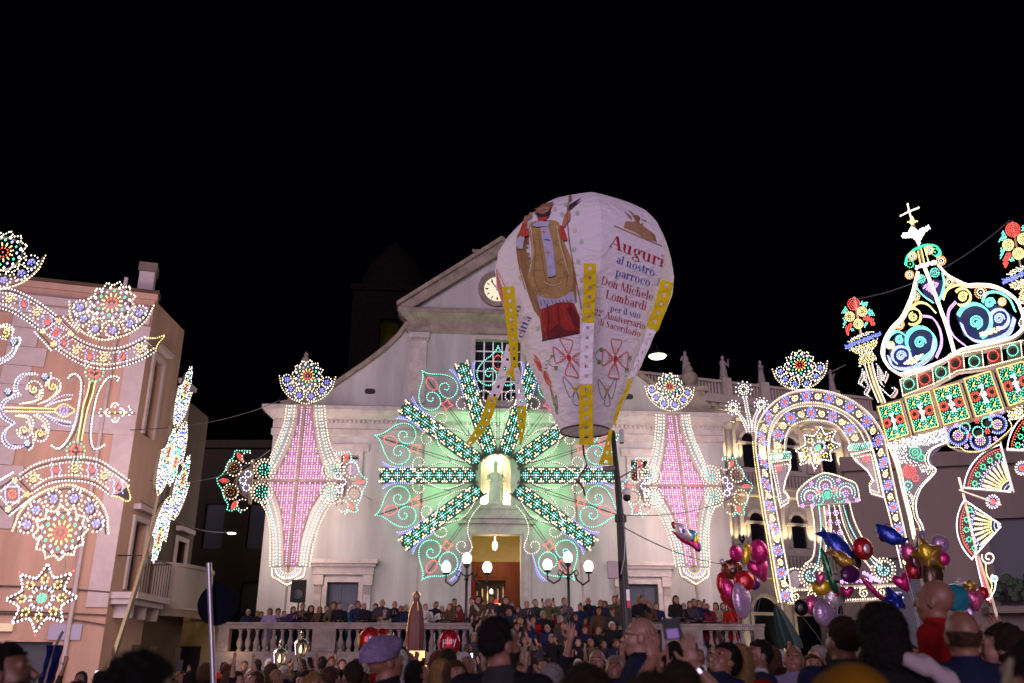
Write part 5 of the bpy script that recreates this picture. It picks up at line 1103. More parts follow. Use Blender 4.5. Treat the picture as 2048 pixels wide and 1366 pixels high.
for i, x in enumerate(BX):
    for (r, z0, z1) in ((0.55, 12.75, 14.25), (0.5, 8.2, 9.6), (0.8, 0.02, 4.6)):
        mb = MB(); pts = [(x-r*0.98, z0), (x+r*0.98, z0)]+[(x+r*0.98*math.cos(math.pi*k/14), z1+r*0.98*math.sin(math.pi*k/14)) for k in range(15)]
        mb.prism(pts, -0.03, 0.42, M_WDK); w_ = mb.build('arched_window', pz)
        mb = MB()
        for k in range(14):
            w0, w1 = math.pi*k/14, math.pi*(k+1)/14; P = [(x+q*math.cos(w), z1+q*math.sin(w)) for q, w in ((r, w0), (r+0.2, w0), (r+0.2, w1), (r, w1))]; mb.prism(P, -0.16, -0.002, M_PZ)
        mb.box(x-r-0.2, x-r, -0.16, -0.002, z0, z1, M_PZ); mb.box(x+r, x+r+0.2, -0.16, -0.002, z0, z1, M_PZ); mb.box(x-r-0.3, x+r+0.3, -0.22, -0.002, z1-0.15, z1-0.002, M_PZ)
        mb.build('arch_moulding', w_)
    # half columns between the windows, lit from below
    u = x+1.385
    for (z0, z1) in ((12.6, 15.3), (7.9, 11.2)):
        mb = MB(); mb.box(u-0.34, u+0.34, -0.26, -0.002, z0, z0+0.3, M_PZ); mb.lathe([(0.27, z0+0.302), (0.27, z0+0.42), (0.23, z0+0.5), (0.22, z1-0.5), (0.2, z1-0.45), (0.3, z1-0.15), (0.3, z1)], (u, -0.12, 0), M_PZ, n=12); mb.box(u-0.36, u+0.36, -0.5, -0.002, z1+0.002, z1+0.2, M_PZ); mb.build('column', pz, smooth=True)
        if -4 < u < 12:
            for du in (-0.42, 0.42): spot('column_light', (u+du*1.05, -0.62, z0+0.1), (u+du*0.9, 0.0, z1-0.9), 420, (1.0, 0.86, 0.52), 58, pz, 0.05)
    mb = MB(); mb.lathe([(0.36, 0), (0.36, 0.5), (0.3, 0.6), (0.28, 5.6), (0.38, 6.0), (0.38, 6.15)], (u, -0.2, 0), M_PZ, n=12); mb.build('arcade_column', pz, smooth=True)
    if -1 < u < 6: spot('arcade_light', (u-0.55, -1.3, 0.6), (u-0.1, -0.2, 4.6), 700, (1.0, 0.86, 0.5), 45, pz, 0.05)
mb = MB(); mb.box(PU0, PU1+0.1, -0.55, -0.002, 15.52, 15.9, M_PZ); mb.box(PU0, PU1+0.3, -0.8, -0.002, 15.902, 16.2, M_PZ); mb.box(PU0, PU1+0.5, -1.1, 0.6, 16.202, 16.7, M_PZ); mb.build('roof_cornice', pz)
mb = MB(); x = PU0
while x < PU1: mb.box(x, x+0.22, -0.98, -0.802, 15.95, 16.18, M_PZ); x += 0.5
mb.build('brackets', pz, kind='stuff')
for z in (11.5, 6.9):
    mb = MB(); mb.box(PU0, PU1, -0.75, -0.002, z-0.5, z-0.15, M_PZ); mb.box(PU0, PU1, -0.95, -0.002, z-0.148, z, M_PZ); mb.build('balcony_floor', pz)
    mb = MB(); x = PU0+0.2
    while x < PU1: mb.box(x, x+0.1, -0.86, -0.76, z+0.002, z+0.72, M_PZ); x += 0.24
    mb.build('balcony_balusters', pz, kind='stuff'); mb = MB(); mb.box(PU0, PU1, -0.92, -0.72, z+0.722, z+0.86, M_PZ); mb.build('balcony_rail', pz)
rb = MB(); rb.box(PU0, PU1, -0.6, -0.3, 16.702, 16.85, M_PZ); rb.box(PU0, PU1, -0.62, -0.28, 17.6, 17.75, M_PZ)
rp_ = rb.build('roof_parapet', pz); mb = MB(); x = PU0+0.1
while x < PU1: mb.box(x, x+0.1, -0.52, -0.38, 16.852, 17.598, M_PZ); x += 0.22
mb.build('parapet_balusters', pz, kind='stuff')
STS = [-1.24, 1.32, 3.95, 9.1]
M_PST = mat('roof_statue_stone', (0.30, 0.25, 0.22), 0.9, noise=0.3)
for i, u in enumerate(STS):
    mb = MB(); mb.box(u-0.3, u+0.3, -0.75, -0.15, 16.71, 17.9, M_PZ); mb.build('statue_plinth', pz)
    w = PZO+Vector((u*math.cos(PZY)+0.45*math.sin(PZY), u*math.sin(PZY)-0.45*math.cos(PZY), 17.9))
    s_ = thing('rooftop_statue', 'robed stone statue on the palazzo parapet, %s from the left' % ('first', 'second', 'third', 'fourth')[i], 'statue', w, PZY+0.3*i, 'rooftop statues')
    mb = MB(); V = []; F = []; n_ = 12
    for r_, z, f in ((0.24, 0, 1), (0.22, 0.4, 0.9), (0.17, 0.75, 0.85), (0.22, 1.0, 0.7), (0.19, 1.12, 0.6), (0.07, 1.2, 0.9), (0.09, 1.3, 1), (0.085, 1.4, 1), (0.03, 1.47, 1)):
        for k in range(n_): q = 2*math.pi*k/n_; V.append((r_*math.cos(q)*(1+0.1*math.sin(5*q+i)), r_*f*math.sin(q), z))
    for a in range(8): F += [(a*n_+k, a*n_+(k+1) % n_, (a+1)*n_+(k+1) % n_, (a+1)*n_+k) for k in range(n_)]
    mb.add(V, F, M_PST); mb.build('robed_figure', s_, smooth=True); mb = MB(); sg = 1 if i % 2 else -1; mb.tube([(sg*0.2, 0, 1.05), (sg*0.34, -0.1, 0.85), (sg*0.2, -0.25, 1.0+0.25*(i % 2))], [0.07, 0.06, 0.04], M_PST, n=6); mb.build('arm', s_)
# ---------------------------------------------------------------- plain building behind the big arch
M_DUSK = mat('greyish_mauve_plaster', (0.13, 0.095, 0.09), 0.85, streak=0.2, scale=1.0, bump=0.15)
rbld = thing('corner_house', 'dim mauve plaster house with dark doorways behind the fan lights', 'building', at_y(1740, 1340, 31).xy.to_3d(), math.radians(-14))
mb = MB(); wall_holes(mb, 0, 12, 0, 8.6, [(0.9, 2.3, 0, 5.2), (4.3, 5.9, 3.6, 6.4), (6.6, 7.8, 0.0, 2.6)], 0, 0.4, M_DUSK); mb.box(0, 12, 0.45, 6, 0, 8.59, M_DUSK); mb.build('wall', rbld)
mb = MB(); mb.box(-0.1, 12, -0.3, -0.002, 8.2, 8.7, M_DUSK); mb.build('cornice', rbld)
for a, b, c, d in ((0.9, 2.3, 0, 5.2), (4.3, 5.9, 3.6, 6.4), (6.6, 7.8, 0, 2.6)): mb = MB(); mb.box(a, b, 0.3, 0.4, c, d, M_SHUT); mb.build('dark_opening', rbld)
mb = MB(); mb.box(3.7, 6.5, -0.9, -0.002, 3.3, 3.5, M_DUSK); bal = mb.build('balcony', rbld)
for k in range(15): mb = MB(); mb.tube([(3.75+k*0.19, -0.85, 3.5), (3.75+k*0.19, -0.85, 4.4)], 0.014, M_BLACK, n=5); mb.build('baluster_bar', bal)
mb = MB()
for k in range(60): x = 3.8+2.6*random.random(); mb.ell((x, -0.8+0.1*random.random(), 3.7+0.75*random.random()), (0.16, 0.14, 0.12), mat('balcony_plants', (0.02, 0.035, 0.02), 0.9), n=5, m=3)
mb.build('balcony_plants', rbld, kind='stuff')
# ================================================================ paper hot-air balloon
def paper(name, col, tl=0.2):
    m = bpy.data.materials.new(name); m.use_nodes = True; nt = m.node_tree; nt.nodes.clear(); out = nt.nodes.new('ShaderNodeOutputMaterial')
    d = nt.nodes.new('ShaderNodeBsdfDiffuse'); t = nt.nodes.new('ShaderNodeBsdfTranslucent'); g = nt.nodes.new('ShaderNodeMixShader'); g.inputs[0].default_value = tl
    tc = nt.nodes.new('ShaderNodeTexCoord'); nz = nt.nodes.new('ShaderNodeTexNoise'); nz.inputs['Scale'].default_value = 3.2; nz.inputs['Detail'].default_value = 5; nz.inputs['Distortion'].default_value = 1.2
    mp = nt.nodes.new('ShaderNodeMapping'); mp.inputs['Scale'].default_value = (1, 1, 1.8); nt.links.new(tc.outputs['Object'], mp.inputs[0]); nt.links.new(mp.outputs[0], nz.inputs['Vector'])
    bp = nt.nodes.new('ShaderNodeBump'); bp.inputs['Strength'].default_value = 0.55; bp.inputs['Distance'].default_value = 0.12; nt.links.new(nz.outputs['Fac'], bp.inputs['Height'])
    rp = nt.nodes.new('ShaderNodeValToRGB'); rp.color_ramp.elements[0].color = (*[c*0.9 for c in col], 1); rp.color_ramp.elements[1].color = (*col, 1); nt.links.new(nz.outputs['Fac'], rp.inputs[0])
    for s in (d, t): nt.links.new(rp.outputs[0], s.inputs['Color']); nt.links.new(bp.outputs[0], s.inputs['Normal'])
    nt.links.new(d.outputs[0], g.inputs[1]); nt.links.new(t.outputs[0], g.inputs[2]); nt.links.new(g.outputs[0], out.inputs[0])
    MATS[name] = m; return m
M_PAPER = paper('tissue_paper_white', (0.97, 0.92, 0.97)); M_PYEL = paper('tissue_paper_yellow', (0.80, 0.62, 0.02), 0.15)
BX0, BY0 = 1.31, 14.6
balloon = thing('paper_balloon', 'white paper hot-air balloon printed with a saint and greetings, yellow and white tails', 'paper balloon', (BX0, BY0, 5.42))
PROF = [(0.0, 9.99), (0.25, 9.90), (0.55, 9.76), (0.85, 9.59), (1.15, 9.37), (1.42, 9.10), (1.585, 8.80), (1.64, 8.55), (1.655, 8.35), (1.63, 8.10), (1.56, 7.86), (1.43, 7.58), (1.25, 7.18), (1.06, 6.75), (0.88, 6.36), (0.70, 5.98), (0.55, 5.66), (0.435, 5.42)]
PR = resample(PROF, 0.075); NG, NS = 8, 12; NA = NG*NS; SEAM = math.radians(-90+5)
V = []; F = []
for i, (r, z) in enumerate(PR):
    for k in range(NA):
        a = SEAM+2*math.pi*k/NA; t = (k % NS)/NS-0.5; c = math.radians(45)*t
        flat = math.cos(math.radians(22.5))/math.cos(c); f = 0.2+flat*0.8
        puck = 1-0.010*abs(math.sin(9*z+k*1.7))*(1 if abs(t) > 0.4 else 0.3)
        V.append((r*f*puck*math.cos(a)+0.03*(z-7.5), r*f*puck*math.sin(a), z-5.42))
for i in range(len(PR)-1):
    for k in range(NA): F.append((i*NA+k, i*NA+(k+1) % NA, (i+1)*NA+(k+1) % NA, (i+1)*NA+k))
bm_ = MB(); bm_.add(V, F, M_PAPER); env = bm_.build('envelope', balloon, smooth=False)
env.data.polygons.foreach_set('use_smooth', [True]*len(env.data.polygons)); env.data.set_sharp_from_angle(angle=math.radians(16))
BVH = BVHTree.FromPolygons([Vector(v)+balloon.location for v in V], F)
mb = MB(); mb.tube([Vector((0.435*0.98*math.cos(a)-0.06, 0.435*0.98*math.sin(a), 0.0)) for a in np.linspace(0, 2*math.pi, 33)], 0.016, mat('rim_hoop_wire', (0.10, 0.06, 0.07), 0.6), n=6, cap=False); mb.build('mouth_hoop', balloon)
def onb(x, y, off=0.006):
    d = ray(x, y).normalized(); hit = BVH.ray_cast(Vector((0, 0, EYE)), d)
    if hit[0] is None: return None
    n = hit[1]; n = n if n.dot(d) < 0 else -n
    return hit[0]+n*off
class Decal:
    def __init__(s, name): s.name = name; s.mb = MB(); s.layer = 0
    def poly(s, pts, m, off=None, mx=9.0, smooth=False):
        if smooth: pts = [tuple(q) for q in resample(pts, 3.0, closed=True)]
        s.layer += 1; off = off or 0.004+0.0009*s.layer
        tri = tessellate_polygon([[Vector((x, y, 0)) for x, y in pts]]); T = [tuple(np.array(pts[i], float) for i in t) for t in tri]; st = list(T); out = []
        while st:
            a, b, c = st.pop(); L = [np.linalg.norm(a-b), np.linalg.norm(b-c), np.linalg.norm(c-a)]
            if max(L) <= mx: out.append((a, b, c)); continue
            k = int(np.argmax(L))
            if k == 0: m_ = (a+b)/2; st += [(a, m_, c), (m_, b, c)]
            elif k == 1: m_ = (b+c)/2; st += [(a, b, m_), (a, m_, c)]
            else: m_ = (c+a)/2; st += [(a, b, m_), (m_, b, c)]
        cache = {}; V = []; F = []
        for t in out:
            f = []
            for q in t:
                key = (round(q[0], 3), round(q[1], 3))
                if key not in cache:
                    w = onb(q[0], q[1], off); cache[key] = None if w is None else len(V)
                    if w is not None: V.append(w-balloon.location)
                f.append(cache[key])
            if None not in f: F.append(tuple(f))
        if F: s.mb.add(V, F, m)
        return s
    def stroke(s, pts, w, m, closed=False, smooth=True, off=None):
        P = resample(pts, 3.0, closed, smooth); n = len(P); s.layer += 1; off = off or 0.004+0.0009*s.layer; V = []; ok = []
        for i in range(n):
            a = P[(i-1) % n] if (closed or i > 0) else P[i]; b = P[(i+1) % n] if (closed or i < n-1) else P[i]; t = b-a; t = t/(np.linalg.norm(t)+1e-9); nr = np.array((-t[1], t[0]))*w/2
            q = [onb(*(P[i]+nr), off), onb(*(P[i]-nr), off)]; ok.append(None not in q); V += [(v-balloon.location) if v is not None else Vector((0, 0, 0)) for v in q]
        F = [(2*i, 2*i+1, 2*((i+1) % n)+1, 2*((i+1) % n)) for i in range(n if closed else n-1) if ok[i] and ok[(i+1) % n]]
        if F: s.mb.add(V, F, m)
        return s
    def build(s): return s.mb.build(s.name, balloon)
def ink(n, c): return mat('ink_'+n, c, 0.8, noise=0.25, scale=9)
I_RED = ink('crimson', (0.42, 0.012, 0.03)); I_BLUE = ink('blue', (0.06, 0.07, 0.45)); I_COR = ink('coral', (0.68, 0.17, 0.09)); I_RDOT = ink('red', (0.62, 0.03, 0.02)); I_GRN = ink('green', (0.10, 0.22, 0.06)); I_LGRN = ink('leaf', (0.17, 0.36, 0.10)); I_PGRN = ink('pale_green', (0.50, 0.60, 0.46)); I_PYEL = ink('pale_yellow', (0.72, 0.62, 0.42)); I_TAN = ink('tan', (0.42, 0.24, 0.13)); I_TAN2 = ink('tan_dark', (0.30, 0.15, 0.07)); I_GOLD = ink('gold_cope', (0.46, 0.29, 0.10)); I_GOLD2 = ink('gold_deep', (0.30, 0.18, 0.07)); I_LAV = ink('alb', (0.50, 0.48, 0.66)); I_SKIN = ink('skin', (0.50, 0.24, 0.14)); I_HAIR = ink('dark_hair', (0.05, 0.02, 0.03)); I_ROBE = ink('robe_red', (0.36, 0.025, 0.015)); I_ROBE2 = ink('robe_dark', (0.16, 0.01, 0.012)); I_SLV = ink('sleeve_red', (0.55, 0.06, 0.03)); I_YEL = ink('yellow', (0.65, 0.45, 0.05)); I_OR = ink('orange', (0.6, 0.2, 0.03))
# the printed saint
s3 = lambda P: [(1020+x/4.406, 390+y/4.406) for x, y in P]
d = Decal('printed_saint')
d.poly(s3([(95, 300), (60, 370), (55, 480), (70, 580), (110, 700), (160, 870), (215, 1020), (262, 1085), (300, 1000), (240, 800), (170, 500), (170, 300)]), I_GOLD2)
d.poly(s3([(430, 240), (480, 420), (540, 560), (580, 700), (590, 950), (560, 950), (520, 800), (430, 500)]), I_GOLD2)
d.poly(s3([(255, 960), (560, 940), (618, 1080), (616, 1215), (290, 1285), (265, 1080)]), I_ROBE); d.poly(s3([(290, 1285), (616, 1215), (616, 1190), (500, 1195), (420, 1130), (350, 1200), (300, 1200), (275, 1150)]), I_ROBE2); d.poly(s3([(285, 1290), (616, 1222), (616, 1210), (284, 1272)]), I_HAIR)
d.poly(s3([(500, 1000), (540, 970), (610, 1080), (612, 1180), (560, 1150)]), I_ROBE2)
d.poly(s3([(235, 870), (560, 850), (580, 960), (500, 935), (400, 955), (270, 1010)]), I_LAV)
d.poly(s3([(180, 260), (250, 230), (400, 230), (450, 290), (490, 450), (545, 580), (556, 720), (540, 840), (480, 890), (400, 912), (310, 905), (240, 875), (180, 800), (158, 730), (185, 600), (190, 450), (170, 330)]), I_GOLD, smooth=True)
for cx, cy, r in ((230, 700, 40), (330, 800, 38), (450, 760, 36), (240, 560, 34), (450, 600, 34), (230, 420, 30), (420, 430, 28), (500, 700, 28), (280, 840, 24)): d.stroke(s3(spiral(cx, cy, r*0.4, r, 30, 0.8, 8)), 1.6, I_GOLD2)
for q_ in ([(200, 330), (230, 500), (215, 700), (260, 850)], [(430, 300), (470, 480), (510, 620), (500, 800)], [(250, 320), (275, 480), (300, 650), (330, 800)]): d.stroke(s3(q_), 2.2, I_GOLD2)
for q_ in ([(190, 300), (205, 480), (180, 680)], [(415, 270), (440, 420), (480, 560), (520, 700)], [(300, 760), (380, 800), (460, 770)]): d.stroke(s3(q_), 1.6, I_PYEL)
for q_ in ([(330, 960), (345, 1080), (330, 1240)], [(420, 950), (430, 1060), (450, 1200)], [(530, 960), (570, 1080), (580, 1200)]): d.stroke(s3(q_), 2.4, I_ROBE2)
for q_ in ([(300, 990), (305, 1120)], [(465, 970), (500, 1120)], [(390, 960), (392, 1100)]): d.stroke(s3(q_), 1.8, I_SLV)
for k_ in range(9): d.stroke(s3([(270+k_*33, 925-k_*1.5), (285+k_*33, 968-k_*4)]), 1.2, I_GOLD2, smooth=False)
for q_ in ([(100, 420), (120, 600), (170, 800), (230, 1000)], [(75, 480), (100, 640), (150, 830)]): d.stroke(s3(q_), 1.8, I_TAN2)
d.poly(s3([(275, 300), (345, 290), (385, 450), (400, 600), (412, 700), (375, 722), (340, 720), (320, 560), (295, 420)]), I_LAV)
for cx, cy in ((305, 338), (342, 510)): d.stroke(s3([(cx-24, cy), (cx+24, cy)]), 1.7, I_OR, smooth=False); d.stroke(s3([(cx, cy-26), (cx, cy+26)]), 1.7, I_OR, smooth=False)
d.stroke(s3([(310, 400), (360, 410)]), 2.2, I_BLUE, smooth=False)
d.poly(s3([(205, 280), (260, 240), (360, 250), (345, 290), (240, 292)]), I_LAV); d.poly(s3([(70, 400), (110, 370), (150, 380), (130, 480), (80, 470)]), I_LAV)
d.poly(s3([(130, 255), (165, 260), (175, 370), (120, 380), (95, 360)]), I_SLV); d.poly(s3([(445, 280), (475, 285), (500, 360), (515, 405), (480, 410), (455, 380)]), I_SLV)
d.poly(s3([(135, 250), (150, 200), (175, 170), (215, 160), (200, 200), (175, 225), (165, 260)]), I_SKIN, smooth=True); d.poly(s3([(465, 280), (485, 200), (510, 170), (540, 175), (535, 230), (505, 260), (495, 290)]), I_SKIN, smooth=True)
d.poly(s3([(205, 140), (250, 115), (390, 80), (370, 130), (340, 170), (270, 180), (240, 190)]), I_TAN2); d.poly(s3([(265, 140), (340, 125), (345, 170), (330, 200), (280, 205), (255, 180)]), I_SKIN, smooth=True); d.stroke(s3([(278, 158), (296, 156)]), 1.0, I_HAIR, smooth=False); d.stroke(s3([(314, 153), (332, 148)]), 1.0, I_HAIR, smooth=False); d.stroke(s3([(304, 158), (306, 178)]), 0.9, I_TAN2, smooth=False); d.poly(s3([(235, 175), (270, 180), (300, 190), (345, 165), (370, 130), (365, 170), (345, 210), (310, 225), (255, 220)]), I_HAIR); d.poly(s3([(250, 220), (335, 210), (330, 240), (260, 245)]), I_SLV)
d.stroke(s3([(535, 30), (520, 100), (510, 200), (530, 420), (575, 680), (635, 1000)]), 1.8, I_TAN2); d.poly(s3([(520, 35), (550, 30), (548, 60), (528, 80)]), I_TAN2); d.poly(s3([(515, 165), (530, 110), (570, 85), (635, 50), (620, 70), (580, 105), (545, 135)]), I_HAIR)
d.build()
d = Decal('printed_angel_crest'); q = lambda P: [(1180+x/11.38, 400+y/11.38) for x, y in P]
d.poly(q([(540, 570), (1690, 1060), (1680, 1090), (540, 605)]), I_TAN); d.poly(q([(760, 630), (800, 490), (865, 490), (950, 500), (1060, 480), (1180, 570), (1400, 730), (1470, 800), (1520, 960), (1300, 900), (1000, 730)]), I_TAN); d.poly(q([(1400, 730), (1470, 800), (1520, 965), (1440, 935), (1420, 820)]), I_TAN2); d.poly(q([(770, 215), (830, 300), (940, 380), (950, 480), (880, 400), (800, 300)]), I_TAN); d.poly(q([(960, 370), (1060, 345), (1140, 400), (1130, 440), (1110, 560), (1060, 500), (1000, 430)]), I_TAN2); d.poly(q([(860, 230), (960, 290), (1020, 360), (960, 350)]), I_TAN); d.poly(q([(1150, 440), (1290, 470), (1260, 495), (1170, 470)]), I_TAN); d.poly(q([(1130, 590), (1160, 550), (1225, 535), (1180, 570)]), I_TAN2); d.build()
# flowers, butterflies, leaves and dots (pixel frames: centre, right axis, up axis)
q4 = lambda P: [(1020+x/5.692, 660+y/5.692) for x, y in P]
def flower(c, ex, ey):
    T = affine(c, ex, ey); d = Decal('printed_flower')
    for a in (90, 0, 180, 270):
        ca, sa = math.cos(math.radians(a)), math.sin(math.radians(a)); R = lambda P: [T((x*ca-y*sa, x*sa+y*ca)) for x, y in P]
        d.stroke(R([(0.22, 0), (0.62, 0.30), (0.98, 0.42), (1.0, 0), (0.98, -0.42), (0.62, -0.30)]), 2.3, I_COR, closed=True)
        for o in (-0.18, 0, 0.18): d.stroke(R([(0.25, o*0.4), (0.62, o)]), 0.9, I_RDOT, smooth=False)
    d.poly([T((0.16*math.cos(w), 0.2*math.sin(w))) for w in np.linspace(0, 6.283, 14)[:-1]], I_RDOT); d.build()
flower((1138.5, 715.5), (30, 6), (-6, -37)); flower((1229.5, 717.5), (25, 3), (3.5, -38)); flower((1086, 742), (12, 14), (-13, -28))
def butterfly(c, ex, ey):
    T = affine(c, ex, ey); d = Decal('printed_butterfly')
    for s in (-1, 1): d.stroke([T((s*x, y)) for x, y in ((0.1, 0.0), (0.55, 0.5), (1.0, 0.85), (0.9, 0.2), (0.55, -0.55), (0.25, -0.35))], 1.5, I_GRN, closed=True)
    d.stroke([T(p_) for p_ in ((0, -0.1), (-0.28, -0.7), (-0.22, -1.0), (0.22, -1.05), (0.3, -0.75))], 1.4, I_GRN, closed=True); d.poly([T((0.18*math.cos(w), 0.2*math.sin(w))) for w in np.linspace(0, 6.283, 10)[:-1]], I_YEL)
    for a in (20, 60, 120, 160): d.stroke([T((0.2*math.cos(math.radians(a)), 0.2*math.sin(math.radians(a)))), T((0.5*math.cos(math.radians(a)), 0.5*math.sin(math.radians(a))))], 0.6, I_YEL, smooth=False)
    d.build()
butterfly((1151, 780), (23, 3), (-2, -29)); butterfly((1214, 782), (18, -1), (0, -29)); butterfly((1110, 802), (6, 8), (-4, -24))
def sprig(pts, dots):
    d = Decal('printed_sprig'); d.stroke(q4(pts), 1.1, I_GRN)
    for x, y in dots: d.poly(q4([(x-22, y+18), (x-18, y-20), (x+22, y-22), (x+20, y+20), (x, y+34)]), I_LGRN)
    for k in range(4): x, y = pts[0][0]-18-8*k, pts[0][1]-30+42*k; d.stroke(q4([(x-10, y), (x+14, y-4)]), 0.9, I_GRN, smooth=False)
    d.build()['kind'] = 'stuff'
sprig([(440, 380), (455, 330), (475, 300)], [(482, 300)]); sprig([(445, 385), (480, 410), (520, 425)], [(525, 430)]); sprig([(965, 295), (990, 250), (1020, 225)], [(1035, 220)]); sprig([(965, 295), (990, 340), (1010, 360)], [(1012, 362)]); sprig([(1370, 360), (1365, 320)], [(1362, 318)]); sprig([(1350, 430), (1330, 450)], [(1328, 452)])
for k, (x, y) in enumerate(((1110, 419), (1125, 429), (1155, 427), (1030, 445), (1040, 440), (1133, 410), (1150, 461), (1163, 484), (1157, 523), (1042, 555), (1159, 585), (1076, 657), (1026, 461), (1060, 428), (1148, 500), (1163, 560))): d = Decal('printed_dot'); d.poly([(x+4.6*math.cos(w), y+5*math.sin(w)) for w in np.linspace(0, 6.283, 12)[:-1]], I_PGRN if k % 3 else I_PYEL); d.build()
d = Decal('printed_rays')
for k in range(6): d.stroke([(993+k*2.2, 540+k*7), (999+k*3.0, 612+k*3)], 1.3, I_COR, smooth=False)
d.stroke([(993, 538), (1012, 578), (1018, 630)], 1.2, I_COR); d.build()
# ---------------------------------------------------------------- lettering: high-contrast serif, drawn stroke by stroke
TH, TN_ = 0.125, 0.035
def G_stem(x, y0, y1, s0=True, s1=True, w=TH):
    P = [[(x-w/2, y0), (x+w/2, y0), (x+w/2, y1), (x-w/2, y1)]]
    if s0: P.append([(x-w*0.95, y0), (x+w*0.95, y0), (x+w*0.95, y0+TN_), (x-w*0.95, y0+TN_)])
    if s1: P.append([(x-w*0.95, y1-TN_), (x+w*0.5, y1-TN_), (x+w*0.5, y1), (x-w*0.95, y1)])
    return P
def G_arc(cx, cy, rx, ry, a0, a1, th=TH, tn=TN_, n=14):
    o = []
    for i in range(n):
        A, B = math.radians(a0+(a1-a0)*i/n), math.radians(a0+(a1-a0)*(i+1)/n)
        f = lambda a: tn+(th-tn)*abs(math.cos(a))**1.6
        o.append([(cx+(rx+f(A)/2*0)*math.cos(A), cy+ry*math.sin(A)), (cx+rx*math.cos(B), cy+ry*math.sin(B)), (cx+(rx-f(B))*math.cos(B), cy+(ry-tn)*math.sin(B)), (cx+(rx-f(A))*math.cos(A), cy+(ry-tn)*math.sin(A))])
    return o
def G_ln(x0, y0, x1, y1, w):
    dx, dy = x1-x0, y1-y0; L = math.hypot(dx, dy); nx, ny = -dy/L*w/2, dx/L*w/2
    return [[(x0+nx, y0+ny), (x0-nx, y0-ny), (x1-nx, y1-ny), (x1+nx, y1+ny)]]
def G_dot(x, y, r=0.075): return [[(x+r*math.cos(w), y+r*math.sin(w)) for w in np.linspace(0, 6.283, 11)[:-1]]]
X = 0.47
def glyph(c):
    if c == 'A': return G_ln(0.07, 0, 0.32, 0.72, TN_*1.2)+G_ln(0.33, 0.72, 0.56, 0, TH*1.15)+G_ln(0.15, 0.24, 0.48, 0.24, TN_)+G_ln(-0.02, 0.017, 0.19, 0.017, TN_)+G_ln(0.44, 0.017, 0.70, 0.017, TN_), 0.68
    if c == 'D': return G_stem(0.14, 0, 0.7)+G_arc(0.22, 0.35, 0.40, 0.35, -90, 90, TH*1.1)+G_ln(0.1, 0.018, 0.24, 0.018, TN_)+G_ln(0.1, 0.682, 0.24, 0.682, TN_), 0.70
    if c == 'M': return G_stem(0.10, 0, 0.7, w=TN_*1.4)+G_ln(0.12, 0.7, 0.40, 0.02, TH)+G_ln(0.40, 0.02, 0.64, 0.7, TN_*1.3)+G_stem(0.68, 0, 0.7), 0.84
    if c == 'L': return G_stem(0.14, 0, 0.7)+G_ln(0.1, 0.02, 0.5, 0.02, TN_*1.2)+G_ln(0.49, 0.0, 0.52, 0.2, TN_*1.3), 0.57
    if c == 'S': return G_arc(0.26, 0.53, 0.19, 0.18, 40, 260, TH)+G_ln(0.17, 0.42, 0.36, 0.29, TH*1.2)+G_arc(0.26, 0.18, 0.21, 0.19, -140, 70, TH), 0.54
    if c == '2': return G_arc(0.22, 0.5, 0.18, 0.2, -25, 190, TH)+G_ln(0.36, 0.42, 0.08, 0.06, TN_*1.6)+G_ln(0.05, 0.04, 0.42, 0.04, TH*0.7), 0.47
    if c == '°': return G_arc(0.12, 0.6, 0.09, 0.09, 0, 360, 0.035), 0.26
    if c == 'a': return G_arc(0.22, 0.32, 0.17, 0.15, 0, 170, TH*0.7)+G_stem(0.33, 0.0, 0.36, False, False)+G_arc(0.22, 0.13, 0.17, 0.14, 30, 330, TH)+G_ln(0.33, 0.02, 0.44, 0.03, TN_), 0.46
    if c == 'à':
        g, w = glyph('a'); return g+G_ln(0.12, 0.66, 0.26, 0.55, 0.05), w
    if c == 'b': return G_stem(0.11, 0, 0.73, False, True)+G_arc(0.26, 0.235, 0.21, 0.245, -150, 150, TH), 0.53
    if c == 'c': return G_arc(0.24, 0.235, 0.21, 0.245, 45, 315, TH)+G_dot(0.38, 0.36, 0.06), 0.46
    if c == 'd': return G_stem(0.38, 0, 0.73, False, True)+G_arc(0.24, 0.235, 0.21, 0.245, 30, 330, TH)+G_ln(0.36, 0.018, 0.5, 0.018, TN_), 0.53
    if c == 'e': return G_arc(0.24, 0.235, 0.21, 0.245, 0, 320, TH)+G_ln(0.08, 0.25, 0.44, 0.25, TN_), 0.48
    if c == 'g': return G_arc(0.22, 0.31, 0.18, 0.17, 0, 360, TH)+G_arc(0.22, -0.12, 0.21, 0.12, 0, 360, TH*0.6)+G_ln(0.12, 0.12, 0.34, 0.0, TH*0.7)+G_dot(0.43, 0.44, 0.055), 0.48
    if c == 'h': return G_stem(0.11, 0, 0.73)+G_arc(0.26, 0.3, 0.16, 0.18, 0, 160, TH)+G_stem(0.36, 0, 0.31, True, False), 0.53
    if c == 'i': return G_stem(0.11, 0, X)+G_dot(0.11, 0.63), 0.25
    if c == 'l': return G_stem(0.11, 0, 0.73), 0.25
    if c == 'm': return G_stem(0.11, 0, X)+G_arc(0.25, 0.3, 0.15, 0.18, 0, 160, TH)+G_stem(0.34, 0, 0.31, True, False)+G_arc(0.5, 0.3, 0.15, 0.18, 0, 160, TH)+G_stem(0.59, 0, 0.31, True, False), 0.77
    if c == 'n': return G_stem(0.11, 0, X)+G_arc(0.26, 0.3, 0.16, 0.18, 0, 160, TH)+G_stem(0.36, 0, 0.31, True, False), 0.53
    if c == 'o': return G_arc(0.25, 0.235, 0.22, 0.245, 0, 360, TH), 0.5
    if c == 'p': return G_stem(0.11, -0.2, X)+G_arc(0.26, 0.235, 0.21, 0.245, -150, 150, TH), 0.53
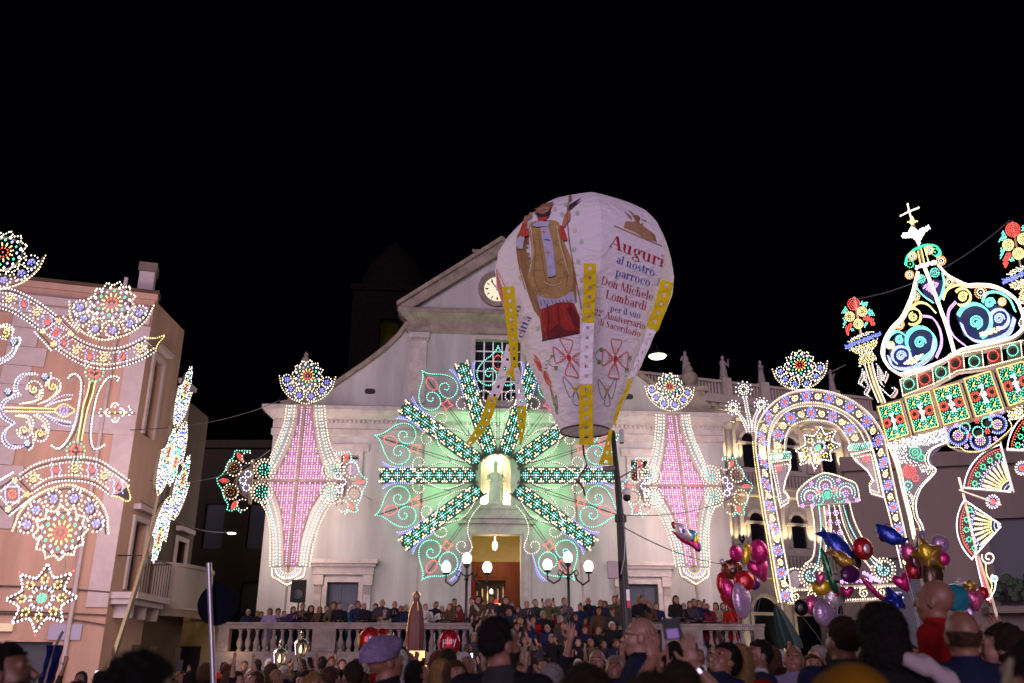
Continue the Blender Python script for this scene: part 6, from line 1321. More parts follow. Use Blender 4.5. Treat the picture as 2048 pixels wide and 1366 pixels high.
    if c == 'r': return G_stem(0.11, 0, X)+G_arc(0.25, 0.3, 0.14, 0.18, 60, 160, TH*0.6)+G_dot(0.31, 0.4, 0.065), 0.40
    if c == 's': return G_arc(0.19, 0.355, 0.14, 0.125, 40, 260, TH*0.85)+G_ln(0.12, 0.28, 0.27, 0.19, TH)+G_arc(0.19, 0.12, 0.155, 0.125, -140, 70, TH*0.85), 0.40
    if c == 't': return G_stem(0.13, 0.05, 0.62, False, False)+G_ln(0.02, X-0.02, 0.28, X-0.02, TN_)+G_arc(0.22, 0.12, 0.15, 0.13, 180, 290, TH*0.6), 0.32
    if c == 'u': return G_stem(0.11, 0.14, X, False, True)+G_arc(0.25, 0.17, 0.19, 0.18, 180, 330, TH*0.9)+G_stem(0.37, 0, X, False, True)+G_ln(0.37, 0.018, 0.5, 0.018, TN_), 0.53
    if c == 'v': return G_ln(0.06, X, 0.24, 0, TH)+G_ln(0.24, 0, 0.40, X, TN_*1.2)+G_ln(0.0, X-0.02, 0.16, X-0.02, TN_), 0.46
    if c == 'z': return G_ln(0.05, X-0.03, 0.37, X-0.03, TN_*1.3)+G_ln(0.34, X-0.03, 0.07, 0.03, TH)+G_ln(0.04, 0.025, 0.38, 0.025, TN_*1.5), 0.43
    return [], 0.24
def lettering(txt, p0, p1, em, m, lean=0.0):
    d = Decal('printed_lettering'); W = sum(glyph(c)[1] for c in txt); dx, dy = p1[0]-p0[0], p1[1]-p0[1]; L = math.hypot(dx, dy); ex = (dx/W, dy/W); ey = (dy/L*em*0.6+lean*em, -dx/L*em) ; x = 0
    for c in txt:
        g, w = glyph(c)
        for P in g: d.poly([(p0[0]+ex[0]*(x+a)+ey[0]*b, p0[1]+ex[1]*(x+a)+ey[1]*b) for a, b in P], m, off=0.006, mx=12)
        x += w
    return d.build()
lettering('Auguri', (1217, 493), (1327, 536), 37, I_RED, -0.05); lettering('al nostro', (1231, 525), (1308, 553), 24, I_BLUE); lettering('parroco', (1230, 551), (1299, 573), 24, I_BLUE); lettering('Don Michele', (1201, 568), (1305, 602), 25, I_RED); lettering('Lombardi', (1210, 596), (1292, 621), 25, I_RED); lettering('per il suo', (1220, 622), (1280, 637), 18, I_BLUE); lettering('22° Anniversario', (1188, 629), (1289, 659), 19, I_RED); lettering('di Sacerdozio', (1195, 649), (1280, 674), 19, I_RED)
lettering('ono', (1026, 656), (1044, 612), 17, I_BLUE, -0.5); lettering('la città', (1036, 700), (1064, 634), 19, I_BLUE, -0.5)
# ---------------------------------------------------------------- tails of tissue paper with punched holes
def tail(name_parts, hole=True):
    for pts, w, m, Y in name_parts:
        P = resample([(x, y) for x, y in pts], 3.2); n = len(P); mb = MB(); Ys = np.interp(np.linspace(0, 1, n), np.linspace(0, 1, len(Y)), Y); V = []; F = []
        ws = np.interp(np.linspace(0, 1, n), np.linspace(0, 1, len(w)), w)
        for i in range(n):
            t = P[min(i+1, n-1)]-P[max(i-1, 0)]; t = t/(np.linalg.norm(t)+1e-9); nr = np.array((-t[1], t[0]))
            for k, o in enumerate((0.5, 0.14, -0.14, -0.5)): V.append(at_y(*(P[i]+nr*o*ws[i]), Ys[i]+0.02*math.sin(i*0.7+k))-balloon.location)
        for i in range(n-1):
            for k in range(3):
                if k == 1 and hole and i % 6 in (2, 3) and ws[i] > 9: continue
                F.append((i*4+k, i*4+k+1, i*4+k+5, i*4+k+4))
        mb.add(V, F, m); mb.build('tail_strip', balloon)
tail([([(1180, 527), (1179, 585), (1176, 645)], (25, 24), M_PYEL, (12.85, 12.9)), ([(1176, 646), (1173, 705), (1172, 768)], (25, 26), M_PAPER, (12.9, 12.95)), ([(1172, 769), (1172, 830), (1173, 890)], (27, 28), M_PYEL, (12.95, 13.0)),
      ([(1016, 573), (1022, 630), (1027, 690), (1030, 752)], (25, 24, 18, 12), M_PYEL, (13.6, 13.4, 13.2)), ([(1022, 690), (1012, 730), (998, 770), (985, 800)], (18, 20, 18), M_PAPER, (13.5, 13.3)), ([(986, 792), (975, 830), (958, 862), (936, 890)], (20, 20, 12), M_PYEL, (13.3, 13.2)),
      ([(1027, 728), (1024, 745), (1018, 758)], (20, 22), M_PYEL, (13.45, 13.4)), ([(1033, 735), (1038, 775), (1044, 812)], (10, 20), M_PAPER, (13.2, 13.2)), ([(1043, 812), (1044, 850), (1041, 890)], (20, 14, 4), M_PYEL, (13.2, 13.2)),
      ([(1335, 562), (1322, 610), (1304, 658)], (26, 25), M_PYEL, (13.7, 13.6)), ([(1303, 660), (1285, 705), (1260, 758)], (18, 14, 8), M_PAPER, (13.6, 13.5)), ([(1260, 758), (1252, 785), (1240, 808), (1228, 850)], (8, 7, 8, 6), M_PYEL, (13.5, 13.4)), ([(1222, 858), (1216, 890), (1212, 930)], (6, 12, 30), M_PYEL, (13.4, 13.3))])
mb = MB(); mb.tube([at_y(x, y, 13.8)-balloon.location for x, y in ((1166, 888), (1168, 910), (1174, 930), (1158, 955), (1155, 962), (1166, 975), (1170, 992))], 0.017, mat('dark_red_cord', (0.18, 0.01, 0.03), 0.7), n=6); mb.build('cord', balloon)
# ================================================================ street furniture
def globe_lamp(px, y0, label, arms):
    """three-globe lamp standard on the stair pedestal"""
    Y = 31.2; b = at_y(px, 1220, Y); root = thing('street_lamp', label, 'street lamp', (b.x, b.y, TZ), 0, 'three-globe lamp standards'); h = at_y(px, y0, Y).z-TZ
    mb = MB(); mb.lathe([(0.16, 0), (0.16, 0.1), (0.1, 0.2), (0.12, 0.5), (0.07, 0.6), (0.055, 1.2), (0.075, 1.25), (0.05, 1.32), (0.045, h-0.75), (0.08, h-0.7), (0.05, h-0.62), (0.045, h-0.32), (0.1, h-0.28), (0.1, h-0.2)], (0, 0, 0), M_BLACK, n=10); mb.build('post', root, smooth=True)
    G = emis('lamp_globe_glass', (1.0, 0.95, 0.84), 3.2)
    for dx, dz in [(0, 0)]+[(s*0.71, -0.30+e) for s, e in arms]:
        if dx:
            mb = MB(); s = 1 if dx > 0 else -1; mb.tube([(0, 0, h-0.62), (s*0.2, 0, h-0.5), (s*0.3, 0, h-0.75), (s*0.5, 0, h-0.92+dz+0.3), (dx, 0, h-0.78+dz+0.3), (dx, 0, h-0.2+dz)], 0.035, M_BLACK, n=7); mb.tube([(s*0.15, 0, h-0.5), (s*0.3, 0, h-0.42), (s*0.36, 0, h-0.55), (s*0.28, 0, h-0.62)], 0.025, M_BLACK, n=6); mb.build('arm', root, smooth=True)
        mb = MB(); mb.lathe([(0.11, -0.24), (0.12, -0.2), (0.1, -0.17)], (dx, 0, h+dz), M_BLACK, n=10); mb.build('globe_cup', root)
        mb = MB(); mb.ell((dx, 0, h+dz), (0.165, 0.165, 0.205), G, n=16, m=10); mb.build('globe', root, smooth=True)
        l = lamp('globe_light', (dx, 0, h+dz), 8, (1.0, 0.92, 0.78), 0.2); l.parent = root
globe_lamp(932, 1117, 'black lamp standard with three glowing globes left of the stairs', [(-1, 0.0), (1, 0.0)])
globe_lamp(1138, 1115, 'black lamp standard with three glowing globes right of the stairs', [(-1, 0.05), (1, 0.0)])
# tall black pole with camera dome
bp = thing('utility_pole', 'tall black pole with camera dome and loudspeaker in front of the right tower', 'pole', at_z(1252, 1366, 0.9)*1.0); Yp = 22.0; b = at_y(1250, 1290, Yp); bp.location = (b.x, b.y, 0)
def bpl(x, y): return at_y(x, y, Yp)-bp.location
mb = MB(); mb.tube([Vector((0.12, 0, 0.0)), bpl(1254, 1250), bpl(1247, 1160), bpl(1241, 1042)], 0.15, M_BLACK, n=10, r2=0.105); mb.tube([bpl(1241.5, 1044), bpl(1241, 1030)], 0.15, M_BLACK, n=10); mb.tube([bpl(1241, 1036), bpl(1234, 950), bpl(1225, 862)], 0.095, M_BLACK, n=10, r2=0.06); mb.build('pole_shaft', bp, smooth=True)
mb = MB(); mb.ell(bpl(1254, 985), (0.12, 0.12, 0.10), M_WHITE, n=14, m=8); hd = mb.build('camera_housing', bp, smooth=True); mb = MB(); mb.ell(bpl(1254, 995), (0.1, 0.1, 0.1), M_BLACK, n=14, m=8); mb.build('camera_dome', hd, smooth=True)
mb = MB(); mb.tube([bpl(1237, 968), bpl(1246, 962), bpl(1254, 972), bpl(1254, 980)], 0.03, M_WHITE, n=6); mb.build('camera_arm', bp)
mb = MB(); mb.tube([bpl(1218, 958), bpl(1240, 955), bpl(1285, 930)], 0.022, M_ALU, n=6); mb.tube([bpl(1205, 938), bpl(1230, 936)], 0.07, M_ALU, n=8); mb.build('clamp_arms', bp, kind='stuff')
mb = MB(); p_ = bpl(1243, 873); mb.box(p_.x-0.05, p_.x+0.05, -0.1, 0.1, p_.z-0.17, p_.z+0.17, M_ALU); mb.build('floodlight_box', bp)
mb = MB(); p_ = bpl(1226, 1140); mb.box(p_.x-0.13, p_.x+0.11, -0.15, 0.05, p_.z-0.2, p_.z+0.2, M_QUOIN); mb.build('junction_box', bp)
mb = MB(); mb.tube([bpl(1243, 1000)-Vector((0, .14, 0)), bpl(1249, 1080)-Vector((0, .14, 0)), bpl(1247, 1120)-Vector((0, .14, 0)), bpl(1240, 1150)-Vector((0, .16, 0))], 0.012, M_ALU, n=5); mb.build('cable', bp)
mb = MB(); a, b_ = bpl(1253, 1180), bpl(1256, 1215); mb.box(a.x-0.03, a.x+0.05, -0.17, -0.155, b_.z+0.15, a.z, M_WHITE); mb.box(a.x-0.02, a.x+0.06, -0.17, -0.155, b_.z-0.02, b_.z+0.148, mat('red_sticker', (0.5, 0.01, 0.02), 0.5)); mb.build('sticker', bp)
# loudspeaker on a stand
ls = thing('loudspeaker', 'black loudspeaker on a stand left of the church side door', 'loudspeaker', (at_y(599, 1182, 35.0).x, 35.0, TZ)); cz_ = at_y(599, 1182, 35.0).z-TZ
mb = MB(); mb.prism([(-0.3, -0.2), (0.3, -0.2), (0.24, 0.22), (-0.24, 0.22)], 0, 0.001, M_BLACKMATT); mb = MB(); V = []
for z in (cz_-0.42, cz_+0.40): V += [(-0.29, -0.2, z), (0.29, -0.2, z), (0.2, 0.25, z), (-0.2, 0.25, z)]
mb.add(V, [(0, 3, 2, 1), (4, 5, 6, 7), (0, 1, 5, 4), (1, 2, 6, 5), (2, 3, 7, 6), (3, 0, 4, 7)], M_BLACKMATT); mb.build('cabinet', ls)
mb = MB(); mb.lathe([(0.2, 0), (0.18, 0.02), (0.05, 0.03)], (0, 0, 0), M_BLACK, n=14); gr = mb.build('woofer_grille', ls); gr.rotation_euler = (math.radians(90), 0, 0); gr.location = (0, -0.2, cz_-0.14)
mb = MB(); mb.tube([(0, 0, 0.5), (0, 0, cz_-0.42)], 0.03, M_BLACK, n=8); mb.build('stand_pole', ls)
for k in range(3): mb = MB(); a = 2.09*k; mb.tube([(0, 0, 0.9), (0.5*math.cos(a), 0.5*math.sin(a), 0.0)], 0.018, M_BLACK, n=6); mb.build('leg', ls)
# thin pole with the back of a round sign
sp = thing('sign_pole', 'slim grey pole with the dark back of a round traffic sign', 'traffic sign', (at_y(428, 1366, 9.0).x, 9.0, 0)); w0 = lambda x, y: at_y(x, y, 9.0)-sp.location
mb = MB(); mb.tube([w0(432, 1450)*1.0, w0(427, 1366), w0(418, 1126)], 0.028, M_ALU, n=10); mb.build('pole_shaft', sp, smooth=True)
M_SB = mat('sign_back_navy', (0.003, 0.003, 0.008), 0.9, spec=0.1)
for x, y, r in ((432, 1208, 0.20),):
    mb = MB(); c = w0(x, y)+Vector((0, 0.05, 0)); n = 28; V = [c+Vector((r*math.cos(2*math.pi*k/n), o, r*math.sin(2*math.pi*k/n))) for o in (0, 0.02) for k in range(n)]; mb.add(V, [tuple(range(n)), tuple(range(n, 2*n))]+[(k, (k+1) % n, n+(k+1) % n, n+k) for k in range(n)], M_SB); mb.build('sign_disc', sp)
# hanging street lamps
def disc_lamp(px, py, Y, r, label, e, strg=7, col=(1.0, 0.95, 0.62)):
    c = at_y(px, py, Y); root = thing('hanging_lamp', label, 'street lamp', c, 0, 'street lamps hung over the square'); n = 24
    mb = MB(); mb.lathe([(r*0.98, 0.0), (r, 0.03), (r*0.6, r*0.5), (0.05, r*0.62)], (0, 0, 0.0), M_BLACK, n=n); mb.build('housing', root, smooth=True)
    mb = MB(); mb.lathe([(r*0.9, -0.004), (r*0.75, -r*0.16), (r*0.4, -r*0.24), (0.02, -r*0.26)], (0, 0, 0), emis('street_lamp_lens_%d' % strg, col, strg), n=n); mb.build('lens', root, smooth=True)
    mb = MB(); mb.tube([(0, 0, r*0.6), (0, 0, r*0.6+0.25)], 0.02, M_BLACK, n=5); mb.build('hook', root); l = lamp('lamp_light', (0, 0, -r*0.6), e, col, 0.2); l.parent = root
disc_lamp(1315, 712, 36.0, 0.42, 'flat round street lamp glowing beside the balloon', 60); disc_lamp(463, 1066, 42, 0.22, 'upper small lamp glowing in the dark side street', 12, 12, (1, 0.9, 0.7)); disc_lamp(450, 1112, 50, 0.18, 'lower small lamp glowing in the dark side street', 10, 12, (1, 0.9, 0.7))
# wires over the square
M_WIRE = mat('thin_cable', (0.10, 0.09, 0.11), 0.7)
def wire(a, Ya, b, Yb, sag, label, r=0.016):
    A, B = at_y(*a, Ya), at_y(*b, Yb); m = (A+B)/2; o = MB(); o.tube([A.lerp(B, t/20)-Vector((0, 0, sag*4*t/20*(1-t/20)))-m for t in range(21)], r, M_WIRE, n=5); w = o.build('overhead_wire'); w.location = m; tag(w, label, 'wire', 'overhead wires')
wire((260, 860), 24, (560, 800), 37.5, 0.3, 'thin cable from the pink house to the left church corner'); wire((300, 960), 25, (540, 900), 36, 0.5, 'slack cable from the pink house to the left kite tower'); wire((1700, 600), 16, (2020, 440), 15, 0.3, 'cable between the two flower urns', 0.008); wire((1560, 770), 24, (1690, 730), 16, 0.1, 'cable from the horseshoe arch to the urn', 0.01); wire((1240, 1050), 22, (1560, 1120), 30, 0.5, 'cable from the black pole towards the palazzo', 0.014); wire((280, 1000), 24, (480, 1060), 40, 0.4, 'cable crossing the dark side street', 0.014)
wire((1245, 1030), 21.9, (1480, 985), 36, 0.3, 'cable from the black pole to the right kite tower', 0.012); wire((700, 965), 36.8, (745, 1000), 36.8, 0.1, 'short lead between left tower and wheel', 0.012)
# ================================================================ people: one continuous skin per figure (smooth-blended limbs, surface nets)
def axis_grid(lo, hi, coarse, bands):
    """coordinates from lo to hi; bands [(a, b, fine)]"""
    x = lo; out = [lo]
    while x < hi:
        st = coarse
        for a, b, f in bands:
            if a-1e-9 <= x < b: st = min(st, f)
            elif x < a: st = min(st, max(f, a-x))
        x += st; out.append(x)
    return np.array(out)
def surface_nets(xs, ys, zs, D):
    s = D < 0; nx, ny, nz = D.shape
    c = np.zeros((nx-1, ny-1, nz-1), np.int16)
    for i in (0, 1):
        for j in (0, 1):
            for k in (0, 1): c += s[i:nx-1+i, j:ny-1+j, k:nz-1+k]
    idx = np.argwhere((c > 0) & (c < 8)); n = len(idx); vid = -np.ones(c.shape, np.int64); vid[tuple(idx.T)] = np.arange(n)
    acc = np.zeros((n, 3)); cnt = np.zeros(n); I, J, K = idx.T
    cor = [(i, j, k) for i in (0, 1) for j in (0, 1) for k in (0, 1)]
    for a in cor:
        for ax in range(3):
            if a[ax]: continue
            b = list(a); b[ax] = 1
            da = D[I+a[0], J+a[1], K+a[2]]; db = D[I+b[0], J+b[1], K+b[2]]; m = (da < 0) != (db < 0)
            if not m.any(): continue
            t = np.where(m, da/(da-db+1e-12), 0)
            pa = np.c_[xs[I+a[0]], ys[J+a[1]], zs[K+a[2]]]; pb = np.c_[xs[I+b[0]], ys[J+b[1]], zs[K+b[2]]]
            acc += np.where(m[:, None], pa+(pb-pa)*t[:, None], 0); cnt += m
    V = acc/np.maximum(cnt, 1)[:, None]; F = []
    for ax in range(3):
        o1, o2 = [(1, 2), (2, 0), (0, 1)][ax]
        sl0 = [slice(1, -1)]*3; sl0[ax] = slice(0, -1); sl1 = list(sl0); sl1[ax] = slice(1, None)
        A = s[tuple(sl0)]; B = s[tuple(sl1)]; E = np.argwhere(A != B)
        if not len(E): continue
        sg = A[tuple(E.T)]; base = E.copy(); base[:, o1] += 1; base[:, o2] += 1
        q = []
        for d1, d2 in ((0, 0), (-1, 0), (-1, -1), (0, -1)):
            p = base.copy(); p[:, o1] += d1; p[:, o2] += d2; q.append(vid[tuple(p.T)])
        Q = np.stack(q, 1); Q[~sg] = Q[~sg][:, ::-1]; F.append(Q)
    F = np.concatenate(F); F = F[(F >= 0).all(1)]
    return V, F
class Body:
    """list of blended primitives; each has a zone (material slot)"""
    def __init__(s): s.p = []
    def cap(s, a, b, ra, rb, z, k=0.02): s.p.append(('c', np.array(a, float), np.array(b, float), ra, rb, z, k)); return s
    def ell(s, c, r, z, k=0.02, R=None): s.p.append(('e', np.array(c, float), np.array(r, float), R, 0, z, k)); return s
    def dist(s, X, p):
        if p[0] == 'c':
            a, b, ra, rb = p[1:5]; ab = b-a; L = ab @ ab+1e-12
            t = np.clip(((X-a) @ ab)/L, 0, 1); return np.linalg.norm(X-a-t[..., None]*ab, axis=-1)-(ra+(rb-ra)*t)
        c, r, R = p[1], p[2], p[3]; Y = X-c
        if R is not None: Y = Y @ R
        q = np.linalg.norm(Y/r, axis=-1); g = np.linalg.norm(Y/(r*r), axis=-1)+1e-9
        return q*(q-1)/g
    def mesh(s, coarse, bx, by, bz, name, extra=None, cut=None):
        lo = np.array([9.]*3); hi = -lo
        for p in s.p:
            if p[0] == 'c': l = np.minimum(p[1]-p[3], p[2]-p[4]); h = np.maximum(p[1]+p[3], p[2]+p[4])
            else: r = p[2] if p[3] is None else np.array([p[2].max()]*3); l = p[1]-r; h = p[1]+r
            lo = np.minimum(lo, l); hi = np.maximum(hi, h)
        lo -= 0.04; hi += 0.06
        xs, ys, zs = (axis_grid(lo[i], hi[i], coarse, b) for i, b in enumerate((bx, by, bz)))
        D = np.full((len(xs), len(ys), len(zs)), 0.5)
        for p in s.p:
            if p[0] == 'c': l = np.minimum(p[1]-p[3], p[2]-p[4]); h = np.maximum(p[1]+p[3], p[2]+p[4])
            else: r = p[2] if p[3] is None else np.array([p[2].max()]*3); l = p[1]-r; h = p[1]+r
            m = 0.03+p[6]; S = tuple(slice(max(0, np.searchsorted(g, a-m)-1), np.searchsorted(g, b+m)+1) for g, a, b in zip((xs, ys, zs), l, h))
            X = np.stack(np.meshgrid(xs[S[0]], ys[S[1]], zs[S[2]], indexing='ij'), -1)
            d = s.dist(X, p); k = p[6]; o = D[S]
            hh = np.clip(0.5+0.5*(o-d)/k, 0, 1); D[S] = o*(1-hh)+d*hh-k*hh*(1-hh)
        if extra is not None:
            X = np.stack(np.meshgrid(xs, ys, zs, indexing='ij'), -1); D = extra(X, D)
        V, F = surface_nets(xs, ys, zs, D)
        fc = V[F].mean(1); best = np.full(len(F), 9.); zone = np.zeros(len(F), int)
        for p in s.p:
            d = s.dist(fc, p); m = d < best; best[m] = d[m]; zone[m] = p[5]
        me = bpy.data.meshes.new(name); me.from_pydata(V.tolist(), [], F.tolist())
        return me, fc, zone, V
SKIN, TOP, LEG, SHOE, FACE, COLLAR = range(6)
def rot_head(yaw, pitch, roll=0.0): return np.array(Euler((pitch, roll, yaw), 'XYZ').to_matrix())
PIV = np.array((0, -0.01, 1.47))
def hp(R, p): return R @ (np.array(p, float)-PIV)+PIV
def build_body(name, yaw=0, pitch=0, arms='down', build=1.0, fine=0.0085, coarse=0.024, coat=False, beard=False, handfine=None, armz=None):
    """faces +Y; returns mesh with slots skin, top, legs, shoes, features, collar"""
    R = rot_head(math.radians(yaw), math.radians(pitch)); B = Body(); w = build
    B.ell((0, 0, 1.27), (0.175*w, 0.112*w, 0.20), TOP, 0.05).cap((-0.155*w, -0.01, 1.385), (0.155*w, -0.01, 1.385), 0.062, 0.062, TOP, 0.05).ell((0, 0.01*w, 1.05), (0.15*w, 0.108*w, 0.2), TOP, 0.05)
    B.ell((0, 0, 0.92), (0.165*w, 0.118*w, 0.14), TOP if coat else LEG, 0.05)
    for s in (-1, 1):
        B.cap((s*0.09, 0, 0.88), (s*0.095, 0.015, 0.49), 0.088*w, 0.06, LEG, 0.03).cap((s*0.095, 0.015, 0.49), (s*0.1, -0.02, 0.09), 0.06, 0.045, LEG, 0.03).cap((s*0.1, -0.04, 0.045), (s*0.115, 0.14, 0.035), 0.045, 0.036, SHOE, 0.02)
        if coat: B.cap((s*0.06, 0, 0.9), (s*0.085, 0, 0.62), 0.12*w, 0.13*w, TOP, 0.05)
    B.cap((0, -0.02, 1.40), hp(R, (0, -0.005, 1.53)), 0.062, 0.056, SKIN, 0.02); B.cap((0, -0.022, 1.405), (0, -0.015, 1.445), 0.088, 0.07, COLLAR, 0.02)
    e = lambda c, r, z, k=0.015: B.ell(hp(R, c), r, z, k, R)
    e((0, -0.012, 1.605), (0.077, 0.097, 0.098), SKIN); e((0, 0.028, 1.545), (0.062, 0.068, 0.086), SKIN, 0.03); e((0, 0.045, 1.488), (0.035, 0.035, 0.028), SKIN, 0.03)
    B.cap(hp(R, (0, 0.094, 1.578)), hp(R, (0, 0.113, 1.545)), 0.009, 0.014, SKIN, 0.012); B.cap(hp(R, (-0.04, 0.078, 1.603)), hp(R, (0.04, 0.078, 1.603)), 0.014, 0.014, SKIN, 0.02)
    for s in (-1, 1): e((s*0.079, -0.008, 1.567), (0.011, 0.022, 0.033), SKIN, 0.012); e((s*0.045, 0.055, 1.545), (0.024, 0.028, 0.028), SKIN, 0.03)
    B.cap(hp(R, (-0.016, 0.094, 1.512)), hp(R, (0.016, 0.094, 1.512)), 0.008, 0.008, SKIN, 0.01)
    hands = []
    def arm(s, el, wr, dirv, upv, spread=0.25, bare=0.0, curl=0.25):
        sh = np.array((s*0.19*w, -0.01, 1.38)); el = np.array(el, float); wr = np.array(wr, float); d = np.array(dirv, float); d /= np.linalg.norm(d); u = np.array(upv, float); u -= d*(u @ d); u /= np.linalg.norm(u); v = np.cross(d, u)
        B.cap(sh, el, 0.06*w, 0.047, TOP, 0.03)
        if bare > 0: m = el+(wr-el)*(1-bare); B.cap(el, m, 0.048, 0.043, TOP, 0.02).cap(m, wr, 0.038, 0.028, SKIN, 0.01)
        else: B.cap(el, wr, 0.047, 0.035, TOP, 0.02)
        pc = wr+d*0.05; B.ell(wr+d*0.048, (0.05, 0.041, 0.017), SKIN, 0.012, np.stack([d, v, u], 1))
        for i, (o, L) in enumerate(((-0.031, 0.066), (-0.011, 0.078), (0.010, 0.074), (0.030, 0.058))):
            b = wr+d*0.088+v*o; t = o*spread*8; dd = d+v*t; dd /= np.linalg.norm(dd); m1 = b+dd*L*0.5-u*curl*0.012; m2 = m1+(dd-u*curl*1.2)*L*0.5; B.cap(b, m1, 0.0095, 0.009, SKIN, 0.005).cap(m1, m2, 0.009, 0.0075, SKIN, 0.005)
        tb = wr+d*0.025-v*s*0.032; tm = tb+(d*0.6-v*s*0.9)*0.042; B.cap(tb, tm, 0.0125, 0.0105, SKIN, 0.008).cap(tm, tm+(d*0.9-v*s*0.35)*0.034, 0.0105, 0.0085, SKIN, 0.005)
        hands.append((wr, d, u, v))
    A = arms
    dn = lambda s: arm(s, (s*0.24*w, -0.02, 1.12), (s*0.25*w, 0.04, 0.88), (0, 0.1, -1), (0, 1, 0))
    fr = lambda s: arm(s, (s*0.25*w, 0.03, 1.13), (s*0.10, 0.26, 1.10), (-s*0.6, 1, 0.1), (0, 0, 1))
    if A == 'down': dn(-1); dn(1)
    elif A == 'front': fr(-1); fr(1)
    elif A == 'clap': arm(-1, (-0.25, 0.06, 1.14), (-0.05, 0.27, 1.26), (0.1, 0.5, 0.9), (-1, 0, 0)); arm(1, (0.25, 0.06, 1.14), (0.05, 0.27, 1.26), (-0.1, 0.5, 0.9), (1, 0, 0))
    elif A == 'phone': arm(-1, (-0.27, 0.14, 1.24), (-0.07, 0.33, 1.52), (0.1, 0.2, 1), (0, 1, 0), 0.2, 0.3); fr(1)
    elif A == 'phone2': arm(-1, (-0.26, 0.20, 1.36), (-0.09, 0.36, 1.66), (0.2, 0.1, 1), (0, 1, 0), 0.2, 0.3); arm(1, (0.26, 0.20, 1.36), (0.09, 0.36, 1.66), (-0.2, 0.1, 1), (0, 1, 0), 0.2, 0.3)
    elif A == 'wave': arm(1, (0.30, 0.08, 1.52), (0.22, 0.14, 1.78), (-0.1, 0.05, 1), (0, 1, 0), 0.35, 0.6, 0.1); dn(-1)
    elif A == 'lean': arm(-1, (-0.26, 0.10, 1.14), (-0.12, 0.30, 1.06), (0.4, 1, 0), (0, 0, 1)); arm(1, (0.26, 0.10, 1.14), (0.12, 0.30, 1.06), (-0.4, 1, 0), (0, 0, 1))
    elif callable(A): A(arm, dn, fr)
    hc = hp(R, (0, 0, 1.58)); bx = [(hc[0]-0.12, hc[0]+0.12, fine)]; by = [(hc[1]-0.13, hc[1]+0.15, fine)]; bz = [(1.44, 1.74, fine)]
    if handfine:
        for wr, d, u, v in hands:
            c = wr+d*0.08
            if handfine == 'up' and c[2] < 1.2: continue
            for L_, i in ((bx, 0), (by, 1), (bz, 2)): L_.append((c[i]-0.11, c[i]+0.11, 0.0062))
    def folds(X, D):
        n = 0.006*np.sin(X[..., 2]*26+3*np.sin(X[..., 0]*9+X[..., 1]*5))*np.sin(X[..., 0]*17+X[..., 2]*7)
        return D+np.where((X[..., 2] < 1.38) & (X[..., 2] > 0.1), n, 0)
    me, fc, zone, V = B.mesh(coarse, bx, by, bz, name, folds)
    L = (fc-PIV) @ R+PIV
    for s in (-1, 1):
        q = np.linalg.norm((L-np.array((s*0.033, 0.088, 1.583)))/np.array((1.5, 2.0, 0.8)), axis=1); zone[(q < 0.0095)] = FACE
        q = np.linalg.norm((L-np.array((s*0.036, 0.09, 1.607)))/np.array((2.6, 3, 0.7)), axis=1); zone[(q < 0.0075)] = FACE
    q = np.linalg.norm((L-np.array((0, 0.102, 1.512)))/np.array((2.8, 2.4, 0.6)), axis=1); zone[(q < 0.008) & (zone == SKIN)] = COLLAR+1
    if beard: m = (L[:, 2] < 1.535) & (L[:, 2] > 1.465) & (L[:, 1] > 0.0) & (zone == SKIN) & ~((np.abs(L[:, 2]-1.512) < 0.008) & (np.abs(L[:, 0]) < 0.02)); zone[m] = FACE
    return me, zone, R, hands
def finish(me, zone, mats):
    for m in mats: me.materials.append(m)
    me.polygons.foreach_set('material_index', zone.tolist()); me.polygons.foreach_set('use_smooth', [True]*len(me.polygons)); me.update()
def add_strands(me, n, L, style):
    V = np.array([v.co[:] for v in me.vertices]); F = np.array([p.vertices[:] for p in me.polygons]); N = np.array([p.normal[:] for p in me.polygons]); r = np.random.default_rng(5); i = r.integers(0, len(F), n)
    w = r.dirichlet((1, 1, 1, 1), n); P = (V[F[i]]*w[..., None]).sum(1); nn = N[i]; m = nn[:, 2] > -0.4; P, nn = P[m], nn[m]; n = len(P)
    down = np.tile(np.array((0, -0.45, -0.9)), (n, 1)); t = down-nn*(down*nn).sum(1)[:, None]; t /= np.linalg.norm(t, axis=1)[:, None]+1e-6
    up = 0.45 if style in ('short', 'bald') else 0.45
    d = t+nn*up*r.uniform(0.3, 1.0, (n, 1))+r.normal(0, 0.3, (n, 3)); d /= np.linalg.norm(d, axis=1)[:, None]; s = np.cross(d, nn); s /= np.linalg.norm(s, axis=1)[:, None]+1e-6
    l = L*r.uniform(0.5, 1.2, (n, 1)); a = 0.0011; Q = np.stack([P-nn*0.003-s*a, P-nn*0.003+s*a, P+d*l*0.55+s*a*0.8, P+d*l*0.55-s*a*0.8, P+d*l+np.array((0, 0, -1))*l*0.35], 1).reshape(-1, 3)
    b = len(V)+np.arange(n)*5; F2 = [tuple(f) for f in F.tolist()]+[(k, k+1, k+2, k+3) for k in b]+[(k+3, k+2, k+4) for k in b]
    m2 = bpy.data.meshes.new(me.name); m2.from_pydata(V.tolist()+Q.tolist(), [], F2); m2.polygons.foreach_set('use_smooth', [True]*len(F2)); m2.update(); return m2
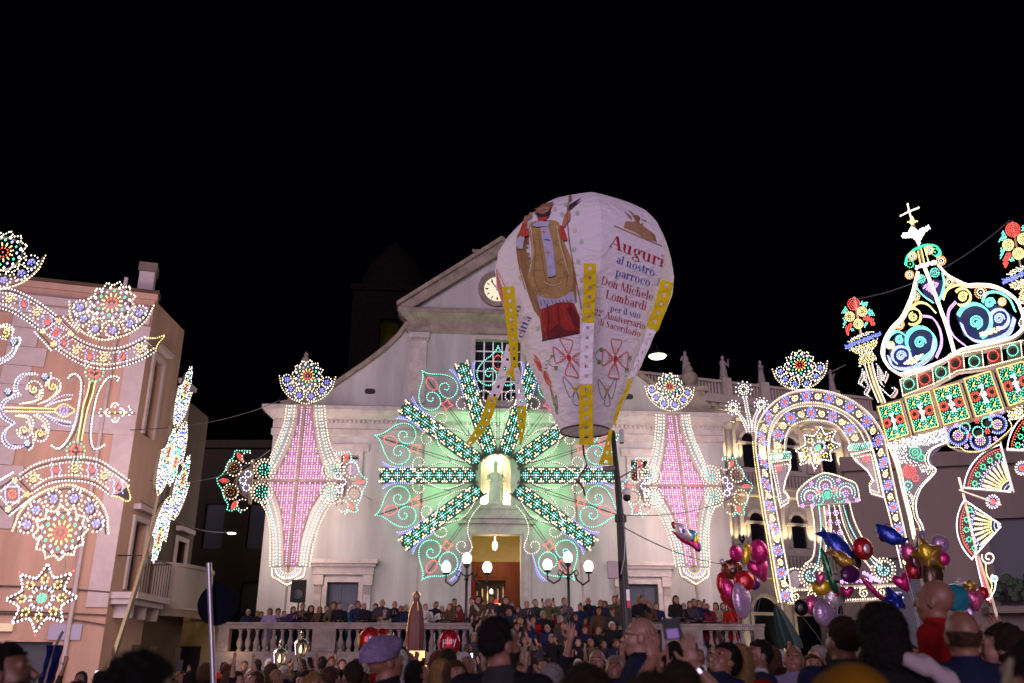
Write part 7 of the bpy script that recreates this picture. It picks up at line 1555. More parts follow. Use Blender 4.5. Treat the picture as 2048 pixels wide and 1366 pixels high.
def hair_mesh(style, name, fine=0.0095):
    B = Body(); c = 0.0
    if style == 'bald': B.ell((0, -0.016, 1.602), (0.083, 0.103, 0.103), 0)
    elif style == 'short': B.ell((0, -0.016, 1.612), (0.084, 0.103, 0.104), 0)
    elif style == 'full': B.ell((0, -0.02, 1.62), (0.096, 0.112, 0.112), 0, 0.03); B.ell((0, -0.07, 1.57), (0.082, 0.055, 0.075), 0, 0.03)
    elif style == 'bob': B.ell((0, -0.018, 1.615), (0.095, 0.108, 0.107), 0, 0.02); B.ell((0, -0.05, 1.53), (0.10, 0.075, 0.10), 0, 0.03)
    elif style == 'long': B.ell((0, -0.018, 1.615), (0.092, 0.107, 0.106), 0, 0.02); B.cap((0, -0.065, 1.57), (0, -0.085, 1.30), 0.088, 0.065, 0, 0.04); B.cap((-0.05, -0.05, 1.55), (-0.075, -0.04, 1.36), 0.045, 0.025, 0, 0.03); B.cap((0.05, -0.05, 1.55), (0.075, -0.04, 1.36), 0.045, 0.025, 0, 0.03)
    elif style == 'curly': B.ell((0, -0.025, 1.60), (0.115, 0.12, 0.125), 0, 0.03); B.ell((0, -0.06, 1.50), (0.12, 0.085, 0.11), 0, 0.03)
    elif style == 'beanie': B.ell((0, -0.02, 1.625), (0.10, 0.125, 0.105), 0, 0.03); B.ell((0, -0.06, 1.60), (0.098, 0.08, 0.085), 0, 0.03); B.ell((0, 0.075, 1.645), (0.085, 0.055, 0.05), 0, 0.03)
    def ex(X, D):
        x, y, z = X[..., 0], X[..., 1], X[..., 2]
        if style != 'beanie':
            D = D+0.0045*np.sin(x*95+9*np.sin(z*31))*np.sin(z*70+y*60)+0.003*np.sin(y*140+z*60)
        line = 1.635-0.2*np.clip(0.075-y, 0, 1)  # hairline: high at the forehead, low at the nape
        if style in ('short', 'full'): cutp = np.where(y > 0.02, 1.642-z, 1.535+0.55*np.clip(y+0.06, 0, 0.08)-z)
        elif style == 'bald': cutp = np.maximum(1.54-z, z-1.608+0.005*np.sin(y*60+x*40))+np.where(y > 0.0, 0.4*(y), 0)
        elif style in ('bob', 'long', 'curly'): cutp = np.where(y > 0.035, 1.638-z, -1.0)
        elif style == 'beanie': cutp = 1.585-0.25*(y+0.02)*(y < 0)-z+np.where(y > 0.05, 0.02, 0)
        else: cutp = 1.62-z
        return np.maximum(D, cutp)
    f = fine; B_ = 0.02
    me, fc, zone, V = B.mesh(f*1.3, [(-0.2, 0.2, f)], [(-0.2, 0.2, f)], [(1.2, 1.8, f)], name, ex)
    me.polygons.foreach_set('use_smooth', [True]*len(me.polygons)); me.update()
    return me
HAIR_COL = {'black': (0.012, 0.009, 0.008), 'dark brown': (0.03, 0.016, 0.010), 'brown': (0.07, 0.035, 0.018), 'blond': (0.30, 0.17, 0.06), 'grey': (0.30, 0.27, 0.26), 'white': (0.60, 0.56, 0.54), 'auburn': (0.11, 0.03, 0.015), 'lavender': (0.26, 0.20, 0.36)}
CL = {'black': (0.012, 0.011, 0.013), 'charcoal': (0.035, 0.032, 0.036), 'navy': (0.014, 0.016, 0.045), 'brown': (0.06, 0.035, 0.02), 'white': (0.4, 0.37, 0.38), 'lilac': (0.22, 0.18, 0.3), 'teal': (0.013, 0.1, 0.125), 'red': (0.24, 0.008, 0.008), 'beige': (0.2, 0.15, 0.11), 'grey': (0.09, 0.085, 0.09), 'olive': (0.07, 0.065, 0.03), 'blue': (0.018, 0.035, 0.16), 'maroon': (0.12, 0.012, 0.02), 'purple': (0.04, 0.018, 0.075), 'ochre': (0.24, 0.11, 0.006)}
SK = [(0.28, 0.135, 0.085), (0.24, 0.11, 0.068), (0.32, 0.165, 0.115), (0.20, 0.09, 0.055)]
def hmat(n): return mat('hair_'+n.replace(' ', '_'), HAIR_COL[n], 0.75, noise=0.5, scale=60, bump=0.6, bscale=140, spec=0.15)
def cmat(n): return mat('cloth_'+n, CL[n], 0.95, noise=0.25, scale=14, bump=0.3, bscale=60, spec=0.1)
def smat(i): return mat('skin_tone_%d' % i, SK[i % 4], 0.5, noise=0.12, scale=25)
M_FEAT = mat('dark_features', (0.02, 0.012, 0.01), 0.5); M_LIP = mat('lips', (0.34, 0.12, 0.10), 0.5); M_SHOE = mat('dark_shoes', (0.02, 0.018, 0.016), 0.5)
VAR = {}
def variant(key, **kw):
    if key not in VAR:
        me, zone, R, hands = build_body('person_body', **kw)
        finish(me, zone, [smat(0), cmat('black'), cmat('charcoal'), M_SHOE, M_FEAT, cmat('black'), M_LIP]); VAR[key] = (me, R, hands)
    return VAR[key]
HAIRS = {}
def hairs(style, fine=0.0095):
    k = (style, fine)
    if k not in HAIRS:
        me = hair_mesh(style, 'hair', fine)
        if style != 'beanie': me = add_strands(me, 2600 if fine < 0.009 else 500, {'short': 0.009, 'bald': 0.010, 'full': 0.030, 'bob': 0.032, 'long': 0.045, 'curly': 0.030}[style], style)
        me.materials.append(hmat('black')); HAIRS[k] = me
    return HAIRS[k]
def slot(o, i, m): o.material_slots[i].link = 'OBJECT'; o.material_slots[i].material = m
PEOPLE = []
def person(loc, rz, var, hair, hcol, top, legs='charcoal', skin=0, scale=1.0, collar=None, label=None, group=None, hfine=0.0095):
    me, R, hands = VAR[var]; o = bpy.data.objects.new('person', me); COL.objects.link(o); o.location = loc; o.rotation_euler = (0, 0, rz); o.scale = (scale,)*3
    slot(o, 0, smat(skin)); slot(o, 1, cmat(top)); slot(o, 2, cmat(legs)); slot(o, 5, cmat(collar or top))
    if hair:
        h = bpy.data.objects.new('hair' if hair != 'beanie' else 'knitted_cap', hairs(hair, hfine)); COL.objects.link(h); h.parent = o
        Rm = Matrix([list(r) for r in R]); pv = Vector(PIV); h.matrix_local = Matrix.Translation(pv) @ Rm.to_4x4() @ Matrix.Translation(-pv)
        slot(h, 0, hmat(hcol))
    tag(o, label or 'x', 'person', group); PEOPLE.append(o)
    return o, hands
def phone_for(o, hands, i, lit=True, label=None, tilt=0.0):
    wr, d, u, v = hands[i]; s = o.scale[0]; M = Matrix.Translation(o.location) @ Euler(o.rotation_euler).to_matrix().to_4x4() @ Matrix.Scale(s, 4)
    c = Vector(wr+d*0.115-u*0.028); root = MB(); 
    mb = MB(); mb.box(-0.038, 0.038, -0.004, 0.004, -0.075, 0.075, M_BLACK); ph = mb.build('phone')
    ph.matrix_world = M @ Matrix.Translation(c); ph.rotation_euler = (math.radians(-8), 0, o.rotation_euler[2]+tilt); ph.scale = (1, 1, 1)
    mb = MB(); mb.add([(-0.034, -0.0055, -0.068), (0.034, -0.0055, -0.068), (0.034, -0.0055, 0.068), (-0.034, -0.0055, 0.068)], [(0, 1, 2, 3)], emis('phone_screen', (0.75, 0.78, 1.0), 1.2) if lit else M_BLACK); mb.build('screen', ph)
    tag(ph, label, 'phone', 'phones held up in the crowd'); return ph
# ---------------------------------------------------------------- variants
for up in (0, 18, 30):
    variant(('down', up), pitch=up, arms='down'); variant(('front', up), pitch=up, arms='front', coat=(up == 18))
variant(('clap', 18), pitch=18, arms='clap'); variant(('phone', 18), pitch=18, arms='phone'); variant(('phone2', 22), pitch=22, arms='phone2'); variant(('lean', 12), pitch=12, arms='lean', coat=True); variant(('lean', 26), pitch=26, arms='lean'); variant(('wave', 20), pitch=20, arms='wave')
def face_cam(p): return math.atan2(-p[0], p[1])+math.pi     # rotation that turns +Y towards the camera
ORD = ['first', 'second', 'third', 'fourth', 'fifth', 'sixth', 'seventh', 'eighth', 'ninth', 'tenth', 'eleventh', 'twelfth', 'thirteenth', 'fourteenth', 'fifteenth', 'sixteenth', 'seventeenth', 'eighteenth', 'nineteenth', 'twentieth', 'twenty-first', 'twenty-second', 'twenty-third', 'twenty-fourth', 'twenty-fifth', 'twenty-sixth', 'twenty-seventh', 'twenty-eighth', 'twenty-ninth', 'thirtieth']+['%s-%s' % (t, u) for t in ('thirty', 'forty') for u in ('first', 'second', 'third', 'fourth', 'fifth', 'sixth', 'seventh', 'eighth', 'ninth')]
HN = {'short': 'short %s hair', 'full': 'thick %s hair', 'bob': '%s bobbed hair', 'long': 'long %s hair', 'curly': 'curly %s hair', 'bald': 'balding %s fringe', 'beanie': '%s knitted cap'}
def row(specs, where, group):
    """specs: [(px, py_of_head_top, place(px)->Vector at feet, rz, var, hair, hcol, top, skin)]; labels count from the left"""
    specs = sorted(specs, key=lambda t: t[0])
    for i, (px, pos, rz, var, hair, hcol, top, skin, sc) in enumerate(specs):
        o, h = person(pos, rz, var, hair, hcol, top, random.choice(('charcoal', 'navy', 'black', 'grey')), skin, sc, label='person in %s, %s, %s from left %s' % (top, (HN[hair] % hcol) if hair else 'bald head', ORD[i], where), group=group)
        if var[0] in ('phone', 'phone2'): phone_for(o, h, 0, R_.random() < 0.5, 'phone held up by person %s from left %s' % (ORD[i], where))
def head_at(px, py, Y, base):   # feet position and scale so that the head top projects to (px, py) at depth Y
    p = at_y(px, py, Y); return Vector((p.x, p.y, base)), (p.z-base)/1.715
R_ = random.Random(11)
TOPS = ['black']*6+['navy']*5+['charcoal']*5+['brown', 'brown', 'maroon', 'grey', 'olive', 'olive', 'purple', 'white', 'beige', 'red']
HCS = ['black']*4+['dark brown']*6+['brown']*5+['grey']*3+['white']*2+['blond', 'auburn']
STY = ['short']*6+['full']*3+['bob']*4+['long']*3+['curly']*2+['bald']*2
def rnd_look():
    return R_.choice(STY), R_.choice(HCS), R_.choice(TOPS), R_.randrange(4)
# terrace rows, left and right of the stairs
TL = [(497, 1218, 'short', 'white', 'navy'), (516, 1220, 'short', 'brown', 'black'), (524, 1222, 'short', 'brown', 'black'), (540, 1216, 'bob', 'brown', 'lilac'), (557, 1216, 'full', 'black', 'lilac'), (569, 1221, 'short', 'dark brown', 'charcoal'), (588, 1212, 'bob', 'brown', 'purple'), (606, 1205, 'short', 'dark brown', 'olive'), (623, 1210, 'curly', 'dark brown', 'black'), (640, 1212, 'bob', 'blond', 'brown'), (655, 1210, 'short', 'brown', 'black'), (668, 1203, 'full', 'brown', 'olive'), (680, 1204, 'short', 'brown', 'black'), (703, 1209, 'bob', 'white', 'teal'), (717, 1201, 'short', 'dark brown', 'navy'), (728, 1203, 'bob', 'white', 'black'), (751, 1206, 'long', 'dark brown', 'black'), (765, 1197, 'bald', 'brown', 'charcoal'), (770, 1219, 'beanie', 'lavender', 'beige'), (790, 1200, 'bald', 'brown', 'black'), (801, 1209, 'short', 'grey', 'navy'), (811, 1208, 'bob', 'grey', 'black'), (852, 1206, 'short', 'blond', 'white'), (871, 1201, 'short', 'dark brown', 'black'), (884, 1209, 'bob', 'white', 'white'), (899, 1206, 'short', 'brown', 'brown'), (909, 1196, 'short', 'black', 'brown'), (917, 1209, 'bob', 'dark brown', 'maroon')]
sp_ = []
for px, py, hs, hc, tp in TL:
    Y = 31.25+R_.uniform(0, 0.25)+0.01*(1235-py)*0.5; pos, sc = head_at(px, py, Y, TZ); sp_.append((px, pos, face_cam(pos)+R_.uniform(-0.35, 0.35), R_.choice([('lean', 12), ('lean', 26), ('lean', 12), ('front', 18), ('clap', 18)]), hs, hc, tp, R_.randrange(4), sc))
row(sp_, 'at left balustrade', 'onlookers at the left balustrade')
TR = [(1160, 1206, 'short', 'dark brown', 'navy'), (1176, 1192, 'bald', 'grey', 'black'), (1200, 1198, 'short', 'brown', 'navy'), (1208, 1200, 'bob', 'brown', 'navy'), (1229, 1190, 'short', 'brown', 'olive'), (1238, 1196, 'short', 'grey', 'charcoal'), (1280, 1190, 'curly', 'blond', 'black'), (1296, 1200, 'bob', 'blond', 'brown'), (1312, 1204, 'short', 'dark brown', 'navy'), (1352, 1190, 'long', 'black', 'black'), (1367, 1205, 'short', 'grey', 'charcoal'), (1379, 1200, 'bob', 'brown', 'charcoal'), (1388, 1196, 'short', 'dark brown', 'navy'), (1398, 1199, 'short', 'black', 'navy'), (1406, 1202, 'bob', 'grey', 'black'), (1414, 1206, 'short', 'brown', 'maroon'), (1430, 1204, 'long', 'brown', 'beige'), (1446, 1204, 'bob', 'brown', 'grey'), (1460, 1206, 'long', 'dark brown', 'red'), (1472, 1206, 'short', 'black', 'black')]
sp_ = []
for px, py, hs, hc, tp in TR:
    Y = 31.6+R_.uniform(0, 0.25); pos, sc = head_at(px, py, Y, TZ); sp_.append((px, pos, face_cam(pos)+R_.uniform(-0.35, 0.35), R_.choice([('lean', 12), ('lean', 26), ('front', 18), ('phone', 18)]), hs, hc, tp, R_.randrange(4), sc))
row(sp_, 'at right balustrade', 'onlookers at the right balustrade')
# people on and around the stairs
S1 = [(944, 1194), (957, 1190), (982, 1188), (1003, 1208), (1022, 1204), (1036, 1211), (1054, 1200), (1072, 1197), (1098, 1196), (1129, 1194), (1117, 1212), (1086, 1214), (968, 1204), (1012, 1192)]
sp_ = []
for px, py in S1:
    Y = 32.6+R_.uniform(0, 0.8); pos, sc = head_at(px, py, Y, TZ); hs, hc, tp, sk = rnd_look(); sp_.append((px, pos, face_cam(pos)+R_.uniform(-0.5, 0.5), R_.choice([('down', 18), ('front', 18), ('clap', 18), ('phone', 18)]), hs, hc, tp, sk, sc))
row(sp_, 'before church door', 'people before the church door')
sp_ = []
for r, (Y, z, y0, n) in enumerate(((29.7, 1.55, 1226, 11), (28.6, 1.08, 1252, 11), (27.4, 0.6, 1275, 12))):
    for k in range(n):
        px = 942+(1245-942)*(k+0.5+R_.uniform(-0.3, 0.3))/n; py = y0+R_.uniform(-14, 12); pos, sc = head_at(px, py, Y+R_.uniform(-0.3, 0.3), z); hs, hc, tp, sk = rnd_look(); sp_.append((px, pos, face_cam(pos)+R_.uniform(-0.7, 0.7), R_.choice([('down', 30), ('front', 18), ('clap', 18), ('phone', 18), ('down', 18), ('phone2', 22)]), hs, hc, tp, sk, sc))
row(sp_, 'on church stairs', 'crowd on the church stairs')
# the crowd in the square: rows that come closer, most look up or towards the church
def crowd(x0, x1, y, Y, n, where, group, away=0.5):
    sp_ = []
    for k in range(n):
        px = x0+(x1-x0)*(k+0.5+R_.uniform(-0.35, 0.35))/n; YY = Y+R_.uniform(-0.7, 0.7); py = y+R_.uniform(-9, 9); pos, sc = head_at(px, py, YY, GZ); pos.z = max(GZ, pos.z+(sc-1.12)*1.715) if sc > 1.12 else pos.z; sc = min(max(sc, 0.86), 1.12); hs, hc, tp, sk = rnd_look()
        rz = (face_cam(pos)+math.pi+R_.uniform(-0.8, 0.8)) if R_.random() < away else face_cam(pos)+R_.uniform(-1.2, 1.2)
        sp_.append((px, pos, rz, R_.choice([('down', 18), ('down', 30), ('front', 18), ('phone', 18), ('clap', 18), ('phone2', 22), ('wave', 20), ('down', 0)]), hs, hc, tp, sk, sc))
    row(sp_, where, group)
crowd(440, 960, 1320, 23.0, 24, 'in far left row', 'far crowd below the left balustrade')
crowd(1240, 1560, 1314, 23.0, 15, 'in far right row', 'far crowd below the right balustrade')
crowd(200, 1000, 1332, 15.0, 20, 'in middle left row', 'middle crowd on the left')
crowd(960, 1560, 1322, 15.5, 17, 'in middle right row', 'middle crowd on the right')
crowd(1560, 2040, 1310, 14.0, 15, 'under right arches', 'middle crowd under the right arches', 0.4)
crowd(735, 960, 1296, 10.0, 6, 'below the left lamp', 'crowd below the left lamp')
crowd(1240, 1530, 1290, 9.5, 7, 'before the right balustrade', 'crowd before the right balustrade')
crowd(1500, 2045, 1292, 10.5, 11, 'in front row under right arches', 'front crowd under the right arches', 0.4)
crowd(430, 745, 1344, 12.0, 9, 'in nearer left row', 'nearer crowd on the left')
crowd(0, 420, 1346, 13.0, 9, 'by the pink house', 'crowd by the pink house')
crowd(1200, 2040, 1338, 9.0, 15, 'in nearer right row', 'nearer crowd on the right')
crowd(480, 1250, 1350, 10.0, 11, 'in nearer centre row', 'nearer crowd at the centre')
# ================================================================ people close to the camera
def nv(key, **kw): kw.setdefault('fine', 0.0062); kw.setdefault('coarse', 0.02); return variant(key, **kw)
nv('n_away', pitch=10); nv('n_up', pitch=22); nv('n_up2', pitch=34); nv('n_beard', pitch=14, beard=True, build=1.08); nv('n_wide', pitch=8, build=1.16); nv('n_turn', pitch=10, yaw=-38, beard=True, build=1.06); nv('n_front', pitch=12, arms='front'); nv('n_clap', pitch=16, arms='clap', handfine='up')
nv('n_wave', pitch=14, arms='wave', handfine='up')
def arms_phone(arm, dn, fr):
    arm(-1, (-0.26, 0.10, 1.50), (-0.085, 0.20, 1.72), (0.10, 0.12, 1), (0.2, -1, 0), 0.15, 0.75, 0.5); arm(1, (0.34, 0.10, 1.44), (0.135, 0.20, 1.70), (-0.18, 0.10, 1), (-0.2, -1, 0), 0.45, 0.75, 0.3)
nv('n_photo', pitch=20, arms=arms_phone, handfine='up')
def near(px, py, Y, face, var, hair, hcol, top, skin, label, legs='charcoal', collar=None, base=None):
    pos, sc = head_at(px, py, Y, GZ if base is None else base); sc = min(sc*0.985 if hair else sc*1.0, 1.16)
    o, h = person(pos, math.radians(face)-math.atan2(pos.x, pos.y)*0.0, var, hair, hcol, top, legs, skin, sc, collar, label, None, 0.0065 if Y < 6 else 0.008)
    return o, h
near(42, 1268, 3.7, -82, 'n_beard', 'short', 'black', 'charcoal', 3, 'bearded man in profile at the lower left corner, short black hair')
near(312, 1290, 2.5, -40, 'n_away', 'full', 'black', 'black', 1, 'dark silhouetted head with thick black hair at lower left')
near(785, 1262, 5.4, -55, 'n_up', 'beanie', 'lavender', 'black', 1, 'person wearing a lavender knitted cap and black jacket')
near(1004, 1220, 4.6, -14, 'n_turn', 'short', 'black', 'black', 1, 'man in black jacket with cropped dark hair, back turned, centre foreground', collar='charcoal')
bm1, _ = near(1273, 1231, 6.5, 82, 'n_wide', None, 'black', 'navy', 2, 'bald man in glasses and navy jacket facing left', collar='black')
ph, hh = near(1352, 1312, 4.3, 2, 'n_photo', 'full', 'dark brown', 'black', 0, 'person in black raising both hands to photograph the balloon')
near(1165, 1318, 3.2, 10, 'n_away', 'full', 'dark brown', 'black', 1, 'dark brown head of hair low in front of the stairs')
near(1302, 1330, 3.0, -8, 'n_away', 'curly', 'dark brown', 'black', 1, 'head of dark curly hair below the raised phone')
big, _ = near(1746, 1196, 4.7, 6, 'n_wide', 'curly', 'black', 'black', 3, 'man with bushy black hair and a pale sweater over his shoulder')
near(1676, 1222, 5.4, 12, 'n_wide', 'short', 'dark brown', 'navy', 1, 'man with short brown hair in navy behind the black-haired man')
near(1855, 1156, 5.6, 48, 'n_away', None, 'black', 'red', 1, 'bald man in red shirt near the balloon seller', base=0.38)
near(1912, 1206, 4.9, -10, 'n_wide', 'bald', 'brown', 'navy', 1, 'balding man in navy jacket seen from behind at right')
near(1985, 1236, 5.2, 60, 'n_away', 'bob', 'dark brown', 'black', 2, 'woman with dark bobbed hair near the right edge', collar='white')
near(2046, 1246, 2.4, 20, 'n_away', 'short', 'black', 'brown', 3, 'blurred dark figure at the right edge')
near(1692, 1335, 2.1, 0, 'n_away', 'beanie', 'ochre', 'ochre', 1, 'person in an ochre hood at the bottom edge') if False else None
near(1432, 1272, 6.8, 120, 'n_up2', 'full', 'black', 'navy', 1, 'dark-haired man tilting his head back to look up')
near(1478, 1280, 7.2, -14, 'n_away', 'long', 'blond', 'red', 2, 'woman with long blond hair in a red top', collar='white')
near(1508, 1270, 7.6, 100, 'n_front', 'short', 'black', 'navy', 3, 'young man in navy suit and white shirt turned left', collar='white')
near(1582, 1279, 8.0, 158, 'n_up', 'bald', 'grey', 'lilac', 1, 'older bald man in lilac striped shirt facing the camera')
near(1228, 1297, 8.0, 172, 'n_up2', 'short', 'grey', 'navy', 1, 'grey-haired man in glasses looking straight up')
near(1192, 1290, 8.6, 165, 'n_wave', 'bald', 'brown', 'black', 0, 'man with one bare arm raised high beside the stairs', collar='beige')
near(846, 1312, 8.6, -70, 'n_up', 'long', 'black', 'white', 1, 'woman with long black hair in a white jacket looking right')
near(884, 1312, 8.4, -10, 'n_away', 'bob', 'blond', 'white', 2, 'woman with blond bob and white top, back turned')
near(916, 1314, 8.0, -150, 'n_clap', 'curly', 'brown', 'navy', 2, 'woman with curly brown hair clapping in navy')
near(1108, 1316, 6.0, -20, 'n_clap', 'short', 'grey', 'white', 1, 'grey-haired person clapping in a white vest')
near(640, 1338, 7.0, -120, 'n_up', 'bob', 'blond', 'beige', 2, 'blond woman looking up beneath the balustrade')
near(665, 1326, 8.4, -20, 'n_away', 'short', 'brown', 'navy', 0, 'man with short brown hair left of the blond woman')
near(706, 1314, 7.4, 30, 'n_away', 'short', 'dark brown', 'maroon', 3, 'man in maroon below the red and yellow balloon')
near(172, 1352, 6.0, -60, 'n_wave', 'short', 'dark brown', 'black', 0, 'person raising a hand beside the pink house')
near(2008, 1262, 6.2, 10, 'n_photo', 'short', 'dark brown', 'charcoal', 0, 'person lifting a phone near the fan lights')
near(1625, 1300, 9.0, 170, 'n_up', 'short', 'brown', 'black', 2, 'man in black behind the lilac shirt')
# ochre hood at the bottom edge
pos, sc = head_at(1690, 1334, 2.2, GZ)
oh, _ = person(pos, 0, 'n_away', 'beanie', 'black', 'ochre', 'charcoal', 1, sc, None, 'person in an ochre hood at the bottom edge', None, 0.0065)
for c in oh.children: c.name = 'hood'; slot(c, 0, cmat('ochre'))
# the phone held up high, wrist watch, glasses, shoulder sweater
def wpt(o, p): return Matrix.Translation(o.location) @ Euler(o.rotation_euler).to_matrix().to_4x4() @ Matrix.Scale(o.scale[0], 4) @ Vector(p)
c = wpt(ph, (0.025, 0.175, 1.885)); mb = MB(); mb.box(-0.044, 0.044, 0, 0.009, -0.05, 0.05, M_BLACK); pho = mb.build('phone'); pho.location = c; pho.rotation_euler = (math.radians(-12), math.radians(-5), 0); tag(pho, 'dark phone held up in both hands in front of the side door', 'phone')
mb = MB(); mb.add([(-0.03, -0.002, -0.047), (0.026, -0.002, -0.047), (0.026, -0.002, -0.002), (-0.03, -0.002, -0.002)], [(0, 1, 2, 3)], emis('phone_preview', (0.30, 0.18, 0.5), 0.35)); mb.build('screen', pho)
mb = MB(); a, b = np.array(hh[1][0]), np.array((0.34, 0.10, 1.44)); d_ = (b-a)/np.linalg.norm(b-a); mb.tube([a+d_*0.035, a+d_*0.062], 0.036, mat('steel_watch', (0.6, 0.6, 0.62), 0.25, metal=1.0), n=14); w_ = mb.build('wrist_watch'); w_.matrix_world = Matrix.Translation(ph.location) @ Euler(ph.rotation_euler).to_matrix().to_4x4() @ Matrix.Scale(ph.scale[0], 4); tag(w_, 'steel wrist watch on the raised right arm', 'watch')
mb = MB(); mb.tube([(0.082, -0.01, 1.587), (0.07, 0.085, 1.59)], 0.003, M_BLACK, n=5); mb.tube([(-0.082, -0.01, 1.587), (-0.07, 0.085, 1.59)], 0.003, M_BLACK, n=5); mb.tube([(-0.07, 0.095, 1.59), (0.07, 0.095, 1.59)], 0.003, M_BLACK, n=5)
for s in (-1, 1): mb.tube([(s*0.035+0.028*math.cos(t), 0.098, 1.58+0.02*math.sin(t)) for t in np.linspace(0, 6.283, 13)], 0.003, mat('steel_watch', (0.6, 0.6, 0.62)), n=5, cap=False)
gl = mb.build('glasses'); gl.parent = bm1; Rg = VAR['n_wide'][1]; pv = Vector(PIV); gl.matrix_local = Matrix.Translation(pv) @ Matrix([list(r) for r in Rg]).to_4x4() @ Matrix.Translation(-pv); gl['kind'] = 'stuff'
BS_ = Body(); P_ = [(0.06, -0.09, 1.45), (0.14, -0.12, 1.43), (0.23, -0.13, 1.37), (0.30, -0.13, 1.24), (0.36, -0.12, 1.05)]
for i in range(4):
    for o_ in (-0.035, 0, 0.035): a, b = np.array(P_[i])+np.array((0, o_, abs(o_)*-0.4+0.02)), np.array(P_[i+1])+np.array((o_*0.5, o_, abs(o_)*-0.4)); BS_.cap(a, b, 0.036, 0.037, 0, 0.010)
me, fc, z_, V_ = BS_.mesh(0.012, [], [], [], 'shoulder_sweater'); me.materials.append(mat('pale_mauve_knit', (0.42, 0.34, 0.36), 0.95, noise=0.15, scale=30, bump=0.4, bscale=90)); me.polygons.foreach_set('use_smooth', [True]*len(me.polygons)); sw = bpy.data.objects.new('shoulder_sweater', me); COL.objects.link(sw); sw.parent = big
mb = MB(); p_ = at_y(1855, 1300, 5.6); mb.box(p_.x-0.4, p_.x+0.4, 5.3, 5.9, 0.1, 0.38, M_TERR); tag(mb.build('stone_step'), 'low stone step under the bald man in red', 'step')
# ================================================================ foil balloons
def foil_mat(n, c): return mat('foil_'+n, c, 0.32, metal=0.45, noise=0.35, scale=9, coat=0.15, bump=0.6, bscale=9)
FC = {'magenta': (0.55, 0.015, 0.16), 'pink': (0.62, 0.10, 0.25), 'red': (0.45, 0.012, 0.02), 'brown': (0.18, 0.05, 0.012), 'lilac': (0.48, 0.32, 0.50), 'purple': (0.12, 0.02, 0.12), 'yellow': (0.65, 0.45, 0.02), 'white': (0.62, 0.56, 0.58), 'blue': (0.012, 0.04, 0.36), 'green': (0.01, 0.13, 0.05), 'gold': (0.35, 0.19, 0.03), 'teal': (0.03, 0.28, 0.36), 'black': (0.012, 0.01, 0.012), 'darkbrown': (0.07, 0.03, 0.012), 'orange': (0.6, 0.16, 0.02)}
def foil_mesh(mb, c, outline, depth, m, ex, ez, ny=Vector((0, -1, 0))):
    O = resample(outline, 0.16, closed=True); n = len(O); ctr = O.mean(0); rings = [0.0, 0.35, 0.6, 0.8, 0.93, 0.985, 1.0]
    for sgn in (1, -1):
        V = []; F = []
        for j, t in enumerate(rings):
            h = depth*math.sqrt(max(0, 1-t**2.6))*sgn
            for k in range(n):
                q = ctr+(O[k]-ctr)*t; wr = 1+0.12*math.sin(k*2.3)*(1 if 0.75 < t < 1 else 0); V.append(c+ex*q[0]+ez*q[1]+ny*h*wr)
        for j in range(len(rings)-1):
            for k in range(n): F.append((j*n+k, j*n+(k+1) % n, (j+1)*n+(k+1) % n, (j+1)*n+k))
        mb.add(V, F, m)
OUTL = {'round': [(math.cos(t), math.sin(t)) for t in np.linspace(0, 6.283, 13)[:-1]], 'egg': [(0, 1.1), (0.6, 0.9), (0.95, 0.3), (0.9, -0.35), (0.5, -0.9), (0, -1.1), (-0.5, -0.9), (-0.9, -0.35), (-0.95, 0.3), (-0.6, 0.9)], 'heart': [(0, 0.55), (0.4, 0.95), (0.9, 0.8), (1.0, 0.25), (0.6, -0.4), (0, -1.05), (-0.6, -0.4), (-1.0, 0.25), (-0.9, 0.8), (-0.4, 0.95)],
        'fish': [(-1.1, 0.75), (-0.75, 0.5), (-0.3, 0.85), (0.25, 0.75), (0.8, 0.3), (1.1, -0.5), (0.5, -0.75), (0.0, -0.7), (-0.4, -0.45), (-0.8, -0.1), (-1.2, -0.2), (-0.95, 0.3)], 'star': [((1.0 if k % 2 == 0 else 0.6)*math.sin(k*math.pi/5), (1.0 if k % 2 == 0 else 0.6)*math.cos(k*math.pi/5)) for k in range(10)], 'bear': [(-0.55, 1.0), (-0.2, 0.75), (0.2, 0.75), (0.55, 1.0), (0.85, 0.8), (0.75, 0.4), (0.95, 0.0), (0.75, -0.6), (0.3, -0.95), (-0.3, -0.95), (-0.75, -0.6), (-0.95, 0.0), (-0.75, 0.4), (-0.85, 0.8)], 'long': [(0, 1.3), (0.45, 0.9), (0.5, 0.2), (0.35, -0.6), (0.6, -1.2), (0, -1.3), (-0.4, -0.9), (-0.5, 0.0), (-0.4, 0.8)]}
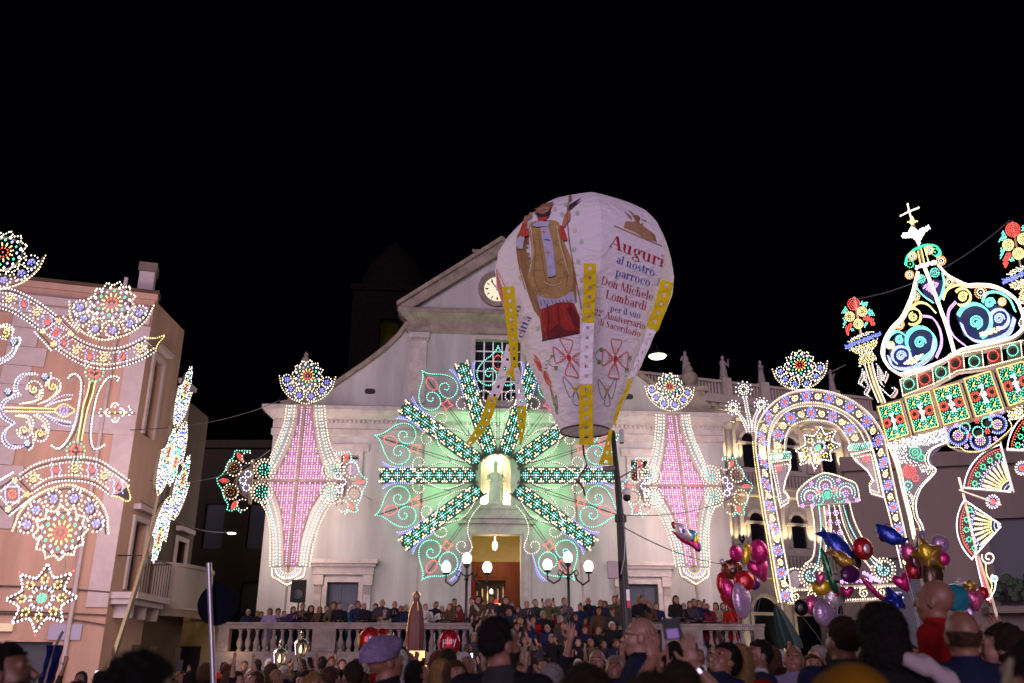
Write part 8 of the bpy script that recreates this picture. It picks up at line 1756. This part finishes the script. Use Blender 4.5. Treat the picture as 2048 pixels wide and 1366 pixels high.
def foil(px, py, rx, ry, Y, col, shape, label, knot, group, rot=0.0, extra=None, turn=0.0):
    c = at_y(px, py, Y); s = Y/FPX*1.12; root = thing('foil_balloon', label, 'balloon', c, 0, group); ca, sa = math.cos(math.radians(rot)), math.sin(math.radians(rot)); tu = math.radians(turn)
    ex = Vector((ca*math.cos(tu), math.sin(tu)*ca, sa))*rx*s; ez = Vector((-sa, 0, ca))*ry*s; ny = Vector((math.sin(tu), -math.cos(tu), -0.15))
    mb = MB(); foil_mesh(mb, Vector((0, 0, 0)), OUTL[shape], min(rx, ry)*s*0.55, foil_mat(col, FC[col]), ex, ez, ny); mb.build('foil_body', root, smooth=False); b = root.children[0]; b.data.polygons.foreach_set('use_smooth', [True]*len(b.data.polygons))
    for (dx, dy, r1, r2, c2, sh) in (extra or []):
        mb = MB(); foil_mesh(mb, ex*dx+ez*dy+ny*min(rx, ry)*s*0.38, OUTL[sh], min(rx, ry)*s*0.22, foil_mat(c2, FC[c2]), ex*r1, ez*r2, ny); q = mb.build('foil_patch', root); q.data.polygons.foreach_set('use_smooth', [True]*len(q.data.polygons))
    if knot: mb = MB(); e = knot-c; mb.tube([ez*-0.95, e*0.5+Vector((0.05, 0, 0)), e], 0.0022, M_ALU, n=4); mb.build('string', root)
    return root
K1 = at_y(1490, 1345, 16.5); g1 = 'foil balloons in the pink bunch'
for a in ((1472, 1107, 13, 15, 'magenta', 'round', 'magenta round balloon at the upper left of the pink bunch'), (1493, 1108, 8, 16, 'yellow', 'egg', 'small yellow balloon at the top of the pink bunch', -10), (1518, 1103, 16, 19, 'magenta', 'egg', 'magenta egg-shaped balloon topmost at right of the pink bunch', 12), (1519, 1139, 19, 21, 'magenta', 'heart', 'magenta heart balloon at right of the pink bunch', 20), (1463, 1136, 20, 20, 'brown', 'bear', 'brown bear-shaped balloon in the pink bunch', 15), (1488, 1162, 18, 18, 'red', 'round', 'dark red round balloon under the brown bear balloon'), (1445, 1168, 11, 18, 'red', 'egg', 'red balloon at the left side of the pink bunch'), (1459, 1180, 12, 18, 'magenta', 'egg', 'magenta balloon below the red one at left', 20), (1483, 1200, 18, 28, 'lilac', 'egg', 'pale lilac balloon at the bottom of the pink bunch'), (1508, 1167, 11, 11, 'purple', 'round', 'dark purple balloon behind the magenta heart'), (1462, 1203, 12, 22, 'red', 'heart', 'red heart balloon hanging low in the pink bunch', 30), (1484, 1078, 6, 8, 'black', 'heart', 'small black bow-shaped balloon topping the pink bunch')):
    foil(*a[:4], 16.5+random.uniform(-0.25, 0.25), a[4], a[5], a[6], K1, g1, a[7] if len(a) > 7 else 0, [(-0.6, 0.75, 0.3, 0.25, 'white', 'round'), (0.65, 0.7, 0.3, 0.25, 'white', 'round'), (0, -0.2, 0.4, 0.35, 'darkbrown', 'round')] if a[5] == 'bear' else None, random.uniform(-25, 25))
# rainbow unicorn
c = at_y(1372, 1075, 19.0); uni = thing('unicorn_balloon', 'rainbow-maned white unicorn balloon floating before the right tower', 'balloon', c); s = 19.0/FPX
def upart(n, pts, col, d, y=0.0): mb = MB(); foil_mesh(mb, Vector((0, y, 0)), [((x-1372)*s/0.1, (1075-yy)*s/0.1) for x, yy in pts], d, foil_mat(col, FC[col]), Vector((0.1, 0, 0)), Vector((0, 0, 0.1))); o = mb.build(n, uni); o.data.polygons.foreach_set('use_smooth', [True]*len(o.data.polygons))
upart('head', [(1350, 1050), (1362, 1048), (1376, 1060), (1384, 1076), (1376, 1082), (1364, 1078), (1354, 1068)], 'white', 0.10, -0.05); upart('lower_body', [(1345, 1062), (1352, 1072), (1364, 1084), (1380, 1092), (1398, 1102), (1396, 1088), (1386, 1084), (1370, 1080), (1356, 1068)], 'magenta', 0.09); upart('mane_lock', [(1376, 1060), (1390, 1062), (1394, 1074), (1386, 1086), (1378, 1078)], 'teal', 0.07); upart('mane_lock', [(1388, 1066), (1397, 1074), (1396, 1090), (1388, 1092), (1384, 1082)], 'yellow', 0.07); upart('mane_lock', [(1394, 1078), (1400, 1090), (1398, 1103), (1388, 1100), (1386, 1090)], 'purple', 0.06); upart('ear', [(1344, 1048), (1350, 1044), (1354, 1054), (1348, 1058)], 'red', 0.04); upart('eye', [(1362, 1062), (1367, 1061), (1368, 1067), (1363, 1068)], 'blue', 0.02, -0.15)
K2 = at_y(1665, 1345, 13.0); g2 = 'foil balloons in the blue and green bunch'
for a in ((1672, 1090, 34, 22, 'blue', 'fish', 'deep blue fish-shaped balloon above the crowd', -38), (1726, 1097, 18, 20, 'red', 'round', 'red round balloon right of the blue fish', 0), (1684, 1120, 26, 17, 'gold', 'fish', 'brown and gold balloon under the blue fish', -30), (1656, 1140, 12, 30, 'green', 'long', 'long green balloon at left of the blue bunch', 12), (1640, 1157, 9, 12, 'pink', 'heart', 'small pink heart balloon beside the green one', 0), (1643, 1174, 17, 14, 'yellow', 'round', 'yellow round balloon below the green one', 0), (1670, 1191, 22, 17, 'white', 'egg', 'white balloon with a red spot', 60), (1625, 1210, 14, 17, 'pink', 'round', 'bright pink balloon low at left of the blue bunch', 0), (1648, 1226, 20, 22, 'lilac', 'round', 'pale lilac round balloon lowest of the blue bunch', 0), (1700, 1148, 20, 14, 'purple', 'egg', 'dark purple balloon behind the gold one', 20), (1712, 1120, 10, 16, 'darkbrown', 'egg', 'dark brown balloon under the red round one', 0), (1744, 1178, 10, 20, 'magenta', 'long', 'slim magenta balloon at right of the blue bunch', 40), (1788, 1200, 22, 24, 'blue', 'star', 'blue star-shaped balloon near the bald man', 20), (1694, 1184, 12, 10, 'magenta', 'heart', 'magenta heart balloon above the dark hair', 0), (1602, 1215, 12, 14, 'black', 'round', 'black round balloon at far left of the blue bunch', 0)):
    foil(*a[:4], 13.0+random.uniform(-0.25, 0.25), a[4], a[5], a[6], K2, g2, a[7], [(0.1, 0.1, 0.25, 0.3, 'red', 'round')] if a[4] == 'white' else [(0.1, 0.0, 0.4, 0.5, 'white', 'round')] if a[6].startswith('red round') else [(0.3, 0.1, 0.35, 0.3, 'yellow', 'round')] if a[4] == 'gold' else None, random.uniform(-20, 20))
K3 = at_y(1860, 1345, 10.5); g3 = 'foil balloons in the gold bunch at right'
for a in ((1782, 1070, 26, 20, 'blue', 'fish', 'blue and red fish-shaped balloon beside the bracket', 160), (1772, 1066, 18, 12, 'red', 'egg', 'red balloon tucked against the blue fish', 60), (1856, 1112, 30, 36, 'gold', 'star', 'gold star-shaped balloon behind the bald man', 15), (1838, 1095, 14, 26, 'lilac', 'long', 'lilac pointed balloon left of the gold star', -20), (1880, 1087, 15, 15, 'lilac', 'round', 'pale lilac round balloon topmost at right', 0), (1887, 1117, 11, 12, 'magenta', 'round', 'magenta round balloon under the lilac one', 0), (1818, 1108, 14, 18, 'pink', 'egg', 'pink balloon left of the lilac point', 15), (1830, 1140, 18, 16, 'red', 'round', 'dark red balloon below the pink one', 0), (1865, 1150, 26, 16, 'darkbrown', 'egg', 'dark brown balloon over the bald head', 80), (1806, 1165, 16, 16, 'magenta', 'heart', 'magenta heart balloon left of the bald head', 20), (1912, 1196, 26, 24, 'teal', 'round', 'large teal balloon right of the bald head', 0), (1940, 1172, 14, 12, 'gold', 'star', 'small gold star balloon by the fan mast', 0), (1950, 1200, 16, 18, 'pink', 'heart', 'pink heart balloon by the fan mast', 0), (1966, 1186, 9, 11, 'red', 'round', 'small red balloon against the fan mast', 0), (1938, 1228, 10, 14, 'lilac', 'egg', 'lilac balloon low behind the balding man', 0), (1922, 1168, 12, 10, 'white', 'star', 'white star balloon above the teal one', 0)):
    foil(*a[:4], 10.5+random.uniform(-0.2, 0.2), a[4], a[5], a[6], K3, g3, a[7], [(0.2, 0.1, 0.3, 0.3, 'pink', 'round')] if 'topmost' in a[6] else [(-0.1, 0.2, 0.4, 0.4, 'yellow', 'egg')] if a[5] == 'star' and a[4] == 'gold' else None, random.uniform(-20, 20))
g4 = 'small balloons on sticks in the left crowd'
foil(739, 1281, 19, 22, 14.0, 'red', 'round', 'red balloon with yellow markings on a stick before the balustrade', at_y(731, 1340, 14), g4, 0, [(0.1, 0.25, 0.25, 0.22, 'white', 'round'), (0.0, -0.4, 0.18, 0.5, 'yellow', 'egg'), (-0.85, 0, 0.15, 0.5, 'yellow', 'egg')]); foil(764, 1279, 15, 18, 14.3, 'red', 'round', 'red and yellow balloon half behind the lavender cap', at_y(760, 1345, 14.3), g4, 0, [(-0.7, 0, 0.2, 0.6, 'yellow', 'egg'), (0.6, 0.1, 0.25, 0.5, 'yellow', 'egg'), (0, 0.3, 0.4, 0.3, 'pink', 'round')])
rbn = foil(899, 1286, 18, 22, 12.0, 'red', 'round', 'shiny red balloon with white lettering on a stick', at_y(905, 1345, 12), g4)
mb = MB(); s = 12.0/FPX
for pts in ([(-11, -10), (-11, 4), (-6, 3), (-6, -2), (-11, -3)], [(-3, 8), (-3, -4)], [(5, 3), (1, 2), (1, -3), (5, -3), (5, 4), (5, -4)], [(8, 4), (10, -2), (13, 5), (9, -10)]): mb.tube([Vector((x*s, -0.083, (y+2)*s)) for x, y in pts], 0.0065, M_WHITE, n=5)
mb.build('white_lettering', rbn, kind='stuff')
# ================================================================ procession: statue, lanterns, parasol, flag
ps = thing('procession_statue', 'robed saint statue with gilt trim carried above the crowd', 'statue', (at_y(829, 1310, 22).x, 22.0, GZ)); hz = at_y(838, 1180, 22).z-GZ; M_ROBE = mat('dark_red_mantle', (0.10, 0.02, 0.018), 0.6, streak=0.4, scale=8)
zt = lambda y: at_y(830, y, 22).z-GZ
mb = MB(); n_ = 18; V = []; F = []; PRF = [(0.19, 1300, .12), (0.2, 1280, .15), (0.19, 1250, .15), (0.16, 1225, .13), (0.12, 1210, .1), (0.065, 1201, .07), (0.075, 1192, .075), (0.02, 1182, .02)]
for r_, y_, q_ in PRF:
    for k in range(n_): w = 2*math.pi*k/n_; V.append((r_*math.cos(w)*(1+0.08*math.cos(6*w)), q_*math.sin(w)*(1+0.08*math.cos(6*w)), zt(y_)))
for i in range(len(PRF)-1): F += [(i*n_+k, i*n_+(k+1) % n_, (i+1)*n_+(k+1) % n_, (i+1)*n_+k) for k in range(n_)]
mb.add(V, F, M_ROBE); mb.build('mantle', ps, smooth=True)
for sx, P_ in ((-1, [(-0.05, 1204), (-0.12, 1215), (-0.16, 1232), (-0.19, 1262), (-0.17, 1298)]), (1, [(0.04, 1204), (0.06, 1220), (0.05, 1245), (0.07, 1275), (0.1, 1298)])): mb = MB(); mb.tube([(x, -0.11, zt(y)) for x, y in P_], 0.008, M_GOLD, n=6); mb.build('gilt_edge', ps)
mb = MB(); mb.ell((0.0, -0.05, zt(1193)), (0.05, 0.06, 0.075), smat(0), n=10, m=8); mb.build('face', ps, smooth=True)
mb = MB(); mb.tube([(0.1*math.cos(t), 0.02, zt(1192)+0.1*math.sin(t)) for t in np.linspace(0.2, 2.94, 12)], 0.006, M_GOLD, n=5); mb.build('halo', ps)
mb = MB(); mb.box(-0.26, 0.26, -0.2, 0.2, zt(1330), zt(1302), M_GOLD); mb.box(-0.32, 0.32, -0.26, 0.26, zt(1338), zt(1330)-0.002, M_GOLD); mb.build('gilt_pedestal', ps)
for s_ in (-0.3, 0.3): mb = MB(); mb.tube([(s_, -1.2, zt(1340)), (s_, 1.2, zt(1340))], 0.04, mat('carrying_wood', (0.12, 0.07, 0.03), 0.6), n=8); mb.build('carrying_pole', ps)
for s_ in (-0.3, 0.3):
    for y_ in (-1.0, 1.0): mb = MB(); mb.tube([(s_, y_, 0), (s_, y_, zt(1340))], 0.025, M_BLACK, n=6); mb.build('rest_leg', ps)
M_SILV = mat('silver_plate', (0.62, 0.58, 0.5), 0.25, metal=0.95)
for px, py, nm in ((561, 1297, 'left'), (603, 1278, 'right')):
    Y = 17.0; c = at_y(px, py, Y); r = thing('procession_lantern', 'silver lantern on a pole with a small flame, %s of the pair' % nm, 'lantern', (c.x, Y, GZ), 0, 'procession lanterns'); h = c.z-GZ
    mb = MB(); mb.tube([(0, 0, 0), (0, 0, h-0.32)], 0.018, M_SILV, n=7); mb.build('staff', r)
    mb = MB(); mb.lathe([(0.03, h-0.33), (0.09, h-0.29), (0.1, h-0.27)], (0, 0, 0), M_SILV, n=8); mb.build('lantern_base', r, smooth=True)
    for k in range(6): mb = MB(); a = math.pi/3*k; mb.tube([(0.085*math.cos(a), 0.085*math.sin(a), h-0.28), (0.11*math.cos(a), 0.11*math.sin(a), h-0.08)], 0.008, M_SILV, n=5); mb.build('upright', r)
    mb = MB(); mb.lathe([(0.14, h-0.08), (0.12, h-0.04), (0.06, h), (0.03, h+0.02), (0.05, h+0.05), (0.02, h+0.08), (0.03, h+0.11), (0.005, h+0.15)], (0, 0, 0), M_SILV, n=10); mb.build('crown', r, smooth=True)
    mb = MB(); mb.lathe([(0.01, h-0.24), (0.022, h-0.2), (0.015, h-0.14), (0.002, h-0.1)], (0, 0, 0), emis('candle_flame', (1.0, 0.5, 0.15), 6), n=8); mb.build('flame', r, smooth=True); lamp('flame_light', (0, 0, h-0.17), 1.2, (1, 0.6, 0.25), 0.03).parent = r
cp = thing('closed_parasol', 'dark green closed parasol beside the right balustrade', 'parasol', (at_y(1585, 1300, 19).x, 19.0, GZ)); zz = lambda y: at_y(1585, y, 19).z-GZ
mb = MB(); V = []; F = []; n_ = 24; PRF = [(0.04, 1212), (0.09, 1222), (0.14, 1240), (0.18, 1260), (0.21, 1280), (0.2, 1296)]
for i, (r_, y_) in enumerate(PRF):
    for k in range(n_): w = 2*math.pi*k/n_; V.append((r_*math.cos(w)*(1+0.16*math.cos(8*w))+(1296-y_)*-0.0028, r_*math.sin(w)*(1+0.16*math.cos(8*w)), zz(y_)))
for i in range(len(PRF)-1): F += [(i*n_+k, i*n_+(k+1) % n_, (i+1)*n_+(k+1) % n_, (i+1)*n_+k) for k in range(n_)]
mb.add(V, F, mat('bottle_green_canvas', (0.004, 0.022, 0.02), 0.85, noise=0.2)); mb.build('canopy', cp, smooth=True); mb = MB(); mb.tube([(-0.1, 0, 0), (-0.24, 0, zz(1208))], 0.025, M_BLACK, n=7); mb.build('pole', cp)
fl = thing('flag', 'furled blue flag on a short pole beside the pink house', 'flag', (at_y(100, 1300, 8).x, 8.0, GZ)); f0 = lambda x, y: at_y(x, y, 8.0)-fl.location
mb = MB(); mb.tube([f0(88, 1370), f0(112, 1290), f0(126, 1262)], 0.012, M_ALU, n=6); mb.build('flag_pole', fl)
mb = MB(); V = []; F = []
for j in range(9):
    for k in range(11): t = k/10; y = 1290+72*j/8; x0 = 92-9*j/8; x1 = 122-12*j/8; p_ = f0(x0+(x1-x0)*t, y); V.append(p_+Vector((0, 0.05*math.sin(t*14+j*0.4), 0)))
for j in range(8):
    for k in range(10): F.append((j*11+k, j*11+k+1, (j+1)*11+k+1, (j+1)*11+k))
mb.add(V, F, mat('flag_blue', (0.015, 0.02, 0.16), 0.85)); mb.build('flag_cloth', fl, smooth=True)
import numpy as np, math
F=1758.;P=math.radians(20.5);H=1.6
def ray(x,y):
    dx=(x-1024)/F;dy=(683-y)/F
    return np.array([dx,math.cos(P)-dy*math.sin(P),math.sin(P)+dy*math.cos(P)])
def on(x,y,p0,yaw):
    e=np.array([math.cos(yaw),math.sin(yaw),0]);n=np.array([-math.sin(yaw),math.cos(yaw),0])
    d=ray(x,y);t=np.dot(np.array(p0)-[0,0,H],n)/np.dot(d,n)
    w=d*t+[0,0,H]
    return w,np.dot(w-np.array(p0),e)
def pix(X,Y,Z):
    Z-=H
    c=Y*math.cos(P)+Z*math.sin(P);u=-Y*math.sin(P)+Z*math.cos(P)
    return 1024+F*X/c,683-F*u/c
